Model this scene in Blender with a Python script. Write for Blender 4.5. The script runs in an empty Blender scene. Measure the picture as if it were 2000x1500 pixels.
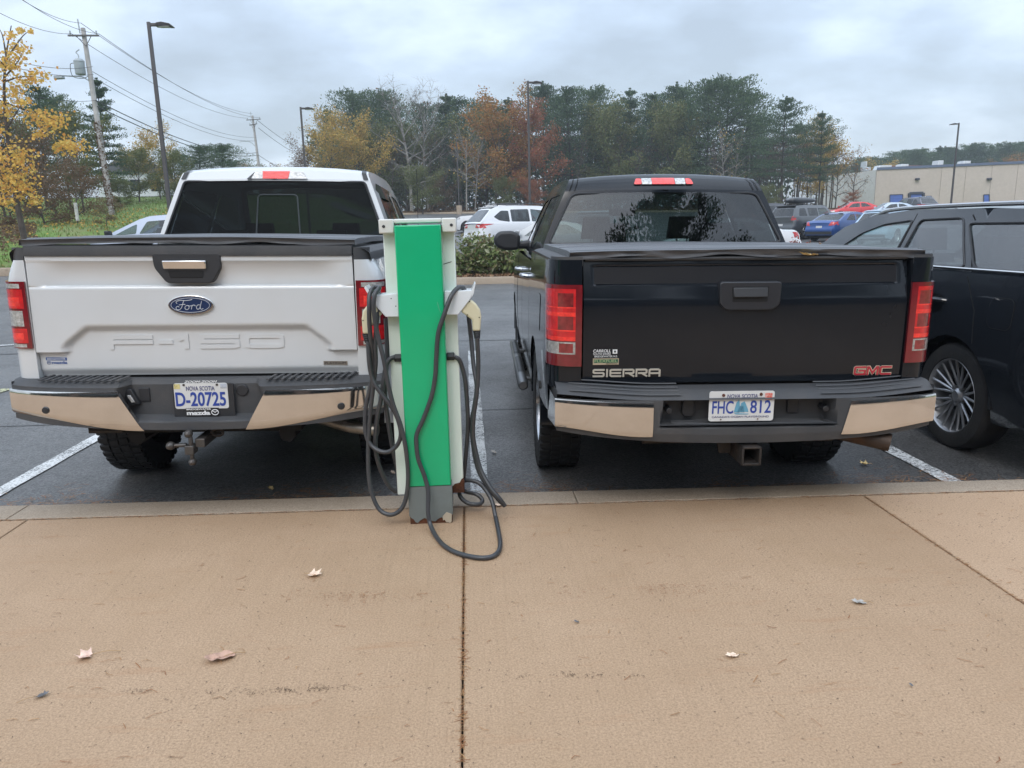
import bpy, bmesh, math, random
from mathutils import Vector, Matrix, noise
from mathutils.geometry import delaunay_2d_cdt
from mathutils.bvhtree import BVHTree
PI = math.pi; R = math.radians
sc = bpy.context.scene; col = sc.collection
random.seed(7)

# ---------------------------------------------------------------- camera
FPX = 1440.0; PITCH = R(11.97); YAW = R(3.2); ROLL = R(1.26); CAMH = 1.5
_f = Vector((math.sin(YAW)*math.cos(PITCH), math.cos(YAW)*math.cos(PITCH), -math.sin(PITCH)))
_r0 = Vector((math.cos(YAW), -math.sin(YAW), 0)); _u0 = _r0.cross(_f)
_r = _r0*math.cos(ROLL) - _u0*math.sin(ROLL); _u = _u0*math.cos(ROLL) + _r0*math.sin(ROLL)
CAM = Vector((0, 0, CAMH))
cd = bpy.data.cameras.new('camera'); cam = bpy.data.objects.new('camera', cd); col.objects.link(cam)
m3 = Matrix((_r, _u, -_f)).transposed().to_4x4(); m3.translation = CAM
cam.matrix_world = m3
cd.sensor_fit = 'HORIZONTAL'; cd.sensor_width = 36; cd.lens = 36*FPX/2000
cd.clip_start = 0.05; cd.clip_end = 2000
sc.camera = cam
# turn a pixel of the 2000x1500 photograph into a point on a plane of known distance / side / height
def ray(px, py): return _f + _r*((px-1000)/FPX) + _u*((750-py)/FPX)
def atY(px, py, Y): d = ray(px, py); return CAM + d*(Y/d.y)
def atX(px, py, X): d = ray(px, py); return CAM + d*(X/d.x)
def atZ(px, py, Z): d = ray(px, py); return CAM + d*((Z-CAMH)/d.z)

# ---------------------------------------------------------------- sky, sun, exposure
SUN_EL, SUN_ROT = R(48), R(200)
w = bpy.data.worlds.new('World'); sc.world = w; w.use_nodes = True
nt = w.node_tree; nt.nodes.clear(); N = nt.nodes.new; Lk = nt.links.new
out = N('ShaderNodeOutputWorld'); bg = N('ShaderNodeBackground'); bg2 = N('ShaderNodeBackground'); add = N('ShaderNodeAddShader')
sky = N('ShaderNodeTexSky'); sky.sky_type = 'NISHITA'; sky.sun_disc = False
sky.sun_elevation = SUN_EL; sky.sun_rotation = SUN_ROT; sky.dust_density = 3; sky.air_density = 1.2
Lk(sky.outputs[0], bg.inputs[0]); bg.inputs[1].default_value = 0.05
tc = N('ShaderNodeTexCoord'); sep = N('ShaderNodeSeparateXYZ'); Lk(tc.outputs['Generated'], sep.inputs[0])
# cloud layer: direction projected on a flat deck so that clouds flatten towards the horizon
mx = N('ShaderNodeMath'); mx.operation = 'ADD'; mx.inputs[1].default_value = 0.34; Lk(sep.outputs[2], mx.inputs[0])
mab = N('ShaderNodeMath'); mab.operation = 'MAXIMUM'; mab.inputs[1].default_value = 0.05; Lk(mx.outputs[0], mab.inputs[0])
dv = N('ShaderNodeVectorMath'); dv.operation = 'DIVIDE'; cmb = N('ShaderNodeCombineXYZ')
for i in range(3): Lk(mab.outputs[0], cmb.inputs[i])
Lk(tc.outputs['Generated'], dv.inputs[0]); Lk(cmb.outputs[0], dv.inputs[1])
def noi(scale, det, rough, loc):
    mp = N('ShaderNodeMapping'); mp.inputs['Location'].default_value = loc; mp.inputs['Scale'].default_value = (1, 1.15, 0.2)
    n = N('ShaderNodeTexNoise'); n.inputs['Scale'].default_value = scale; n.inputs['Detail'].default_value = det; n.inputs['Roughness'].default_value = rough
    Lk(dv.outputs[0], mp.inputs[0]); Lk(mp.outputs[0], n.inputs['Vector']); return n.outputs[0]
nA = noi(1.35, 8, 0.5, (2.6, 4.1, 0)); nB = noi(4.2, 8, 0.55, (7, 2, 0))
mA = N('ShaderNodeMapRange'); mA.inputs[1].default_value = 0.38; mA.inputs[2].default_value = 0.62; Lk(nA, mA.inputs[0])
mB = N('ShaderNodeMapRange'); mB.inputs[1].default_value = 0.3; mB.inputs[2].default_value = 0.7; mB.inputs[3].default_value = -0.28; mB.inputs[4].default_value = 0.28; Lk(nB, mB.inputs[0])
sm = N('ShaderNodeMath'); sm.operation = 'ADD'; sm.use_clamp = True; Lk(mA.outputs[0], sm.inputs[0]); Lk(mB.outputs[0], sm.inputs[1])
cr = N('ShaderNodeValToRGB'); Lk(sm.outputs[0], cr.inputs[0]); e = cr.color_ramp.elements
e[0].position = 0.0; e[0].color = (0.34, 0.385, 0.44, 1); e[1].position = 1.0; e[1].color = (0.66, 0.745, 0.86, 1)
k = cr.color_ramp.elements.new(0.5); k.color = (0.46, 0.535, 0.635, 1)
# overcast skies grow brighter overhead
el = N('ShaderNodeMapRange'); el.inputs[1].default_value = 0.28; el.inputs[2].default_value = 0.95; el.inputs[3].default_value = 1.0; el.inputs[4].default_value = 2.6
Lk(sep.outputs[2], el.inputs[0])
Lk(cr.outputs[0], bg2.inputs[0]); Lk(el.outputs[0], bg2.inputs[1])
Lk(bg.outputs[0], add.inputs[0]); Lk(bg2.outputs[0], add.inputs[1]); Lk(add.outputs[0], out.inputs[0])
sd = bpy.data.lights.new('sun', 'SUN'); sun = bpy.data.objects.new('sun', sd); col.objects.link(sun)
sd.energy = 0.7; sd.angle = R(25); sd.color = (1, 0.97, 0.92)
_sd = Vector((math.sin(SUN_ROT)*math.cos(SUN_EL), math.cos(SUN_ROT)*math.cos(SUN_EL), math.sin(SUN_EL)))
sun.rotation_euler = (-_sd).to_track_quat('-Z', 'Y').to_euler()
sc.view_settings.view_transform = 'Standard'; sc.view_settings.look = 'None'; sc.view_settings.exposure = 0.28; sc.view_settings.gamma = 1
sc.render.engine = 'CYCLES'; sc.cycles.max_bounces = 8; sc.cycles.transparent_max_bounces = 16
sc.render.resolution_x = 1024; sc.render.resolution_y = 768
# ---------------------------------------------------------------- materials
def s2l(c):
    return tuple(((v/255+0.055)/1.055)**2.4 if v > 10 else v/255/12.92 for v in c)
MATS = {}
def mat(name, c, rough=0.5, metal=0.0, coat=0.0, var=0.0, vs=3.0, bump=0.0, bs=30.0, spec=0.5, dirt=None, ds=1.2, da=0.5, coatr=0.03):
    """principled with procedural colour variation, optional dirt (second colour by noise) and bump"""
    if name in MATS: return MATS[name]
    m = bpy.data.materials.new(name); m.use_nodes = True; t = m.node_tree; b = t.nodes['Principled BSDF']
    b.inputs['Roughness'].default_value = rough; b.inputs['Metallic'].default_value = metal
    b.inputs['Coat Weight'].default_value = coat; b.inputs['Coat Roughness'].default_value = coatr
    b.inputs['Specular IOR Level'].default_value = spec
    tc = t.nodes.new('ShaderNodeTexCoord'); cur = None
    c4 = (*c, 1)
    n = t.nodes.new('ShaderNodeTexNoise'); n.inputs['Scale'].default_value = vs; n.inputs['Detail'].default_value = 5
    t.links.new(tc.outputs['Object'], n.inputs['Vector'])
    mix = t.nodes.new('ShaderNodeMixRGB'); mr = t.nodes.new('ShaderNodeMapRange')
    mr.inputs[1].default_value = 0.3; mr.inputs[2].default_value = 0.7
    t.links.new(n.outputs[0], mr.inputs[0]); t.links.new(mr.outputs[0], mix.inputs[0])
    v = max(var, 0.015)
    mix.inputs[1].default_value = (*[x*(1-v) for x in c], 1); mix.inputs[2].default_value = (*[min(1, x*(1+v)) for x in c], 1)
    cur = mix.outputs[0]
    if dirt:
        n2 = t.nodes.new('ShaderNodeTexNoise'); n2.inputs['Scale'].default_value = ds; n2.inputs['Detail'].default_value = 8; n2.inputs['Roughness'].default_value = 0.65
        t.links.new(tc.outputs['Object'], n2.inputs['Vector'])
        m2 = t.nodes.new('ShaderNodeMapRange'); m2.inputs[1].default_value = 0.45; m2.inputs[2].default_value = 0.75; m2.inputs[4].default_value = da
        mm = t.nodes.new('ShaderNodeMixRGB'); mm.inputs[2].default_value = (*dirt, 1)
        t.links.new(n2.outputs[0], m2.inputs[0]); t.links.new(m2.outputs[0], mm.inputs[0]); t.links.new(cur, mm.inputs[1]); cur = mm.outputs[0]
    t.links.new(cur, b.inputs['Base Color'])
    if bump:
        n3 = t.nodes.new('ShaderNodeTexNoise'); n3.inputs['Scale'].default_value = bs; n3.inputs['Detail'].default_value = 4
        t.links.new(tc.outputs['Object'], n3.inputs['Vector'])
        bp = t.nodes.new('ShaderNodeBump'); bp.inputs['Strength'].default_value = bump; bp.inputs['Distance'].default_value = 0.01
        t.links.new(n3.outputs[0], bp.inputs['Height']); t.links.new(bp.outputs[0], b.inputs['Normal'])
    MATS[name] = m; return m
def glass(name, tint, rough=0.0, mixf=0.0, dark=(0.01, 0.012, 0.014), refl=0.08):
    if name in MATS: return MATS[name]
    m = bpy.data.materials.new(name); m.use_nodes = True; t = m.node_tree; t.nodes.clear()
    o = t.nodes.new('ShaderNodeOutputMaterial'); tr = t.nodes.new('ShaderNodeBsdfTransparent'); gl = t.nodes.new('ShaderNodeBsdfGlossy')
    mx = t.nodes.new('ShaderNodeMixShader')
    # Schlick reflectance that is the same from both faces of the sheet
    ge = t.nodes.new('ShaderNodeNewGeometry'); dt = t.nodes.new('ShaderNodeVectorMath'); dt.operation = 'DOT_PRODUCT'; t.links.new(ge.outputs['Incoming'], dt.inputs[0]); t.links.new(ge.outputs['Normal'], dt.inputs[1])
    ab = t.nodes.new('ShaderNodeMath'); ab.operation = 'ABSOLUTE'; t.links.new(dt.outputs['Value'], ab.inputs[0])
    om = t.nodes.new('ShaderNodeMath'); om.operation = 'SUBTRACT'; om.inputs[0].default_value = 1; om.use_clamp = True; t.links.new(ab.outputs[0], om.inputs[1])
    pw = t.nodes.new('ShaderNodeMath'); pw.operation = 'POWER'; pw.inputs[1].default_value = 5; t.links.new(om.outputs[0], pw.inputs[0])
    fr = t.nodes.new('ShaderNodeMath'); fr.operation = 'MULTIPLY_ADD'; fr.inputs[1].default_value = 1-refl; fr.inputs[2].default_value = refl; t.links.new(pw.outputs[0], fr.inputs[0])
    tr.inputs[0].default_value = (*tint, 1); gl.inputs['Roughness'].default_value = rough; gl.inputs[0].default_value = (1, 1, 1, 1)
    if mixf:
        df = t.nodes.new('ShaderNodeBsdfDiffuse'); df.inputs[0].default_value = (*dark, 1); m2 = t.nodes.new('ShaderNodeMixShader'); m2.inputs[0].default_value = mixf
        t.links.new(tr.outputs[0], m2.inputs[1]); t.links.new(df.outputs[0], m2.inputs[2]); base = m2.outputs[0]
    else: base = tr.outputs[0]
    t.links.new(fr.outputs[0], mx.inputs[0]); t.links.new(base, mx.inputs[1]); t.links.new(gl.outputs[0], mx.inputs[2]); t.links.new(mx.outputs[0], o.inputs[0])
    MATS[name] = m; return m
def paint(name, c, metal=0.0, rough=0.35, var=0.02, **k): return mat(name, c, rough=rough, metal=metal, coat=1.0, var=var, vs=1.5, **k)
def leafmat(name, cols, trans=0.25):
    """leaf colours picked per leaf (random per island) from a ramp"""
    if name in MATS: return MATS[name]
    m = bpy.data.materials.new(name); m.use_nodes = True; t = m.node_tree; b = t.nodes['Principled BSDF']
    g = t.nodes.new('ShaderNodeNewGeometry'); r = t.nodes.new('ShaderNodeValToRGB'); r.color_ramp.interpolation = 'LINEAR'
    el = r.color_ramp.elements
    while len(el) < len(cols): el.new(0.5)
    for i, c in enumerate(cols): el[i].position = i/(len(cols)-1); el[i].color = (*c, 1)
    t.links.new(g.outputs['Random Per Island'], r.inputs[0]); t.links.new(r.outputs[0], b.inputs['Base Color'])
    b.inputs['Roughness'].default_value = 0.7; b.inputs['Specular IOR Level'].default_value = 0.25
    o = t.nodes['Material Output']; tl = t.nodes.new('ShaderNodeBsdfTranslucent'); mx = t.nodes.new('ShaderNodeMixShader'); mx.inputs[0].default_value = trans
    t.links.new(r.outputs[0], tl.inputs[0]); t.links.new(b.outputs[0], mx.inputs[1]); t.links.new(tl.outputs[0], mx.inputs[2]); t.links.new(mx.outputs[0], o.inputs[0])
    MATS[name] = m; return m
black_plastic = mat('black_plastic', (0.022, 0.023, 0.026), rough=0.45, bump=0.25, bs=400, var=0.1)
grey_plastic = mat('grey_plastic', (0.05, 0.052, 0.056), rough=0.6, bump=0.3, bs=300, var=0.12, dirt=(0.11, 0.1, 0.09), ds=4, da=0.35)
rubber = mat('tyre_rubber', (0.014, 0.014, 0.015), rough=0.75, bump=0.3, bs=60, var=0.15, dirt=(0.04, 0.036, 0.032), ds=6, da=0.5)
dark = mat('dark_underside', (0.008, 0.008, 0.009), rough=0.8)
rustdark = mat('dirty_steel', (0.035, 0.03, 0.027), rough=0.7, metal=0.3, bump=0.4, bs=60, var=0.3, dirt=(0.09, 0.055, 0.035), ds=9, da=0.6)
chrome = mat('chrome', (0.72, 0.71, 0.70), rough=0.09, metal=1.0, var=0.03, bump=.05, bs=5, dirt=(.5, .48, .45), ds=7, da=.3)
brushed = mat('brushed_alloy', (0.42, 0.43, 0.45), rough=0.25, metal=1.0, var=0.05)
shirt_white = mat('plain_white', (0.72, 0.73, 0.74), rough=0.5)
seat_cloth = mat('dark_seat_cloth', (0.018, 0.018, 0.02), rough=0.9, bump=0.2, bs=80)
vinyl = mat('black_vinyl', (0.085, 0.09, 0.10), rough=0.38, bump=0.25, bs=500, var=0.1, dirt=(0.1, 0.1, 0.1), ds=2.5, da=0.25)
black_gap = mat('black_gap', (0.004, 0.004, 0.004), rough=0.9)
red_lens = mat('red_lens', (0.55, 0.012, 0.016), rough=0.12, coat=1, var=0.25, vs=22, bump=0.3, bs=90)
deep_red_lens = mat('deep_red_lens', (0.16, 0.008, 0.014), rough=0.15, coat=1, var=0.2, vs=20)
bright_red_lens = mat('bright_red_lens', (0.85, 0.03, 0.02), rough=0.15, coat=1, var=0.25, vs=40, bump=0.4, bs=140)
clear_lens = mat('clear_lens', (0.46, 0.45, 0.43), rough=0.18, coat=1, metal=0.4, var=0.35, vs=60, bump=0.5, bs=120)
dark_glass = mat('dark_window_glass', (0.012, 0.016, 0.018), rough=0.04, spec=0.7)
g_tint = glass('tinted_glass', (0.30, 0.36, 0.36))
g_dark = glass('privacy_glass', (0.10, 0.12, 0.125))
g_pale = glass('pale_glass', (0.72, 0.82, 0.79), mixf=0.06)

# ---------------------------------------------------------------- mesh helpers
FR = {}
def sm_by_angle(me, deg=38):
    me.polygons.foreach_set('use_smooth', [True]*len(me.polygons))
    try: me.set_sharp_from_angle(angle=R(deg))
    except Exception: pass
class MB:
    def __init__(s): s.v = []; s.f = []; s.m = []
    def add(s, vs, fs, mi=0):
        o = len(s.v); s.v += [tuple(v) for v in vs]; s.f += [tuple(i+o for i in f) for f in fs]; s.m += [mi]*len(fs); return s
    def box(s, x0, x1, y0, y1, z0, z1, mi=0):
        v = [(x, y, z) for z in (z0, z1) for y in (y0, y1) for x in (x0, x1)]
        return s.add(v, [(0, 2, 3, 1), (4, 5, 7, 6), (0, 1, 5, 4), (2, 6, 7, 3), (0, 4, 6, 2), (1, 3, 7, 5)], mi)
    def obox(s, c, half, M, mi=0):
        v = [Vector(c) + M @ Vector((a*half[0], b*half[1], d*half[2])) for d in (-1, 1) for b in (-1, 1) for a in (-1, 1)]
        return s.add(v, [(0, 2, 3, 1), (4, 5, 7, 6), (0, 1, 5, 4), (2, 6, 7, 3), (0, 4, 6, 2), (1, 3, 7, 5)], mi)
    def prism(s, pts, d, mi=0):
        """closed outline of 3D points pushed by vector d"""
        n = len(pts); P = [Vector(p) for p in pts]; d = Vector(d)
        nrm = sum(((P[i]-P[0]).cross(P[(i+1) % n]-P[0]) for i in range(n)), Vector())
        if nrm.dot(d) > 0: P = P[::-1]
        return s.add(P+[p+d for p in P], [tuple(range(n)), tuple(range(2*n-1, n-1, -1))]+[(i, i+n, (i+1) % n+n, (i+1) % n) for i in range(n)], mi)
    def patch(s, fn, nu, nv, mi=0, mf=None, flip=False):
        o = len(s.v)
        for j in range(nv+1):
            for i in range(nu+1): s.v.append(tuple(fn(i/nu, j/nv)))
        for j in range(nv):
            for i in range(nu):
                a = o+j*(nu+1)+i; f = (a, a+1, a+nu+2, a+nu+1)
                s.f.append(f[::-1] if flip else f); s.m.append(mf((i+.5)/nu, (j+.5)/nv) if mf else mi)
        return s
    def tube(s, pts, r, n=8, mi=0, closed=False, cap=True):
        P = [Vector(p) for p in pts]; k = len(P); rr = r if isinstance(r, (list, tuple)) else [r]*k
        o = len(s.v); ref = None
        for i in range(k):
            t = (P[(i+1) % k]-P[i-1]) if closed else (P[min(i+1, k-1)]-P[max(i-1, 0)])
            if t.length < 1e-9: t = Vector((0, 0, 1))
            t.normalize()
            if ref is None: ref = t.orthogonal().normalized()
            ref = (ref - t*ref.dot(t)); ref = ref.normalized() if ref.length > 1e-6 else t.orthogonal().normalized()
            b = t.cross(ref)
            for j in range(n):
                a = 2*PI*j/n; s.v.append(tuple(P[i]+(ref*math.cos(a)+b*math.sin(a))*rr[i]))
        for i in range(k if closed else k-1):
            for j in range(n):
                a = o+i*n+j; b_ = o+i*n+(j+1) % n; c = o+((i+1) % k)*n+(j+1) % n; d = o+((i+1) % k)*n+j
                s.f.append((a, b_, c, d)); s.m.append(mi)
        if cap and not closed:
            s.f.append(tuple(o+j for j in range(n-1, -1, -1))); s.m.append(mi)
            s.f.append(tuple(o+(k-1)*n+j for j in range(n))); s.m.append(mi)
        return s
    def lathe(s, prof, c, axis='z', n=24, mi=0, mfs=None):
        """profile of (radius, height) turned about an axis through c"""
        o = len(s.v); k = len(prof); c = Vector(c)
        for (r, h) in prof:
            for j in range(n):
                a = 2*PI*j/n; x, y = r*math.cos(a), r*math.sin(a)
                p = {'z': (x, y, h), 'x': (h, x, y), 'y': (y, h, x)}[axis]; s.v.append(tuple(c+Vector(p)))
        for i in range(k-1):
            for j in range(n):
                s.f.append((o+i*n+j, o+i*n+(j+1) % n, o+(i+1)*n+(j+1) % n, o+(i+1)*n+j)); s.m.append(mfs[i] if mfs else mi)
        return s
    def xf(s, M, start=0):
        for i in range(start, len(s.v)): s.v[i] = tuple(M @ Vector(s.v[i]))
        return s
    def mesh(s, name, mats, smooth=38, merge=None):
        me = bpy.data.meshes.new(name); me.from_pydata(s.v, [], s.f)
        if not isinstance(mats, (list, tuple)): mats = [mats]
        for x in mats: me.materials.append(x)
        if len(mats) > 1: me.polygons.foreach_set('material_index', s.m)
        if merge is not None:
            bm = bmesh.new(); bm.from_mesh(me); bmesh.ops.remove_doubles(bm, verts=bm.verts, dist=merge); bmesh.ops.recalc_face_normals(bm, faces=bm.faces); bm.to_mesh(me); bm.free()
        if smooth: sm_by_angle(me, smooth)
        me.update(); return me
def link(name, me, parent=None, bevel=0, seg=2):
    o = bpy.data.objects.new(name, me); col.objects.link(o)
    if parent is not None: o.parent = parent
    if bevel:
        b = o.modifiers.new('Bevel', 'BEVEL'); b.width = bevel; b.segments = seg; b.limit_method = 'ANGLE'; b.angle_limit = R(35); b.harden_normals = False
    return o
def pieces(mb, gap=0.004):
    """split a mesh into its separate lumps (touching lumps stay together)"""
    n = len(mb.v); par = list(range(n))
    def find(a):
        while par[a] != a: par[a] = par[par[a]]; a = par[a]
        return a
    for f in mb.f:
        r = find(f[0])
        for i in f[1:]: par[find(i)] = r
    g = {}
    for i, f in enumerate(mb.f): g.setdefault(find(f[0]), []).append(i)
    cl = []
    for fs in g.values():
        vs = {i for k in fs for i in mb.f[k]}; lo = [min(mb.v[i][a] for i in vs)-gap for a in range(3)]; hi = [max(mb.v[i][a] for i in vs)+gap for a in range(3)]
        cl.append([fs, lo, hi])
    ch = True
    while ch:
        ch = False
        for i in range(len(cl)):
            for j in range(i+1, len(cl)):
                a, b = cl[i], cl[j]
                if all(a[1][k] <= b[2][k] and b[1][k] <= a[2][k] for k in range(3)):
                    cl[i] = [a[0]+b[0], [min(a[1][k], b[1][k]) for k in range(3)], [max(a[2][k], b[2][k]) for k in range(3)]]; cl.pop(j); ch = True; break
            if ch: break
    o = []
    for fs, lo, hi in cl:
        q = MB(); mp = {}
        for k in fs:
            f = []
            for i in mb.f[k]:
                if i not in mp: mp[i] = len(q.v); q.v.append(mb.v[i])
                f.append(mp[i])
            q.f.append(tuple(f)); q.m.append(mb.m[k])
        o.append(q)
    return o
def objs(name, mb, m, parent=None, gap=0.004, **k):
    """one object per separate piece"""
    if k.pop('world', False): mb.xf(FR[root_of(parent).name].inverted())
    return [obj(name, q, m, parent, **k) for q in pieces(mb, gap)]
def obj(name, mb, m, parent=None, bevel=0, seg=2, smooth=38, merge=None, world=False):
    """link a mesh; world=True: the shape is given in world space and is moved into its thing's own space"""
    if parent is not None and world: mb.xf(FR[root_of(parent).name].inverted())
    return link(name, mb.mesh(name, m, smooth, merge), parent, bevel, seg)
def root_of(o):
    while o.parent: o = o.parent
    return o
def thing(name, label, cat, loc=(0, 0, 0), rot=(0, 0, 0), group=None):
    o = bpy.data.objects.new(name, None); col.objects.link(o); o.empty_display_size = 0.2
    o.location = loc; o.rotation_euler = rot; o['label'] = label; o['category'] = cat
    if group: o['group'] = group
    from mathutils import Euler
    FR[o.name] = Matrix.Translation(loc) @ Euler(rot).to_matrix().to_4x4()
    return o
def tag(o, label, cat, group=None):
    o['label'] = label; o['category'] = cat
    if group: o['group'] = group
    return o
def struct(o): o['kind'] = 'structure'; return o
def dup(root, loc, rot=None, label=None, group=None, scale=None):
    r = root.copy(); col.objects.link(r); r.location = loc
    if rot is not None: r.rotation_euler = rot
    if scale: r.scale = scale if isinstance(scale, (tuple, list)) else (scale,)*3
    if label: r['label'] = label
    if group: r['group'] = group
    for ch in list(root.children):
        c = ch.copy(); col.objects.link(c); c.parent = r
        for g in ch.children:
            d = g.copy(); col.objects.link(d); d.parent = c
    return r
def spline(P, n=8, closed=False):
    P = [Vector(p) for p in P]; k = len(P); o = []
    for i in range(k if closed else k-1):
        a = P[i-1] if (i or closed) else P[0]*2-P[1]; b = P[i]; c = P[(i+1) % k]; d = P[(i+2) % k] if (closed or i+2 < k) else P[-1]*2-P[-2]
        for j in range(n):
            t = j/n; o.append(0.5*((2*b)+(c-a)*t+(2*a-5*b+4*c-d)*t*t+(3*b-a-3*c+d)*t**3))
    if not closed: o.append(P[-1])
    return o
def interp(P, x):
    if x <= P[0][0]: return P[0][1]
    for (a, b), (c, d) in zip(P, P[1:]):
        if x <= c: return b+(d-b)*(x-a)/(c-a) if c > a else d
    return P[-1][1]
def smooth01(t): t = max(0, min(1, t)); return t*t*(3-2*t)
def inpoly(p, poly):
    x, y = p; r = False; n = len(poly)
    for i in range(n):
        x1, y1 = poly[i]; x2, y2 = poly[(i+1) % n]
        if (y1 > y) != (y2 > y) and x < (x2-x1)*(y-y1)/(y2-y1)+x1: r = not r
    return r
def resample(poly, step):
    o = []; n = len(poly)
    for i in range(n):
        a = Vector(poly[i]); b = Vector(poly[(i+1) % n]); k = max(1, int((b-a).length/step))
        for j in range(k): o.append(tuple(a+(b-a)*(j/k)))
    return o
def fill2d(outer, holes=(), step=0.1, inner=True):
    """triangulate a polygon with holes, with grid points inside so that it can bend"""
    loops = [resample(outer, step)]+[resample(h, step) for h in holes]
    vs = []; es = []
    for lp in loops:
        o = len(vs); vs += [Vector((p[0], p[1])) for p in lp]; es += [(o+i, o+(i+1) % len(lp)) for i in range(len(lp))]
    if inner:
        xs = [v.x for v in vs]; ys = [v.y for v in vs]; x = min(xs)+step/2
        while x < max(xs):
            y = min(ys)+step/2
            while y < max(ys):
                if inpoly((x, y), outer) and not any(inpoly((x, y), h) for h in holes): vs.append(Vector((x, y)))
                y += step
            x += step
    r = delaunay_2d_cdt(vs, es, [], 0, 1e-6)
    V, Fc = r[0], r[2]; o = []
    for f in Fc:
        c = sum((V[i] for i in f), Vector((0, 0)))/len(f)
        if inpoly(c, outer) and not any(inpoly(c, h) for h in holes): o.append(tuple(f))
    return [tuple(v) for v in V], o
def rrect(x0, x1, y0, y1, r, n=4):
    o = []
    for cx, cy, a0 in ((x1-r, y1-r, 0), (x0+r, y1-r, 90), (x0+r, y0+r, 180), (x1-r, y0+r, 270)):
        for i in range(n+1):
            a = R(a0+90*i/n); o.append((cx+r*math.cos(a), cy+r*math.sin(a)))
    return o
def rpoly(P, r, n=3):
    """round the corners of a 2D polygon"""
    o = []; k = len(P)
    for i in range(k):
        a, b, c = Vector(P[i-1]), Vector(P[i]), Vector(P[(i+1) % k]); d1 = a-b; d2 = c-b
        t = min(r, d1.length*.45, d2.length*.45); p = b+d1.normalized()*t; q = b+d2.normalized()*t
        for j in range(n+1):
            s = j/n; o.append(tuple(p*(1-s)**2+b*2*s*(1-s)+q*s*s))
    return o
# strokes of block lettering on a unit box (x 0..1, y 0..1)
GL = {'S': [[(1, 1), (.08, 1), (0, .9), (0, .6), (.08, .52), (.92, .52), (1, .44), (1, .1), (.92, 0), (0, 0)]],
 'I': [[(.5, 0), (.5, 1)]], 'E': [[(1, 1), (.1, 1), (0, .9), (0, .1), (.1, 0), (1, 0)], [(0.05, .5), (.95, .5)]],
 'R': [[(0, 0), (0, 1), (.9, 1), (1, .9), (1, .55), (.9, .45), (.25, .45)], [(.5, .45), (1, 0)]],
 'A': [[(0, 0), (0, .88), (.12, 1), (.88, 1), (1, .88), (1, 0)], [(.2, .42), (1, .42)]],
 'G': [[(1, 1), (.1, 1), (0, .9), (0, .1), (.1, 0), (1, 0), (1, .5), (.45, .5)]],
 'M': [[(0, 0), (0, 1), (.12, 1), (.5, .15), (.88, 1), (1, 1), (1, 0)]], 'C': [[(1, 1), (.1, 1), (0, .9), (0, .1), (.1, 0), (1, 0)]],
 'F': [[(0, 0), (0, .86), (.08, 1), (1, 1)], [(0.02, .5), (1, .5)]], '-': [[(0, .5), (1, .5)]], '1': [[(0, .8), (.5, 1), (.5, 0)]],
 '5': [[(1, 1), (0, 1), (0, .52), (.9, .52), (1, .42), (1, .1), (.9, 0), (0, 0)]], '0': [[(.1, 0), (0, .1), (0, .9), (.1, 1), (.9, 1), (1, .9), (1, .1), (.9, 0), (.1, 0)]]}
def stroke_text(mb, txt, x0, x1, z0, z1, y, th, wd, gap=0.3, widths={}, slant=0.0, mi=0):
    """block letters as flat bars standing proud of a rear-facing panel (local x right, z up, facing -y)"""
    ws = [widths.get(c, 1.0) for c in txt]; tot = sum(ws)+gap*(len(txt)-1); u = (x1-x0)/tot; x = x0
    for c, w_ in zip(txt, ws):
        for si, st in enumerate(GL.get(c, [])):
            P = [Vector((x+wd/2+a*(u*w_-wd)+slant*(b*(z1-z0)), z0+wd/2+b*(z1-z0-wd))) for a, b in st]
            e0 = (P[0]-P[1]).normalized()*wd*.49; e1 = (P[-1]-P[-2]).normalized()*wd*.49
            if st[0] != st[-1]: P[0] = P[0]+e0; P[-1] = P[-1]+e1
            L_, R_ = [], []
            for i, p in enumerate(P):
                d1 = (p-P[i-1]).normalized() if i else (P[1]-P[0]).normalized(); d2 = (P[i+1]-p).normalized() if i+1 < len(P) else d1
                nb = Vector((-(d1+d2).y, (d1+d2).x)); nb = nb.normalized() if nb.length > 1e-6 else Vector((-d1.y, d1.x))
                s = wd/2/max(0.5, nb.dot(Vector((-d1.y, d1.x)))); L_.append(p+nb*s); R_.append(p-nb*s)
            o = len(mb.v)
            yf = y if callable(y) else (lambda a, b: y)
            for q in L_+R_: mb.v.append((q.x, yf(q.x, q.y)-th-.0007*si, q.y))
            for q in L_+R_: mb.v.append((q.x, yf(q.x, q.y)+0.004, q.y))
            k = len(P)
            for i in range(k-1):
                for f in ((o+i, o+i+1, o+k+i+1, o+k+i), (o+i, o+2*k+i, o+2*k+i+1, o+i+1), (o+k+i, o+k+i+1, o+3*k+i+1, o+3*k+i)):
                    mb.f.append(f); mb.m.append(mi)
            for i in (0, k-1): mb.f.append((o+i, o+k+i, o+3*k+i, o+2*k+i)); mb.m.append(mi)
        x += (w_+gap)*u
    return mb
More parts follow.
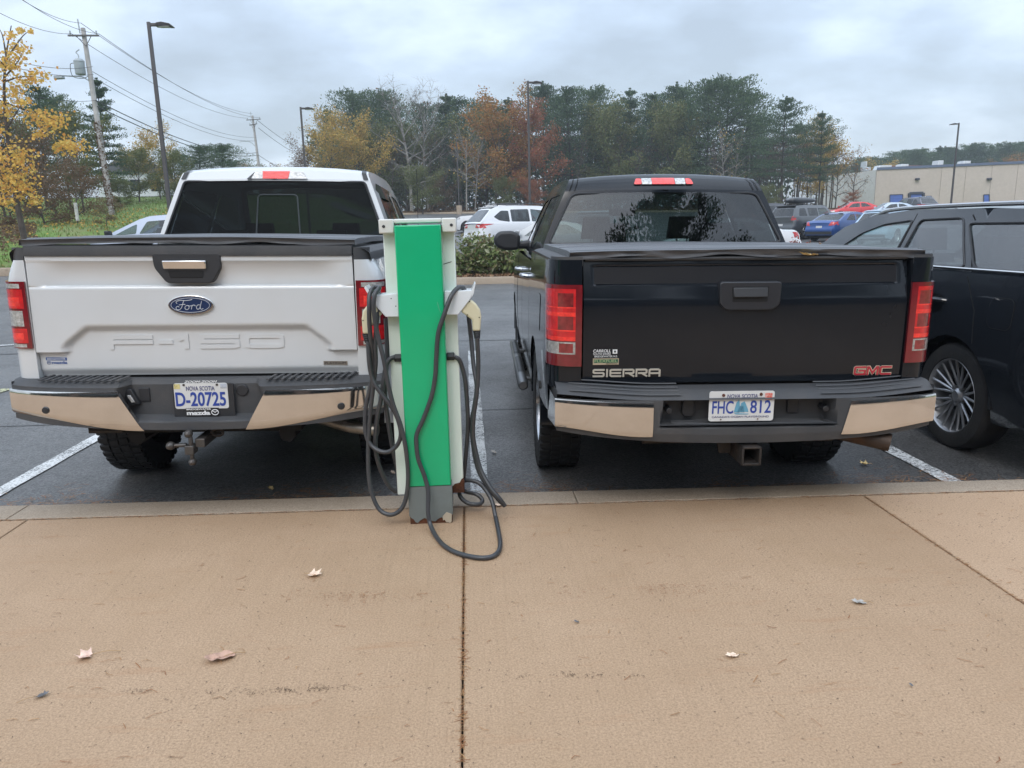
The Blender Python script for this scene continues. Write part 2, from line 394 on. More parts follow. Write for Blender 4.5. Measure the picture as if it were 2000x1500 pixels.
def text_mesh(txt, x0, x1, z0, z1, y, th=0.0015, bold=0.0, shear=0.0):
    """printed text from the built-in font, fitted to a box on a rear-facing plane (local coords)"""
    cu = bpy.data.curves.new('lettering', 'FONT'); cu.body = txt; cu.extrude = 0.02; cu.offset = bold; cu.shear = shear; cu.resolution_u = 4
    ob = bpy.data.objects.new('tmp', cu); col.objects.link(ob); dg = bpy.context.evaluated_depsgraph_get(); dg.update()
    me = bpy.data.meshes.new_from_object(ob.evaluated_get(dg)); bpy.data.objects.remove(ob)
    xs = [v.co.x for v in me.vertices]; ys = [v.co.y for v in me.vertices]
    a, b, c, d = min(xs), max(xs), min(ys), max(ys)
    mb = MB(); mb.add([(x0+(v.co.x-a)/(b-a)*(x1-x0), y-(th if v.co.z > 0 else 0), z0+(v.co.y-c)/(d-c)*(z1-z0)) for v in me.vertices], [tuple(p.vertices) for p in me.polygons])
    return mb
# ---------------------------------------------------------------- ground
LOT = -0.13
GP = [(-60, LOT), (10, LOT), (19, 0.09), (26, 0.28), (40, 0.66), (60, 1.75), (80, 3.0), (95, 3.5), (130, 3.8), (1500, 3.8)]
BP = [(26, 0.0), (27, 0.1), (34, 1.25), (50, 1.8), (70, 2.4), (120, 1.5), (1500, 1.5)]
def gz(x, y):
    g = interp(GP, y); g -= 0.014*max(0, x)*max(0, min(y, 80))/80 if x < 90 else 0.014*90*min(y, 80)/80
    b = interp(BP, y)*smooth01((-9-x)/6) if y > 26 else 0
    return g+b
def sheet(xs, ys, dz, hole=None):
    mb = MB(); n = len(xs)
    for y in ys:
        for x in xs: mb.v.append((x, y, gz(x, y)+dz))
    for j in range(len(ys)-1):
        for i in range(n-1):
            a = j*n+i; mb.f.append((a, a+1, a+n+1, a+n)); mb.m.append(0)
    return mb
def frange(a, b, s):
    o = []; x = a
    while x < b-1e-6: o.append(x); x += s
    return o+[b]
def ygrid(): return frange(4, 26, 1.0)+frange(26.5, 60, 1.5)+frange(62, 130, 4)
# base terrain: grass and soil, reaches the horizon
def ground_mat(name, cols, sc1, bump, bs, rough=0.95):
    m = bpy.data.materials.new(name); m.use_nodes = True; t = m.node_tree; b = t.nodes['Principled BSDF']; b.inputs['Roughness'].default_value = rough
    b.inputs['Specular IOR Level'].default_value = 0.2
    tc = t.nodes.new('ShaderNodeTexCoord'); n = t.nodes.new('ShaderNodeTexNoise'); n.inputs['Scale'].default_value = sc1; n.inputs['Detail'].default_value = 10; n.inputs['Roughness'].default_value = 0.7
    r = t.nodes.new('ShaderNodeValToRGB'); el = r.color_ramp.elements
    while len(el) < len(cols): el.new(0.5)
    for i, c in enumerate(cols): el[i].position = 0.3+0.4*i/(len(cols)-1); el[i].color = (*c, 1)
    t.links.new(tc.outputs['Object'], n.inputs['Vector']); t.links.new(n.outputs[0], r.inputs[0]); t.links.new(r.outputs[0], b.inputs['Base Color'])
    n3 = t.nodes.new('ShaderNodeTexNoise'); n3.inputs['Scale'].default_value = bs; n3.inputs['Detail'].default_value = 5
    bp = t.nodes.new('ShaderNodeBump'); bp.inputs['Strength'].default_value = bump; bp.inputs['Distance'].default_value = 0.03
    t.links.new(tc.outputs['Object'], n3.inputs['Vector']); t.links.new(n3.outputs[0], bp.inputs['Height']); t.links.new(bp.outputs[0], b.inputs['Normal'])
    return m
soil = ground_mat('soil_and_grass', [(0.075, 0.12, 0.03), (0.10, 0.15, 0.04), (0.13, 0.13, 0.055), (0.16, 0.12, 0.07)], 0.25, 0.6, 20)
lawn_m = ground_mat('lawn', [(0.10, 0.17, 0.035), (0.13, 0.21, 0.05), (0.16, 0.20, 0.07), (0.19, 0.16, 0.08)], 0.9, 0.8, 25)
xs = [-900, -400, -200, -100]+frange(-70, 90, 4)+[130, 200, 400, 900]
ys = [-300, -100, -40, -12, 3.7]+ygrid()[1:]+[160, 220, 400, 900, 1400]
struct(obj('ground', sheet(xs, ys, -0.02), soil, smooth=0))
struct(obj('lawn', sheet(frange(-60, -9.0, 1.5), frange(26.05, 84, 1.2), 0.10), lawn_m))
# parking lot asphalt
def asphalt_mat():
    m = bpy.data.materials.new('wet_asphalt'); m.use_nodes = True; t = m.node_tree; b = t.nodes['Principled BSDF']; L = t.links.new
    tc = t.nodes.new('ShaderNodeTexCoord')
    def nz(s, d, ro=0.6, mp=None):
        n = t.nodes.new('ShaderNodeTexNoise'); n.inputs['Scale'].default_value = s; n.inputs['Detail'].default_value = d; n.inputs['Roughness'].default_value = ro
        L(tc.outputs['Object'], n.inputs['Vector']); return n.outputs[0]
    v = t.nodes.new('ShaderNodeTexVoronoi'); v.inputs['Scale'].default_value = 95; L(tc.outputs['Object'], v.inputs['Vector'])
    rr = t.nodes.new('ShaderNodeValToRGB'); L(v.outputs['Color'], rr.inputs[0]); e = rr.color_ramp.elements
    e[0].position = 0.1; e[0].color = (0.034, 0.034, 0.034, 1); e[1].position = 0.95; e[1].color = (0.15, 0.148, 0.145, 1)
    big = t.nodes.new('ShaderNodeMapRange'); big.inputs[1].default_value = 0.35; big.inputs[2].default_value = 0.65; big.inputs[3].default_value = 0.75; big.inputs[4].default_value = 1.35; L(nz(0.35, 8), big.inputs[0])
    mu = t.nodes.new('ShaderNodeVectorMath'); mu.operation = 'SCALE'; L(rr.outputs[0], mu.inputs[0]); L(big.outputs[0], mu.inputs['Scale']); L(mu.outputs[0], b.inputs['Base Color'])
    ro = t.nodes.new('ShaderNodeMapRange'); ro.inputs[1].default_value = 0.35; ro.inputs[2].default_value = 0.65; ro.inputs[3].default_value = 0.32; ro.inputs[4].default_value = 0.62; L(nz(0.8, 7), ro.inputs[0]); L(ro.outputs[0], b.inputs['Roughness'])
    bp = t.nodes.new('ShaderNodeBump'); bp.inputs['Strength'].default_value = 0.5; bp.inputs['Distance'].default_value = 0.005; L(v.outputs['Distance'], bp.inputs['Height']); L(bp.outputs[0], b.inputs['Normal'])
    return m
asphalt = asphalt_mat()
struct(obj('parking_lot', sheet(frange(-60, -9.0, 3)+frange(-8, 90, 3), frange(3.6, 26, 1.0), 0.0), asphalt, smooth=0))
struct(obj('parking_lot', sheet(frange(-8.9, 90, 3), frange(26, 60, 1.5)+frange(62, 84, 2), 0.004), asphalt, smooth=0))
seam = MB()
seam.patch(lambda u, v: (-8+20*u, 10.75+0.03*v+0.05*math.sin(9*u)+0.012*math.sin(70*u), gz(0, 10.8)+0.004), 120, 1)
seam.patch(lambda u, v: (-8+20*u, 6.55+0.018*v+0.03*math.sin(7*u)+0.008*math.sin(83*u), LOT+0.004), 120, 1)
struct(obj('road_seam', seam, mat('tar_seam', (0.012, 0.012, 0.013), rough=0.35), smooth=0))
# painted markings, worn
def worn_paint(name, c, under=(0.05, 0.05, 0.052), lo=0.47, hi=0.60):
    m = bpy.data.materials.new(name); m.use_nodes = True; t = m.node_tree; b = t.nodes['Principled BSDF']; L = t.links.new
    tc = t.nodes.new('ShaderNodeTexCoord'); n = t.nodes.new('ShaderNodeTexNoise'); n.inputs['Scale'].default_value = 60; n.inputs['Detail'].default_value = 6; n.inputs['Roughness'].default_value = 0.75
    n2 = t.nodes.new('ShaderNodeTexNoise'); n2.inputs['Scale'].default_value = 3; n2.inputs['Detail'].default_value = 3
    ad = t.nodes.new('ShaderNodeMath'); ad.operation = 'MULTIPLY_ADD'; ad.inputs[1].default_value = 0.35
    L(tc.outputs['Object'], n.inputs['Vector']); L(tc.outputs['Object'], n2.inputs['Vector']); L(n2.outputs[0], ad.inputs[0]); L(n.outputs[0], ad.inputs[2])
    r = t.nodes.new('ShaderNodeMapRange'); r.inputs[1].default_value = lo+0.175; r.inputs[2].default_value = hi+0.175; L(ad.outputs[0], r.inputs[0])
    mx = t.nodes.new('ShaderNodeMixRGB'); mx.inputs[1].default_value = (*c, 1); mx.inputs[2].default_value = (*under, 1); L(r.outputs[0], mx.inputs[0]); L(mx.outputs[0], b.inputs['Base Color'])
    b.inputs['Roughness'].default_value = 0.55
    bp = t.nodes.new('ShaderNodeBump'); bp.inputs['Strength'].default_value = 0.4; bp.inputs['Distance'].default_value = 0.004; L(n.outputs[0], bp.inputs['Height']); L(bp.outputs[0], b.inputs['Normal'])
    return m
white_line = worn_paint('worn_white_paint', (0.62, 0.63, 0.62)); yellow_line = worn_paint('worn_yellow_paint', (0.60, 0.60, 0.32))
def strip(pts, wd, m, name='parking_line'):
    """flat strip following a polyline on the asphalt"""
    mb = MB(); P = spline([Vector((x, y, 0)) for x, y in pts], 12) if len(pts) > 2 else [Vector((pts[0][0], pts[0][1], 0)).lerp(Vector((pts[1][0], pts[1][1], 0)), i/24) for i in range(25)]
    for i, p in enumerate(P):
        d = (P[min(i+1, len(P)-1)]-P[max(i-1, 0)]).normalized(); nb = Vector((-d.y, d.x, 0))*wd/2*(1+0.06*math.sin(i*2.1))
        for q in (p-nb, p+nb): mb.v.append((q.x, q.y, gz(q.x, q.y)+0.008))
    for i in range(len(P)-1): mb.f.append((2*i, 2*i+1, 2*i+3, 2*i+2)); mb.m.append(0)
    return struct(obj(name, mb, m, smooth=0))
strip([(-3.12, 4.45), (-3.09, 9.6)], 0.115, white_line)
strip([(0.03, 4.28), (0.025, 9.9)], 0.115, white_line)
strip([(3.01, 4.10), (2.96, 9.6)], 0.115, white_line)
strip([(6.0, 4.0), (6.0, 9.6)], 0.115, white_line)
strip([(-6.2, 4.4), (-6.2, 9.6)], 0.115, white_line)
a = atZ(0, 681, LOT); strip([(a.x-1.0, a.y-0.25), (a.x+0.28, a.y+0.1)], 0.13, white_line)
a = atZ(0, 762, LOT); b = atZ(14, 764, LOT); strip([(a.x-0.8, a.y), (b.x, b.y)], 0.2, yellow_line); strip([(a.x-0.8, a.y-0.42), (b.x, b.y-0.36)], 0.07, yellow_line)
for i in range(9):   # far bays
    x = -2+i*3.0; strip([(x, 27), (x+1.5, 32.0)], 0.12, white_line)

# ---------------------------------------------------------------- pavement
def concrete(name, c1, c2, broom=0.35, pits=0.5, axis=0, bandk=1.0):
    m = bpy.data.materials.new(name); m.use_nodes = True; t = m.node_tree; b = t.nodes['Principled BSDF']; L = t.links.new
    tc = t.nodes.new('ShaderNodeTexCoord')
    def nz(s, d, ro=0.6, scl=None):
        n = t.nodes.new('ShaderNodeTexNoise'); n.inputs['Scale'].default_value = s; n.inputs['Detail'].default_value = d; n.inputs['Roughness'].default_value = ro
        if scl:
            mp = t.nodes.new('ShaderNodeMapping'); mp.inputs['Scale'].default_value = scl; L(tc.outputs['Object'], mp.inputs[0]); L(mp.outputs[0], n.inputs['Vector'])
        else: L(tc.outputs['Object'], n.inputs['Vector'])
        return n.outputs[0]
    def rng(x, a, b_, c=0, d=1):
        r = t.nodes.new('ShaderNodeMapRange'); r.inputs[1].default_value = a; r.inputs[2].default_value = b_; r.inputs[3].default_value = c; r.inputs[4].default_value = d; L(x, r.inputs[0]); return r.outputs[0]
    def mixc(f, a, b_):
        x = t.nodes.new('ShaderNodeMixRGB')
        L(f, x.inputs[0])
        for i, v in ((1, a), (2, b_)):
            if isinstance(v, tuple): x.inputs[i].default_value = (*v, 1)
            else: L(v, x.inputs[i])
        return x.outputs[0]
    base = mixc(rng(nz(1.1, 9, 0.7), 0.32, 0.68), c1, c2)
    fine = mixc(rng(nz(130, 5, 0.8), 0.42, 0.62, 0, 0.9), base, tuple(x*0.64 for x in c1))
    lite = mixc(rng(nz(330, 2, 0.5), 0.66, 0.72, 0, 0.5), fine, tuple(min(1, x*1.35) for x in c2))
    # faint broom streaks
    lite = mixc(rng(nz(1.0, 4, 0.7, (75, 1.1, 1)), 0.50, 0.72, 0, 0.30 if axis == 0 and broom > .2 else 0), lite, tuple(x*0.66 for x in c1))
    # rusty and mossy stains in faint bands across the slab
    st = mixc(rng(nz(5.5, 8, 0.7, (0.35, 2.3, 1)), 0.57, 0.72, 0, 0.4*bandk), lite, tuple(x*y for x, y in zip(c1, (0.80, 0.62, 0.5))))
    st2 = mixc(rng(nz(0.8, 5, 0.6), 0.55, 0.75, 0, 0.35), st, tuple(x*y for x, y in zip(c1, (0.85, 0.86, 0.78))))
    # pits
    v = t.nodes.new('ShaderNodeTexVoronoi'); v.inputs['Scale'].default_value = 55; v.inputs['Randomness'].default_value = 1; L(tc.outputs['Object'], v.inputs['Vector'])
    pm = t.nodes.new('ShaderNodeMath'); pm.operation = 'MULTIPLY'; L(rng(v.outputs['Distance'], 0.16, 0.30, 1, 0), pm.inputs[0]); sx = t.nodes.new('ShaderNodeSeparateXYZ'); L(v.outputs['Color'], sx.inputs[0]); pq = t.nodes.new('ShaderNodeMath'); pq.operation = 'MULTIPLY'; L(rng(nz(1.7, 6, 0.65), 0.42, 0.62, 0.12*pits, pits), pq.inputs[0]); L(rng(sx.outputs[0], 0.70, 0.78, 0, 1), pq.inputs[1]); L(pq.outputs[0], pm.inputs[1])
    v2 = t.nodes.new('ShaderNodeTexVoronoi'); v2.inputs['Scale'].default_value = 1.3
    wp = t.nodes.new('ShaderNodeVectorMath'); wp.operation = 'MULTIPLY_ADD'; nn = t.nodes.new('ShaderNodeTexNoise'); nn.inputs['Scale'].default_value = 9; L(tc.outputs['Object'], nn.inputs['Vector']); L(nn.outputs['Color'], wp.inputs[0]); wp.inputs[1].default_value = (.16, .10, 0); L(tc.outputs['Object'], wp.inputs[2]); L(wp.outputs[0], v2.inputs['Vector'])
    st2 = mixc(rng(v2.outputs['Distance'], 0.03, 0.085, 0.42, 0), st2, tuple(x*y for x, y in zip(c1, (.45, .42, .42))))
    p = mixc(pm.outputs[0], st2, tuple(x*0.32 for x in c1)); L(p, b.inputs['Base Color'])
    b.inputs['Roughness'].default_value = 0.7; b.inputs['Specular IOR Level'].default_value = 0.35
    br = nz(1.0, 3, 0.6, (260, 4, 1) if axis == 0 else (4, 260, 1)); fn = nz(160, 4, 0.7)
    ad = t.nodes.new('ShaderNodeMath'); ad.operation = 'MULTIPLY_ADD'; ad.inputs[1].default_value = broom; L(br, ad.inputs[0]); L(fn, ad.inputs[2])
    sb = t.nodes.new('ShaderNodeMath'); sb.operation = 'SUBTRACT'; L(ad.outputs[0], sb.inputs[0]); L(pm.outputs[0], sb.inputs[1])
    bp = t.nodes.new('ShaderNodeBump'); bp.inputs['Strength'].default_value = 0.35; bp.inputs['Distance'].default_value = 0.004; L(sb.outputs[0], bp.inputs['Height']); L(bp.outputs[0], b.inputs['Normal'])
    return m
slab_m = concrete('brown_broomed_concrete', (0.395, 0.262, 0.158), (0.48, 0.33, 0.211))
slab2_m = concrete('pitted_tan_concrete', (0.46, 0.31, 0.195), (0.54, 0.375, 0.245), broom=0.1, pits=1.0, bandk=0.3)
kerb_m = concrete('kerb_concrete', (0.35, 0.275, 0.20), (0.45, 0.365, 0.28), broom=0.05, pits=0.7, axis=1, bandk=0.5)
JY = lambda x: 3.845-0.036*x            # joint between pavement and kerb
KY = lambda x: 4.062-0.044*x            # outer edge of the kerb
JX = [-12, -7.0, -4.72, -2.44, -0.064, 2.155, 4.5, 6.8, 12]
sw = MB(); sw2 = MB(); g = 0.0032
for a, b in zip(JX, JX[1:]):
    for y0, y1 in ((-1.75, None), (-4.1, -1.75), (-6.5, -4.1)):
        xa, xb = a+g, b-g
        ya, yb = (JY(xa)-g if y1 is None else y1-g), (JY(xb)-g if y1 is None else y1-g)
        P = [(xa, y0+g, 0), (xb, y0+g, 0), (xb, yb, 0), (xa, ya, 0)]
        (sw2 if abs(a-2.155) < .01 else sw).prism(P, (0, 0, -0.14))
struct(obj('pavement', sw, slab_m, bevel=0.006)); struct(obj('pavement', sw2, slab2_m, bevel=0.006))
bed = MB(); bed.box(-12, 12, -6.5, 3.5, -0.2, -0.035); struct(obj('pavement_bed', bed, mat('joint_dirt', (0.03, 0.022, 0.016), rough=0.95), smooth=0))
kb = MB(); kx = [-11.9, -8.8, -5.7, -2.56, 0.565, 3.66, 6.8, 9.9, 12]
for a, b in zip(kx, kx[1:]):
    a += 0.003; b -= 0.003
    prof = lambda x: [(JY(x)+0.004, -0.3), (JY(x)+0.004, 0.004), (KY(x)-0.02, 0.002), (KY(x)-0.004, -0.008), (KY(x)+0.012, -0.04), (KY(x)+0.03, -0.3)]
    n = 6; o = len(kb.v)
    for x in (a, b): kb.v += [(x, y, z) for y, z in prof(x)]
    for i in range(n): kb.f.append((o+i, o+(i+1) % n, o+n+(i+1) % n, o+n+i)); kb.m.append(0)
    kb.f.append(tuple(o+i for i in range(n-1, -1, -1))); kb.f.append(tuple(o+n+i for i in range(n))); kb.m += [0, 0]
struct(obj('kerb', kb, kerb_m, bevel=0.004))
# far kerbs: grass edge on the left, planted island ahead, far edge of the lot
def kerb_line(pts, h=0.15, wd=0.16, closed=False):
    mb = MB(); P = [Vector((x, y, 0)) for x, y in pts]; k = len(P); prof = [(-wd/2, 0), (-wd/2, h), (wd/2-0.02, h), (wd/2, h-0.03), (wd/2+0.01, 0)]
    for i, p in enumerate(P):
        t = ((P[(i+1) % k]-P[i-1]) if closed else (P[min(i+1, k-1)]-P[max(i-1, 0)])).normalized(); nb = Vector((t.y, -t.x, 0))
        for a, z in prof: q = p+nb*a; mb.v.append((q.x, q.y, gz(q.x, q.y)+z-0.03*(z == 0)))
    for i in range(k if closed else k-1):
        for j in range(4): a = i*5+j; c = ((i+1) % k)*5+j; mb.f.append((a, c, c+1, a+1)); mb.m.append(0)
    return mb
struct(obj('kerb', kerb_line([(-60+i, 26.0) for i in range(52)], h=0.26), kerb_m))
ISL = rpoly([(-2.6, 19.3), (15.5, 18.9), (15.9, 22.4), (-2.4, 22.6)], 1.2, 6)
ISLr = [tuple(p) for p in resample(ISL, 0.7)]
struct(obj('kerb', kerb_line(ISLr[::1], h=0.17, closed=True), kerb_m))
mulch = ground_mat('bark_mulch', [(0.055, 0.032, 0.02), (0.09, 0.055, 0.035), (0.14, 0.09, 0.06)], 6, 1.0, 50)
V2, F2 = fill2d(ISL, step=0.6); im = MB(); im.add([(x, y, gz(x, y)+0.13+0.05*noise.noise((x, y, 0))) for x, y in V2], F2); struct(obj('island_bed', im, mulch))
struct(obj('kerb', kerb_line([(-8.9+i*2, 84.2) for i in range(50)], h=0.2), kerb_m))
struct(obj('lawn', sheet(frange(-9, 30, 2), frange(84.3, 94, 1.2), 0.12), lawn_m))
# road beyond the left lawn
rd = MB(); rd.patch(lambda u, v: (-60+51*u, 70+6*v+0.1*u, gz(-60+51*u, 70+6*v)+0.16), 20, 3); struct(obj('road', rd, mat('pale_road', (0.16, 0.15, 0.145), rough=0.8), smooth=0))
# ---------------------------------------------------------------- vehicle builder
# local space of a vehicle: x to its right, y forward from the rear, z up from the ground
class Shell:
    def __init__(s, **k):
        s.W = k['W']; s.L = k['L']; s.belt = k['belt']; s.sill = k.get('sill', [(0, .32), (.5, .22), (k['L']-.5, .22), (k['L'], .3)])
        s.wh = k['wheels']; s.rw = k['rw']; s.ga = k.get('arch', .07); s.rr = k.get('rr', .45); s.ra = k.get('ra', .16); s.fr = k.get('fr', .9); s.fa = k.get('fa', .26)
        s.y0 = k.get('y0', 0); s.rearp = k.get('rearp', [(0, 0), (2, 0)]); s.frontp = k.get('frontp', [(0, .05), (.5, 0), (1.2, .1)])
        s.tum = k.get('tum', .3); s.gin = k.get('gin', .03); s.sil = k.get('sil'); s.crown = k.get('crown', .04); s.step = k.get('step', .1); s.taper = k.get('taper', .05); s.hcrown = k.get('hcrown', .05)
        s.bulge = k.get('bulge', .04); s.low = k.get('low', .05)
    def hw(s, y):
        h = s.W/2; a = (y-s.y0)/s.rr
        if a < 1: h -= s.ra*(1-max(a, 0))**2.4
        b = (s.L-y)/s.fr
        if b < 1: h -= s.fa*(1-max(b, 0))**2.4
        return h
    def zb(s, y): return interp(s.belt, y)
    def z0(s, y):
        z = interp(s.sill, y)
        for c in s.wh:
            d = abs(y-c)
            if d < s.rw+s.ga: z = max(z, s.rw+math.sqrt((s.rw+s.ga)**2-d*d))
        return z
    def xside(s, y, z):
        zt = s.zb(y); a = (z-.25)/max(.1, zt-.25); h = s.hw(y)
        return h - s.low*(max(0, .5-a)/.5)**2 - s.bulge*(max(0, a-.62)/.38)**2
    def yshift(s, y, z):
        a = 1-min(1, (y-s.y0)/1.0); b = 1-min(1, (s.L-y)/1.0)
        return y + interp(s.rearp, z)*a - interp(s.frontp, z)*b
    def stations(s):
        ys = set(); y = s.y0
        while y < s.L: ys.add(round(y, 3)); y += s.step
        ys.add(s.L)
        for c in s.wh:
            for i in range(-10, 11): ys.add(round(c+(s.rw+s.ga)*math.sin(PI/2*i/10), 3))
        for a in (.02, .05, .1, .16): ys.add(round(s.y0+a, 3)); ys.add(round(s.L-a, 3))
        return sorted(y for y in ys if s.y0 <= y <= s.L)
    def body(s, deck=None, rearcap=True, frontcap=True, nr=9, nd=5):
        mb = MB(); ys = s.stations(); dk = deck or [(-9, 99)]; n = 0
        rings = []
        for y in ys:
            L_ = []; zb_, zt = s.z0(y), s.zb(y)
            for i in range(nr+1):
                z = zb_+(zt-zb_)*i/nr; L_.append((s.xside(y, z), s.yshift(y, z), z))
            xs = s.xside(y, zt); top = []
            for j in range(1, 2*nd):
                u = 1-j/nd; cr = s.hcrown*(1-abs(u)**3)
                top.append((xs*u, s.yshift(y, zt), zt+cr))
            rings.append((L_, top))
        o0 = 0
        for L_, top in rings:
            mb.v += [(-x, y, z) for x, y, z in L_]+[(-x, y, z) for x, y, z in top]+[(x, y, z) for x, y, z in reversed(L_)]
        N_ = 2*(nr+1)+2*nd-1
        for k in range(len(ys)-1):
            ym = (ys[k]+ys[k+1])/2; hd = any(a <= ym <= b for a, b in dk)
            for i in range(N_-1):
                if nr <= i < nr+2*nd and not hd: continue
                a = k*N_+i; mb.f.append((a, a+1, a+N_+1, a+N_)); mb.m.append(0)
        for k, on in ((0, rearcap), (len(ys)-1, frontcap)):
            if not on: continue
            o = k*N_
            for i in range(nr):
                f = (o+i, o+i+1, o+N_-2-i, o+N_-1-i); mb.f.append(f if k else f[::-1]); mb.m.append(0)
            f = tuple(o+nr+i for i in range(2*nd+1)); mb.f.append(f); mb.m.append(0)
        # lip turned inwards round the wheel openings
        for c in s.wh:
            for sd in (-1, 1):
                mb.patch(lambda u, v: (sd*(s.xside(c, .6)-.004-v*.09), c+(s.rw+s.ga)*math.cos(PI*u), s.rw+(s.rw+s.ga)*math.sin(PI*u)), 16, 1)
        s.bm_body = mb; return mb
    # cabin
    def gx(s, y, z):
        y0, y1 = s.sil[0][0], s.sil[-1][0]; m = (y-y0)/(y1-y0); zb_ = s.zb(y)
        h = s.W/2-s.gin-s.bulge; d = max(0, z-zb_)
        return h - s.tum*d - .25*s.tum*d*d - s.taper*(2*m-1)**2*(1 if m > .5 else .8)
    def spt(s, i, t, u):
        """point on the cabin skin: segment i of the roofline, t along it, u across (-1..1)"""
        (y, z), (y2, z2) = s.sil[i], s.sil[i+1]; yy = y+(y2-y)*t; zz = z+(z2-z)*t
        def nrm(j):
            a = Vector(s.sil[max(j-1, 0)]); b = Vector(s.sil[min(j+1, len(s.sil)-1)]); d = (b-a).normalized(); return Vector((-d.y, d.x))
        n = nrm(i).lerp(nrm(i+1), t).normalized(); k = s.crown*(1-abs(u)**2.4)
        return Vector((s.gx(yy, zz)*u, yy+n.x*k, zz+n.y*k))
    def cabin(s, sidewin=(), glass_seg={}, step=.12, edge=None):
        """skin with real window openings; returns the skin and the panes"""
        mb = MB(); gl = {}; U = [-1, -.985, -.94, -.85, -.65, -.35, 0, .35, .65, .85, .94, .985, 1]
        for i in range(len(s.sil)-1):
            if i in glass_seg:
                hole = glass_seg[i]
                V_, F_ = fill2d([(-1, 0), (1, 0), (1, 1), (-1, 1)], [hole], step=.07); mb.add([s.spt(i, t, u) for u, t in V_], F_)
                V_, F_ = fill2d(hole, step=.07); g = MB(); g.add([s.spt(i, t, u) for u, t in V_], F_); gl[i] = g
            else: mb.patch(lambda a, b: s.spt(i, b, U[round(a*12)]), 12, 1)
        y0, y1 = s.sil[0][0], s.sil[-1][0]; k = 14
        outer = [tuple(p) for p in s.sil]+[(y1+(y0-y1)*j/k, s.zb(y1+(y0-y1)*j/k)-.012) for j in range(k+1)]
        sg = []
        for sd in (-1, 1):
            V_, F_ = fill2d(outer, list(sidewin), step=step); mb.add([(sd*s.gx(y, z), y, z) for y, z in V_], F_)
        for wn in sidewin:
            V_, F_ = fill2d(wn, step=step*1.5)
            sg.append([MB().add([(sd*(s.gx(y, z)-.006), y, z) for y, z in V_], F_) for sd in (-1, 1)])
        s.bm_cab = mb; return mb, gl, sg
    def bvh(s):
        v = list(s.bm_body.v); f = list(s.bm_body.f)
        if hasattr(s, 'bm_cab'): o = len(v); v += s.bm_cab.v; f += [tuple(i+o for i in q) for q in s.bm_cab.f]
        s.tree = BVHTree.FromPolygons([Vector(a) for a in v], f); return s.tree
    def decal(s, poly, side, eps=.006, step=.08, mb=None, mi=0):
        """lay a 2D outline on the skin: side 'r' rear (x,z), 'f' front (x,z), 'L'/'R' flanks (y,z), 't' from above (x,y)"""
        V_, F_ = fill2d(poly, step=step); mb = mb or MB(); P = []
        for a, b in V_:
            o, d = {'r': (Vector((a, -9, b)), Vector((0, 1, 0))), 'f': (Vector((a, 20, b)), Vector((0, -1, 0))), 'L': (Vector((-9, a, b)), Vector((1, 0, 0))),
                    'R': (Vector((9, a, b)), Vector((-1, 0, 0))), 't': (Vector((a, b, 9)), Vector((0, 0, -1)))}[side]
            h = s.tree.ray_cast(o, d)[0]; P.append(h-d*eps if h else None)
        last = next((p for p in P if p), Vector((0, 0, 0)))
        ok = [p is not None for p in P]; P = [p or last for p in P]
        mb.add(P, [f for f in F_ if all(ok[i] for i in f)], mi); return mb
def linepoly(pts, wd):
    """thin 2D ribbon polygon along a polyline"""
    P = [Vector(p) for p in pts]; A, B = [], []
    for i, p in enumerate(P):
        d = (P[min(i+1, len(P)-1)]-P[max(i-1, 0)]).normalized(); n = Vector((-d.y, d.x))*wd/2; A.append(tuple(p+n)); B.append(tuple(p-n))
    return A+B[::-1]
